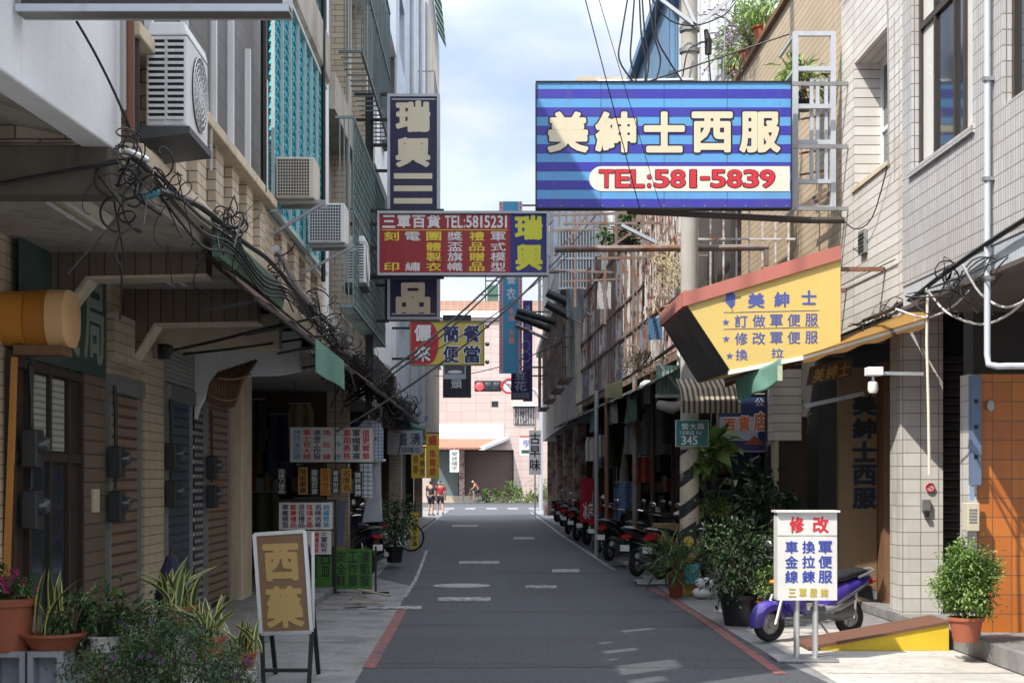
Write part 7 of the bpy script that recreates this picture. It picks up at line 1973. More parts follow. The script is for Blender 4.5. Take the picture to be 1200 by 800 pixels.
def scooter(name, label, loc, rz, paintm, group=None, plate=True, s=1.0, basket=False):
    """Step-through scooter, front along +x, built at its own origin."""
    t = thing(name, label, 'scooter', loc, rz, group); t.scale = (s, s, s)
    L = dict(local=True)
    for xw, nm in ((.63, 'front_wheel'), (-.63, 'rear_wheel')):
        q = MB(); torus(q, (xw, 0, .215), .165, .05); w = q.build(nm, TYRE, t, smooth=True, **L)
        q = MB(); q.lathe([(.0, -.035), (.04, -.035), (.05, -.018), (.115, -.012), (.125, -.03), (.13, .03), (.115, .012), (.05, .018), (.04, .035), (0, .035)], (xw, 0, .215), 20, 'y')
        for k in range(5):
            a = k * 1.2566; q.bar((xw, 0, .215), (xw + .125 * math.cos(a), 0, .215 + .125 * math.sin(a)), (.045, .03))
        q.build('rim', GREYMET, w, smooth='auto', **L)
    # front fender: arc around the wheel
    rings = []
    for k in range(11):
        a = rad(-10 + 175 * k / 10); R = .245 + .015 * math.sin(math.pi * k / 10); wd = .085 * (.5 + .5 * math.sin(math.pi * min(max((k + 1.5) / 12, 0), 1)))
        c = Vector((.63 + R * math.cos(a), 0, .225 + R * math.sin(a))); d = Vector((math.cos(a), 0, math.sin(a)))
        rings.append([c + Vector((0, y, 0)) - d * e for y, e in ((-wd, .10), (-wd, .03), (-wd * .6, -.008), (0, -.02), (wd * .6, -.008), (wd, .03), (wd, .10), (wd * .9, .10), (wd * .85, .035), (wd * .5, .006), (0, -.003), (-wd * .5, .006), (-wd * .85, .035), (-wd * .9, .10))])
    MB().loft(rings).build('front_fender', paintm, t, smooth='auto', **L)
    q = MB()
    for y in (-.095, .095): q.tube([(.63, y, .215), (.50, y * .8, .56)], .02, 8)
    q.tube([(.49, 0, .5), (.36, 0, .93)], .03, 8); q.build('fork', GREYMET, t, smooth='auto', **L)
    # leg shield
    sh = [ringx(.30, .40, .12, .03), ringx(.36, .50, .20, .09), ringx(.40, .62, .215, .10), ringx(.40, .74, .20, .10), ringx(.36, .85, .15, .09), ringx(.33, .92, .09, .05)]
    rings = []
    for z, xf, hw in ((.27, .30, .15), (.38, .40, .185), (.50, .445, .21), (.62, .45, .215), (.74, .425, .20), (.84, .385, .165), (.92, .35, .11)):
        rings.append([Vector((xf - abs(u) ** 2 * .11, u * hw, z)) for u in (-1, -.7, -.35, 0, .35, .7, 1)] + [Vector((xf - .05 - abs(u) ** 2 * .11, u * hw * .98, z)) for u in (1, .7, .35, 0, -.35, -.7, -1)])
    MB().loft(rings).build('leg_shield', paintm, t, smooth='auto', **L)
    MB().ball((.43, 0, .80), (.05, .11, .055), 14, 8).build('headlight', CLEANWHITE, t, smooth=True, **L)
    q = MB()
    for y in (-.14, .14): q.ball((.44, y, .70), (.025, .045, .03), 10, 6)
    q.build('indicator', mat('amber_lens', (.6, .22, .02), .2), t, smooth=True, **L)
    # floorboard and underbody
    MB().box((-.22, -.16, .27), (.33, .16, .325)).build('floorboard', GREYPL, t, bevel=.02, **L)
    MB().loft([ringx(.30, .30, .10, .03), ringx(-.1, .27, .14, .06), ringx(-.5, .30, .10, .08)]).build('underbody', GREYPL, t, smooth='auto', **L)
    # rear body: painted side cowl sweeping up to the tail
    MB().loft([ringx(-.17, .43, .10, .10), ringx(-.24, .48, .155, .16), ringx(-.40, .555, .175, .135), ringx(-.60, .62, .165, .105), ringx(-.80, .68, .125, .075), ringx(-.92, .71, .07, .045)]).build('side_cowl', paintm, t, smooth='auto', **L)
    MB().loft([ringx(-.20, .30, .10, .05), ringx(-.40, .30, .12, .12), ringx(-.62, .32, .10, .11), ringx(-.70, .33, .06, .06)]).build('engine', GREYPL, t, smooth='auto', **L)
    q = MB()
    for y in (-1, 1): q.prism([(-.26, y * .158, .40), (-.60, y * .166, .56), (-.78, y * .135, .64), (-.78, y * .135, .655), (-.58, y * .170, .585), (-.24, y * .162, .43)], (0, y * .012, 0))
    q.build('side_trim', GREYMET, t, **L)
    MB().loft([ringx(-.14, .34, .13, .06), ringx(-.30, .37, .165, .075), ringx(-.50, .43, .16, .06), ringx(-.62, .47, .12, .03)]).build('lower_cowl', mat('dull_silver', (.30, .30, .31), .45, metal=.3, var=.2, dirt=.3), t, smooth='auto', **L)
    q = MB()
    for y in (-.1, .1): q.tube([(.34, y * 2, .95), (.44, y * 1.4, .84), (.40, y, .66)], .008, 5)
    q.build('control_cable', BLACK, t, **L)
    MB().loft([ringx(-.12, .68, .10, .03), ringx(-.18, .70, .14, .055), ringx(-.42, .73, .155, .055), ringx(-.52, .755, .15, .06), ringx(-.78, .79, .13, .05), ringx(-.86, .79, .08, .03)]).build('seat', SEAT, t, smooth='auto', **L)
    q = MB(); q.tube([(-.62, -.15, .73), (-.90, -.12, .80), (-.99, 0, .82), (-.90, .12, .80), (-.62, .15, .73)], .016, 8); q.build('grab_rail', GREYMET, t, smooth='auto', **L)
    MB().loft([ringx(-.93, .66, .10, .035), ringx(-.985, .665, .085, .03)]).build('tail_light', REDLENS, t, smooth='auto', **L)
    MB().prism([(-.93, -.06, .60), (-.98, -.06, .40), (-.66, -.06, .50), (-.66, -.06, .58)], (0, .12, 0)).build('rear_fender', SEAT, t, **L)
    if plate: MB().box((-1.0, -.085, .43), (-.985, .085, .53)).build('number_plate', SIGNW, t, **L)
    MB().tube([(-.30, -.14, .24), (-.55, -.17, .26), (-.92, -.19, .36)], [.03, .055, .045], 12).build('exhaust', GREYMET, t, smooth='auto', **L)
    q = MB(); q.tube([(.30, -.33, .98), (.33, -.2, .99), (.35, 0, .96), (.33, .2, .99), (.30, .33, .98)], .016, 8); hb = q.build('handlebar', CHROME, t, smooth='auto', **L)
    q = MB()
    for y in (-.30, .30): q.tube([(.305, y - .05, .982), (.30, y + .05, .982)], .024, 8)
    q.build('grip', SEAT, hb, **L)
    MB().loft([ringx(.42, .95, .06, .04), ringx(.36, .97, .12, .055), ringx(.29, .98, .09, .04)]).build('handlebar_cowl', paintm, t, smooth='auto', **L)
    for y in (-.25, .25):
        q = MB(); q.tube([(.32, y, .99), (.34, y * 1.12, 1.12)], .007, 6); m_ = q.build('mirror', BLACK, t, **L)
        MB().ball((.345, y * 1.18, 1.16), (.018, .06, .04), 12, 7).build('mirror_glass', CHROME, m_, smooth=True, **L)
    q = MB(); q.tube([(-.05, .05, .25), (-.12, .20, .01), (-.17, .22, .01)], .013, 6); q.build('kick_stand', GREYMET, t, **L)
    q = MB(); q.tube([(-.63, .06, .215), (-.60, .12, .55)], .022, 8); q.build('shock_absorber', CHROME, t, **L)
    return t
def paint_gloss(name, c): 
    m = mat(name, c, .30, var=.18, scale=5, dirt=.35, dirtcol=(.16, .14, .12)); m.node_tree.nodes['Principled BSDF'].inputs['Coat Weight'].default_value = .35; return m
PURPLE = paint_gloss('purple_blue_paint', (.055, .035, .30))
# front wheel contact ~ (893,752), rear ~ (1020,742)
fw_, rw_ = g(893, 753), Vector((4.02, 16.45, 0)); dv = (fw_ - rw_); ang = math.atan2(dv.y, dv.x); ce = (fw_ + rw_) / 2
scooter('scooter', 'shiny purple blue scooter parked behind the white pavement sign', (ce.x, ce.y, .006), ang, PURPLE); bpy.data.objects['scooter'].scale = (1.0, .96, .87)
BLACKP = paint_gloss('black_scooter_paint', (.02, .02, .023)); REDP = paint_gloss('red_scooter_paint', (.30, .02, .025)); SILV = paint_gloss('silver_scooter_paint', (.30, .31, .33))
sa = scooter('scooter', 'black scooter with white plate, its tail to the road just left of the striped pole', (P(742, 0, 24.4).x + .45, 24.9, .12), rad(52), BLACKP, 'scooters parked along the old arcade')
sb = scooter('scooter', 'red tailed scooter between the black scooter and the striped pole', (P(778, 0, 23.6).x + .35, 24.1, .12), rad(50), REDP, 'scooters parked along the old arcade')
for i, (x, y_, rz, lab) in enumerate(((715, 29.5, 60, 'dark scooter behind the bicycles, nearest of the far row'), (702, 33, 62, 'dark scooter in the shade in front of the red cloth banner'), (690, 37, 58, 'first scooter past the red cloth banner'), (678, 41.5, 60, 'dark scooter further along the white edge line'), (668, 46, 58, 'scooter next to last along the white edge line'), (660, 51, 62, 'last scooter before the old taste banner'), (654, 56, 60, 'half hidden scooter under the white drop awning'))):
    dup(sa if i % 2 == 0 else sb, (P(x, 0, y_).x + .25, y_, .12), lab, rad(rz))
for x, y_, rz, lab, src in ((3.35, 26.2, 66, 'scooter squeezed in behind the black and red tailed pair', sb), (3.1, 27.6, 58, 'scooter half hidden behind the black one with white plate', sa), (2.95, 28.7, 70, 'scooter parked close to the bicycles under the tarp', sa), (2.75, 34.8, 64, 'scooter squeezed between the red banner and its neighbour', sb), (2.55, 39.2, 60, 'scooter in the middle of the far row', sa), (2.5, 43.8, 66, 'scooter with red tail in the far row', sb)): dup(src, (x, y_, .12), lab, rad(rz))
for i, (x, y_, z) in enumerate(((3.2, 25.2, 1.06), (3.45, 24.5, 1.05), (3.2, 29.0, 1.06))):
    t = thing('helmet', ('pale helmet resting on the black scooter', 'orange helmet resting on the red tailed scooter', 'white helmet resting on a scooter under the tarp')[i], 'helmet', (x, y_, z)); MB().ball((x, y_, z), (.14, .15, .13), 14, 9).build('shell', (CLEANWHITE, ORANGEL, SIGNW)[i], t, smooth=True); MB().ball((x, y_ - .05, z - .02), (.13, .12, .08), 12, 7).build('visor', BLACK, t, smooth=True)
t = thing('parasol', 'faded white patio parasol folded beside the far arcade posts', 'parasol', (3.0, 33.5, .12)); MB().lathe([(.02, .9), (.14, 1.1), (.11, 1.7), (.03, 2.3)], (3.0, 33.5, .12), 10).build('cloth', CL0, t); MB().tube([(3.0, 33.5, .12), (3.0, 33.5, 2.5)], .02, 6).build('pole', GREYMET, t)
sm = scooter('motorcycle', 'dark blue motorcycle with red tail light parked beside the green banner', (P(436, 0, 25).x - .35, 25.6, .1), rad(118), paint_gloss('navy_scooter_paint', (.03, .04, .10)), 'motorcycles parked on the left')
dup(sm, (P(428, 0, 27).x - .4, 27.3, .1), 'second motorcycle behind the dark blue one with red tail light', rad(115)); dup(sm, (P(452, 0, 31).x - .3, 31, .1), 'third motorcycle half hidden by the bicycle', rad(110))
def bicycle(label, loc, rz, m, group=None):
    t = thing('bicycle', label, 'bicycle', loc, rz, group); L = dict(local=True)
    for xw, nm in ((.52, 'front_wheel'), (-.52, 'rear_wheel')):
        q = MB(); torus(q, (xw, 0, .33), .315, .017, n=36, m=6); w = q.build(nm, TYRE, t, smooth=True, **L)
        q = MB(); torus(q, (xw, 0, .33), .295, .009, n=36, m=5)
        for k in range(18): a = k * .349; q.bar((xw, .015 * (-1) ** k, .33), (xw + .295 * math.cos(a), 0, .33 + .295 * math.sin(a)), .0035)
        q.build('rim', CHROME, w, **L)
    q = MB()
    for a, b in (((-.52, 0, .33), (-.14, 0, .30)), ((-.14, 0, .30), (-.25, 0, .78)), ((-.25, 0, .76), (-.52, 0, .33)), ((-.14, 0, .30), (.36, 0, .72)), ((-.24, 0, .70), (.36, 0, .78)), ((.36, 0, .68), (.34, 0, .95)), ((.36, 0, .70), (.52, 0, .33))): q.tube([a, b], .016, 8)
    q.build('frame', m, t, **L)
    MB().loft([ringx(-.10, .84, .02, .015), ringx(-.20, .845, .05, .022), ringx(-.36, .86, .09, .028), ringx(-.40, .86, .06, .02)]).build('saddle', SEAT, t, smooth='auto', **L)
    q = MB(); q.tube([(.20, -.28, .98), (.30, -.2, 1.0), (.34, 0, .95), (.30, .2, 1.0), (.20, .28, .98)], .012, 8); q.build('handlebar', CHROME, t, **L)
    q = MB(); q.lathe([(0, -.01), (.09, -.008), (.09, .008), (0, .01)], (-.14, .04, .30), 16, 'y'); q.bar((-.14, .06, .30), (-.02, .06, .18), .015); q.bar((-.14, -.06, .30), (-.26, -.06, .42), .015); q.build('crank', GREYMET, t, **L)
    return t
c = g(482, 646); bk = bicycle('black bicycle leaning at the kerb with its front wheel to the road', (c.x - .52, c.y + .15, .004), rad(-12), BLACK)
dup(bk, (3.0, 30.6, .12), 'bicycle parked with its wheels to the road behind the black scooter', rad(150))
dup(bk, (3.05, 31.5, .12), 'second bicycle leaning against the first one in the old arcade', rad(146)); 
# basket, red banner, clutter along the right arcade
t = thing('red_banner', 'red cloth banner with white characters hanging on a thin pole in the far arcade', 'banner', (P(690, 0, 36).x, 36, .12))
MB().sheet(lambda u, v: Vector((P(680, 0, 36).x + (.55 - .15 * v) * u - .1 * v * 0, 36 + .03 * math.sin(u * 9 + v * 4), P(0, 612, 36).z + (P(0, 560, 36).z - P(0, 612, 36).z) * v)), 10, 8).build('cloth', cloth('red_cloth', (.42, .03, .04), .25), t, solid=.008)
let(t, [('冰店', 683, 588, 695, 608, 'row')], 35.94, WHITEL, .02); MB().tube([(P(694, 0, 36).x, 36.02, .12), (P(697, 0, 36).x, 36.02, P(0, 510, 36).z)], .025, 6).build('pole', GREYMET, t)
t = thing('photo_stand', 'small white framed board with an orange picture at the far kerb', 'sign', g(643, 606)); c = g(643, 606); a, b = P(637, 604, c.y), P(649, 590, c.y)
MB().prism([a, Vector((b.x, c.y, a.z)), Vector((b.x - .03, c.y + .1, b.z)), Vector((a.x, c.y + .1, b.z))], (0, .04, 0)).build('frame', SIGNW, t); MB().prism([P(640, 602, c.y - .03), P(647, 602, c.y - .03), P(646, 593, c.y + .02), P(640, 593, c.y + .02)], (0, .02, 0)).build('picture', ORANGEL, t)
rg = random.Random(5)
CL = [cloth('hung_cloth_grey', (.25, .25, .26), .1), cloth('hung_cloth_blue', (.10, .16, .28), .1), cloth('hung_cloth_pale', (.42, .40, .36), .1), cloth('hung_cloth_red', (.28, .05, .04), .1)]
def garment(label, c, w, h, m, cat='cloth', name='hanging_cloth'):
    c = Vector(c); t = thing(name, label, cat, c, group='goods hanging in the arcades'); ph = rg.random() * 6
    MB().sheet(lambda u, v: c + Vector(((u - .5) * w * (1 - .3 * (v > .9)), .03 * math.sin(u * 12 + ph) , -h * (1 - v))), 12, 6).build('cloth', m, t, solid=.008)
    MB().bar(c + Vector((-w * .5, 0, .01)), c + Vector((w * .5, 0, .01)), .012).build('rail', GREYMET, t)
for i, (x, y0_, y1_, yy, w, k) in enumerate(((694, 513, 540, 33, .30, 2), (703, 510, 535, 32, .26, 2), (745, 495, 532, 28, .42, 0), (734, 565, 612, 30, .5, 1), (755, 535, 565, 27, .25, 3))):
    a = P(x, y0_, yy); b = P(x, y1_, yy); garment(('pale cloth hung by the far arcade posts', 'second pale cloth hung by the far arcade posts', 'dark grey cloth with a bright patch under the black tarp', 'blue and red box shaped cover standing in the dark arcade', 'small red cloth hanging deep in the arcade')[i], a, w, a.z - b.z, CL[k])
for i, (x, yy) in enumerate(((699, 31), (711, 30), (744, 26.5), (765, 25.5))):
    t = thing('arcade_post', ('thin pale post beside the red banner', 'brown post near the middle of the old arcade', 'post behind the black scooter', 'dark post close to the utility pole')[i], 'post', (P(x, 0, yy).x, yy, .12)); MB().tube([(P(x, 0, yy).x, yy, .12), (P(x, 0, yy).x, yy, 3.55)], .045, 8).build('shaft', (ALU, WOODM, RUST, WOOD)[i], t)
t = thing('cardboard_box', 'worn cardboard box with papers on the scooters behind the pole', 'box', P(780, 615, 24.6)); a = P(780, 622, 24.8); MB().obox(a, (.36, .30, .26), (0, 0, .3)).build('box', mat('cardboard', (.38, .24, .13), .85, var=.2), t, bevel=.008)
t = thing('wood_plank', 'pale plank lying on the ground under the black scooter', 'plank', g(755, 668)); a, b = g(735, 667), g(772, 664); MB().bar(a + Vector((0, 0, .14)), b + Vector((0, 0, .14)), (.12, .03)).build('plank', mat('pale_wood', (.5, .42, .3), .7), t)
t = thing('newspaper', 'crumpled newspaper sheets on the road edge by the red pot', 'paper', g(770, 684)); c = g(770, 684)
MB().sheet(lambda u, v: Vector((c.x - .35 + .7 * u, c.y - .3 + .8 * v, .02 + .05 * abs(math.sin(u * 7 + v * 5)) * math.sin(v * 3))), 14, 10).build('sheet', mat('newsprint', (.42, .42, .42), .9, var=.4, scale=20), t, solid=.004)

# ---- the yellow and brown ramp
t = thing('shop_ramp', 'brown topped wooden ramp with bright yellow side leading up to the raised pavement', 'ramp', P(1040, 770, 15.0))
pr_ = [g(962, 771), g(1004, 771), P(1106, 742, 14.9), P(1108, 727, 14.9)]
a0 = onZ(963, 770); Yr = 14.85
x_l, x_r = P(961, 0, Yr).x, P(1112, 0, Yr).x
q = MB(); q.prism([Vector((x_l, Yr, .006)), Vector((x_r, Yr, .006)), Vector((x_r, Yr, .27)), Vector((x_l, Yr, .035))], (0, .65, 0)); q.build('body', mat('bright_yellow_paint', (.66, .47, .03), .45, var=.1, dirt=.3, dirtcol=(.25, .16, .05)), t)
q = MB(); q.prism([Vector((x_l - .12, Yr - .02, .015)), Vector((x_r + .01, Yr - .02, .273)), Vector((x_r + .01, Yr - .02, .300)), Vector((x_l - .12, Yr - .02, .045))], (0, .69, 0)); q.build('top_board', mat('red_brown_board', (.15, .07, .045), .7, var=.3, scale=8, dirt=.3), t)
t = thing('kerb_block', 'loose grey concrete block at the pavement corner beside the terracotta pot', 'block', P(1133, 745, 14.2)); a, b = P(1123, 752, 14.1), P(1150, 740, 14.1); MB().box((a.x, 14.1, .2), (b.x, 14.3, .29)).build('block', CONC, t, bevel=.012)

# ================================================================ left display goods
t = thing('checked_shirt', 'pale checked shirt on a hanger above the long grey garment', 'shirt', P(438, 495, 23.4)); Y = 23.4
CHK = tiles('checked_cloth', (.40, .45, .55), (.48, .52, .60), (.12, .15, .22), .055, .055, .012, .9, .0)
def flat_garment(t, name, pts, Y, m, d=.05):
    return MB().prism([P(x, y, Y + .01 * ((i * 7) % 3)) for i, (x, y) in enumerate(pts)], (0, d, 0)).build(name, m, t, bevel=.01)
flat_garment(t, 'body', ((421, 540), (449, 540), (449, 502), (441, 493), (432, 490), (424, 494), (418, 502)), Y, CHK); MB().tube([P(432, 490, Y + .02), P(433, 484, Y + .02), P(436, 482, Y + .02)], .008, 5).build('hanger', CHROME, t)
t = thing('checked_cloth', 'white and navy checked cloth under the price board', 'cloth', P(430, 582, 23.0)); flat_garment(t, 'cloth', ((424, 583), (436, 583), (437, 543), (421, 543)), 23.0, tiles('windowpane_check', (.55, .58, .62), (.55, .58, .62), (.05, .06, .1), .07, .07, .012, .9, 0), .03)
t = thing('grey_garment', 'long pale grey garment hanging on a white rail beside the checked cloth', 'garment', P(438, 612, 23.8)); flat_garment(t, 'body', ((424, 612), (448, 611), (445, 541), (436, 540), (434, 560)), 23.8, cloth('pale_grey_garment', (.42, .45, .50), .1), .06)
MB().tube([P(430, 541, 23.78), P(452, 539, 23.78)], .02, 6).build('rail', CLEANWHITE, t)
t = thing('blue_trousers', 'folded blue grey trousers hanging behind the low white board', 'garment', P(400, 638, 22.9)); flat_garment(t, 'body', ((394, 638), (403, 638), (405, 588), (396, 586)), 22.9, cloth('blue_grey_cloth', (.13, .16, .22), .1), .06)
bush('dark leafy plant behind the parked motorcycles', (P(462, 0, 29).x, 29, .1), (.32, .4, .40), 420, .13, .06, 90, (.14, .18, .3, BLACK), LG, lift=.2)
rg = random.Random(9); GW = mat('grey_wood', (.28, .25, .21), .85, var=.4, scale=8)
for k in range(7):
    c = g(415 + rg.uniform(-22, 28), 714 + rg.uniform(-8, 6)); c.z = .04 + .02 * k
    t = thing('broken_board', 'weathered grey board in the heap lying on the apron beside the green banner', 'board', c, group='boards heaped beside the green banner')
    MB().obox(c, (rg.uniform(.3, .6), rg.uniform(.07, .14), .02), (rg.uniform(-.15, .15), rg.uniform(-.2, .2), rg.uniform(-.6, .9))).build('board', GW, t)
SHELFW = [mat('goods_' + n, c_, .6, var=.3) for n, c_ in (('grey', (.2, .2, .2)), ('olive', (.10, .11, .05)), ('tan', (.28, .2, .11)), ('navy', (.03, .04, .09)), ('white', (.5, .5, .48)), ('red', (.3, .03, .03)))]
rg = random.Random(12)
def goods_rack(label, x0, x1, y, z0, z1, rows, seed):
    rg = random.Random(seed); t = thing('goods_rack', label, 'shelf', ((x0 + x1) / 2, y, z0)); q = MB(); nrow = rows
    for k in range(nrow + 1): q.box((x0, y, z0 + (z1 - z0) * k / nrow - .015), (x1, y + .35, z0 + (z1 - z0) * k / nrow))
    for x in (x0 - .03, x1): q.box((x, y, z0 - .02), (x + .03, y + .35, z1))
    q.build('frame', WOOD, t)
    for k in range(nrow):
        x = x0 + .02; zz = z0 + (z1 - z0) * k / nrow
        while x < x1 - .1:
            w = rg.uniform(.08, .24); h = rg.uniform(.4, .85) * (z1 - z0) / nrow; w = min(w, x1 - x - .01)
            if rg.random() < .85:
                m_ = rg.choice(SHELFW); yy = y + rg.uniform(.0, .1)
                o = MB().box((x, yy, zz + .001), (x + w - .015, y + .3, zz + h)).build('goods_bundle', m_)
                tag(o, m_.name.split('_')[1] + ' bundle packed on the ' + label, 'goods', 'bundles on the ' + label)
            x += w
goods_rack('crowded shelf in the shop behind the price boards', -4.5, -3.1, 25.0, .2, 2.8, 6, 1)
goods_rack('shelf in the shop behind the motorcycles', -4.1, -2.9, 32.3, .2, 2.6, 6, 2)
goods_rack('tall shelf in the arcade behind the black scooter', 3.3, 4.6, 26.1, .2, 2.7, 6, 3)
goods_rack('second shelf bay in the dark arcade', 3.1, 4.5, 30.6, .2, 2.7, 6, 4)
goods_rack('third shelf bay in the dark arcade', 3.0, 4.3, 35.1, .2, 2.6, 6, 5)

rg = random.Random(31)
GC = [cloth('goods_cloth_%s' % n_, c_, .08) for n_, c_ in (('olive', (.06, .065, .03)), ('black', (.02, .02, .022)), ('navy', (.03, .04, .08)), ('brown', (.10, .06, .035)), ('pale', (.34, .33, .31)), ('khaki', (.20, .16, .09)))]
for k, (x, y_, z, w, h, m_) in enumerate(((-4.25, 23.8, 2.9, .45, 1.1, 0), (-3.95, 24.2, 2.7, .5, .9, 3), (-3.7, 23.4, 2.95, .35, .8, 1), (-3.35, 24.0, 2.75, .45, 1.0, 2), (-3.0, 23.6, 2.9, .4, .7, 5), (-4.1, 23.2, 1.7, .5, 1.2, 1), (-3.6, 23.9, 1.5, .5, 1.1, 0), (-2.95, 24.3, 1.4, .5, 1.0, 3), (-2.75, 26.4, 2.85, .5, 1.2, 1), (-2.6, 28.5, 2.8, .4, .9, 2), (3.2, 25.2, 3.1, .6, .8, 1), (3.75, 25.0, 3.0, .5, 1.2, 3), (4.2, 24.6, 2.9, .5, 1.4, 2), (3.3, 29.6, 3.1, .6, .9, 4), (3.0, 33.9, 3.0, .6, 1.0, 0), (2.9, 38.5, 3.0, .5, 1.0, 4))):
    garment(('olive jacket hanging deepest behind the price boards', 'brown cloth hanging second from the back of the price board shop', 'black cloth hanging over the narrow dark board', 'navy jacket hanging behind the wide price board', 'khaki jacket hanging near the checked shirt', 'black cloth hung low behind the smaller board', 'olive cloth hung low behind the easel sign', 'brown cloth hung low behind the green banner', 'black raincoat hanging over the motorcycles', 'navy cloth hanging over the bicycle', 'black cloth hung at the first post of the old arcade', 'brown cloth hung behind the striped pole', 'navy cloth hung behind the street plate', 'pale cloth hung over the bicycles', 'olive cloth hung behind the red banner', 'pale cloth in the far bay of the old arcade')[k], (x, y_, z), w, h, GC[m_], 'clothes', 'hanging_garment')
# ================================================================ people
SKIN = mat('skin', (.42, .25, .17), .55, var=.08)
def skinned(name, joints, edges, radii, m, parent, sub=2):
    me = bpy.data.meshes.new(name); off = origin(parent)
    me.from_pydata([tuple(Vector(j) - off) for j in joints], edges, []); me.materials.append(m)
    o = bpy.data.objects.new(name, me); COL.objects.link(o); o.parent = parent
    md = o.modifiers.new('skin', 'SKIN'); md.use_smooth_shade = True
    for v, r in zip(me.skin_vertices[0].data, radii): v.radius = (r, r) if not isinstance(r, tuple) else r
    me.skin_vertices[0].data[0].use_root = True
    s = o.modifiers.new('smooth', 'SUBSURF'); s.levels = sub; s.render_levels = sub
    return o
def person(label, loc, face, top_m, leg_m, pose, hair_m, hat=None, legs_bare=True):
    """pose: dict of joint positions in the figure's own axes (x right, y forward, z up)."""
    t = thing('person', label, 'person', loc); ca, sa_ = math.cos(face), math.sin(face); B = Vector(loc)
    W = lambda p: B + Vector((p[0] * ca - p[1] * sa_, p[0] * sa_ + p[1] * ca, p[2]))
    J = ['pelvis', 'waist', 'chest', 'neck', 'head', 'hipL', 'kneeL', 'ankleL', 'toeL', 'hipR', 'kneeR', 'ankleR', 'toeR', 'shL', 'elL', 'wrL', 'hdL', 'shR', 'elR', 'wrR', 'hdR']
    R = [(.125, .10), (.12, .09), (.14, .10), .055, .085, .085, .06, .04, .04, .085, .06, .04, .04, .055, .042, .03, .035, .055, .042, .03, .035]
    pts = [W(pose[j]) for j in J]
    E = [(0, 1), (1, 2), (2, 3), (3, 4), (0, 5), (5, 6), (6, 7), (7, 8), (0, 9), (9, 10), (10, 11), (11, 12), (2, 13), (13, 14), (14, 15), (15, 16), (2, 17), (17, 18), (18, 19), (19, 20)]
    skinned('body', pts, E, R, SKIN, t)
    h = Vector(pose['head']); HC = W((h.x, h.y, h.z))
    MB().ball(HC + Vector((0, 0, .02)), (.082, .095, .115), 16, 12).build('head', SKIN, t, smooth=True)
    q = MB(); fwd = W((h.x, h.y + .09, h.z)) - HC; fwd.normalize(); side = fwd.cross(Vector((0, 0, 1)))
    for s in (-1, 1): q.ball(HC + side * .09 * s + Vector((0, 0, .01)), .02, 8, 6)
    q.ball(HC + fwd * .095, (.016, .016, .02), 8, 6); q.build('ears_and_nose', SKIN, t, smooth=True)
    q = MB()
    for s in (-1, 1): q.ball(HC + fwd * .082 + side * .032 * s + Vector((0, 0, .03)), .012, 8, 6)
    q.build('eyes', BLACKL, t, smooth=True)
    MB().ball(HC + fwd * .083 + Vector((0, 0, -.045)), (.025, .02, .007), 8, 6).build('mouth', mat('lip', (.30, .10, .08), .5), t, smooth=True)
    MB().ball(HC - fwd * .018 + Vector((0, 0, .05)), (.094, .10, .10), 16, 10).build('hair', hair_m, t, smooth=True)
    if hat: MB().lathe([(.0, .13), (.07, .125), (.098, .07), (.10, .03), (.15, .015), (.10, .02)], HC, 18).build('hat', hat, t, smooth='auto')
    mid = lambda a, b, u: Vector(a).lerp(Vector(b), u)
    tp = [pose['pelvis'], pose['waist'], pose['chest'], mid(pose['chest'], pose['neck'], .55), pose['shL'], mid(pose['shL'], pose['elL'], .75), pose['shR'], mid(pose['shR'], pose['elR'], .75)]
    skinned('shirt', [W(p) for p in tp], [(0, 1), (1, 2), (2, 3), (2, 4), (4, 5), (2, 6), (6, 7)], [(.145, .12), (.14, .11), (.16, .12), .07, .075, .07, .075, .07], top_m, t)
    lp = [pose['pelvis'], pose['hipL'], mid(pose['hipL'], pose['kneeL'], .9 if legs_bare else 1), pose['hipR'], mid(pose['hipR'], pose['kneeR'], .9 if legs_bare else 1)]
    if not legs_bare: lp += [mid(pose['kneeL'], pose['ankleL'], .92), mid(pose['kneeR'], pose['ankleR'], .92)]
    skinned('trousers', [W(p) for p in lp], [(0, 1), (1, 2), (0, 3), (3, 4)] + ([] if legs_bare else [(2, 5), (4, 6)]), [(.14, .12), .105, .085, .105, .085] + ([] if legs_bare else [.06, .06]), leg_m, t)
    for s in 'LR': MB().loft([[W(pose['ankle' + s]) + Vector((x, y, z - .06)) for x, y, z in ((-.045, -.07, -.005), (.045, -.07, -.005), (.045, -.07, .07), (-.045, -.07, .07))], [W(pose['toe' + s]) + Vector((x, y, z)) for x, y, z in ((-.04, .03, -.025), (.04, .03, -.025), (.04, .03, .02), (-.04, .03, .02))]]).build('shoe', GREYPL, t)
    # hands: five short fingers each
    for s in 'LR':
        q = MB(); hd = W(pose['hd' + s]); dr_ = (hd - W(pose['wr' + s])).normalized(); sd = dr_.cross(Vector((0, 0, 1)));
        if sd.length < .2: sd = Vector((1, 0, 0))
        sd.normalize()
        for k in range(4):
            b_ = hd + sd * (.012 * (k - 1.5) * 1.3); q.tube([b_, b_ + dr_ * .045, b_ + dr_ * .07 + Vector((0, 0, -.015))], [.009, .008, .006], 6)
        q.tube([hd - dr_ * .03 + sd * .03, hd + sd * .05 + dr_ * .02], [.01, .007], 6); q.build('fingers', SKIN, t)
    return t
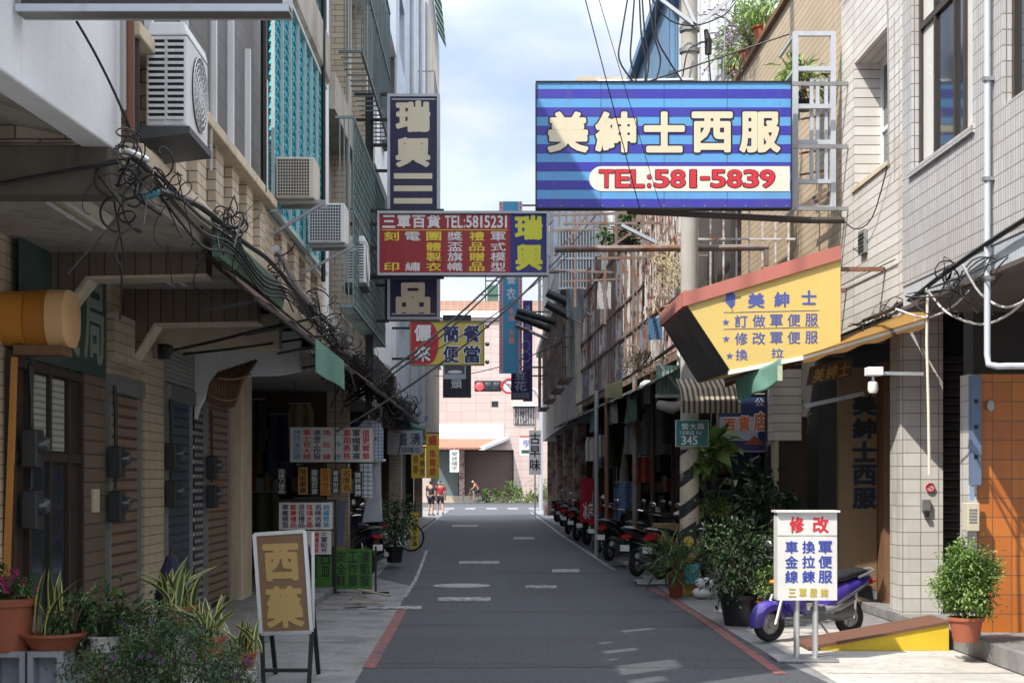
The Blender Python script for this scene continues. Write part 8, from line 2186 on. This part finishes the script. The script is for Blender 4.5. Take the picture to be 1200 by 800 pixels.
STAND = dict(pelvis=(0, 0, .92), waist=(0, .01, 1.08), chest=(0, 0, 1.28), neck=(0, .01, 1.44), head=(0, .03, 1.53), hipL=(-.09, 0, .86), kneeL=(-.10, .04, .48), ankleL=(-.11, -.02, .09), toeL=(-.12, .13, .03), hipR=(.09, 0, .86), kneeR=(.11, .0, .48), ankleR=(.12, -.05, .09), toeR=(.14, .10, .03),
             shL=(-.19, 0, 1.37), elL=(-.25, -.02, 1.10), wrL=(-.26, .08, .87), hdL=(-.26, .11, .80), shR=(.19, 0, 1.37), elR=(.26, -.03, 1.10), wrR=(.25, .05, .86), hdR=(.25, .08, .79))
W2 = dict(STAND); W2.update(kneeL=(-.10, .16, .50), ankleL=(-.10, .14, .09), toeL=(-.10, .29, .03), kneeR=(.10, -.04, .48), ankleR=(.10, -.24, .12), toeR=(.10, -.12, .04))
HAIR = mat('black_hair', (.02, .017, .015), .6)
c = g(516, 603); person('person in a red shirt and pale cap walking away near the crossing', c, rad(10), cloth('red_shirt', (.40, .03, .05), .05), cloth('dark_shorts', (.025, .025, .035), .05), W2, HAIR, mat('pale_cap', (.6, .58, .55), .8))
c = g(505, 604); person('person in dark clothes with a backpack standing beside the one in red', c, rad(-30), cloth('dark_shirt', (.03, .03, .045), .05), cloth('dark_shorts', (.025, .025, .035), .05), STAND, HAIR)
# cyclist crossing in front of the pink wall
c = g(555, 588.5); c.y = min(c.y, 109.5); c.z = .004; c.x = fx(556) * c.y / YP
bicycle('city bicycle ridden past the pink wall', (c.x, c.y, c.z), rad(180), GREYMET)
RIDE = dict(pelvis=(0, -.28, .95), waist=(0, -.22, 1.10), chest=(0, -.08, 1.30), neck=(0, .03, 1.43), head=(0, .09, 1.52), hipL=(-.09, -.25, .90), kneeL=(-.11, .08, .72), ankleL=(-.10, -.02, .28), toeL=(-.10, .12, .22), hipR=(.09, -.25, .90), kneeR=(.11, .12, .86), ankleR=(.10, -.10, .52), toeR=(.10, .02, .46),
            shL=(-.19, -.06, 1.36), elL=(-.24, .06, 1.14), wrL=(-.27, .20, 1.02), hdL=(-.28, .24, 1.0), shR=(.19, -.06, 1.36), elR=(.24, .06, 1.14), wrR=(.27, .20, 1.02), hdR=(.28, .24, 1.0))
person('person in a peach top riding the bicycle past the pink wall', c, rad(90), cloth('peach_top', (.55, .25, .17), .05), cloth('dark_shorts', (.025, .025, .035), .05), RIDE, HAIR, mat('straw_hat', (.5, .42, .3), .8))
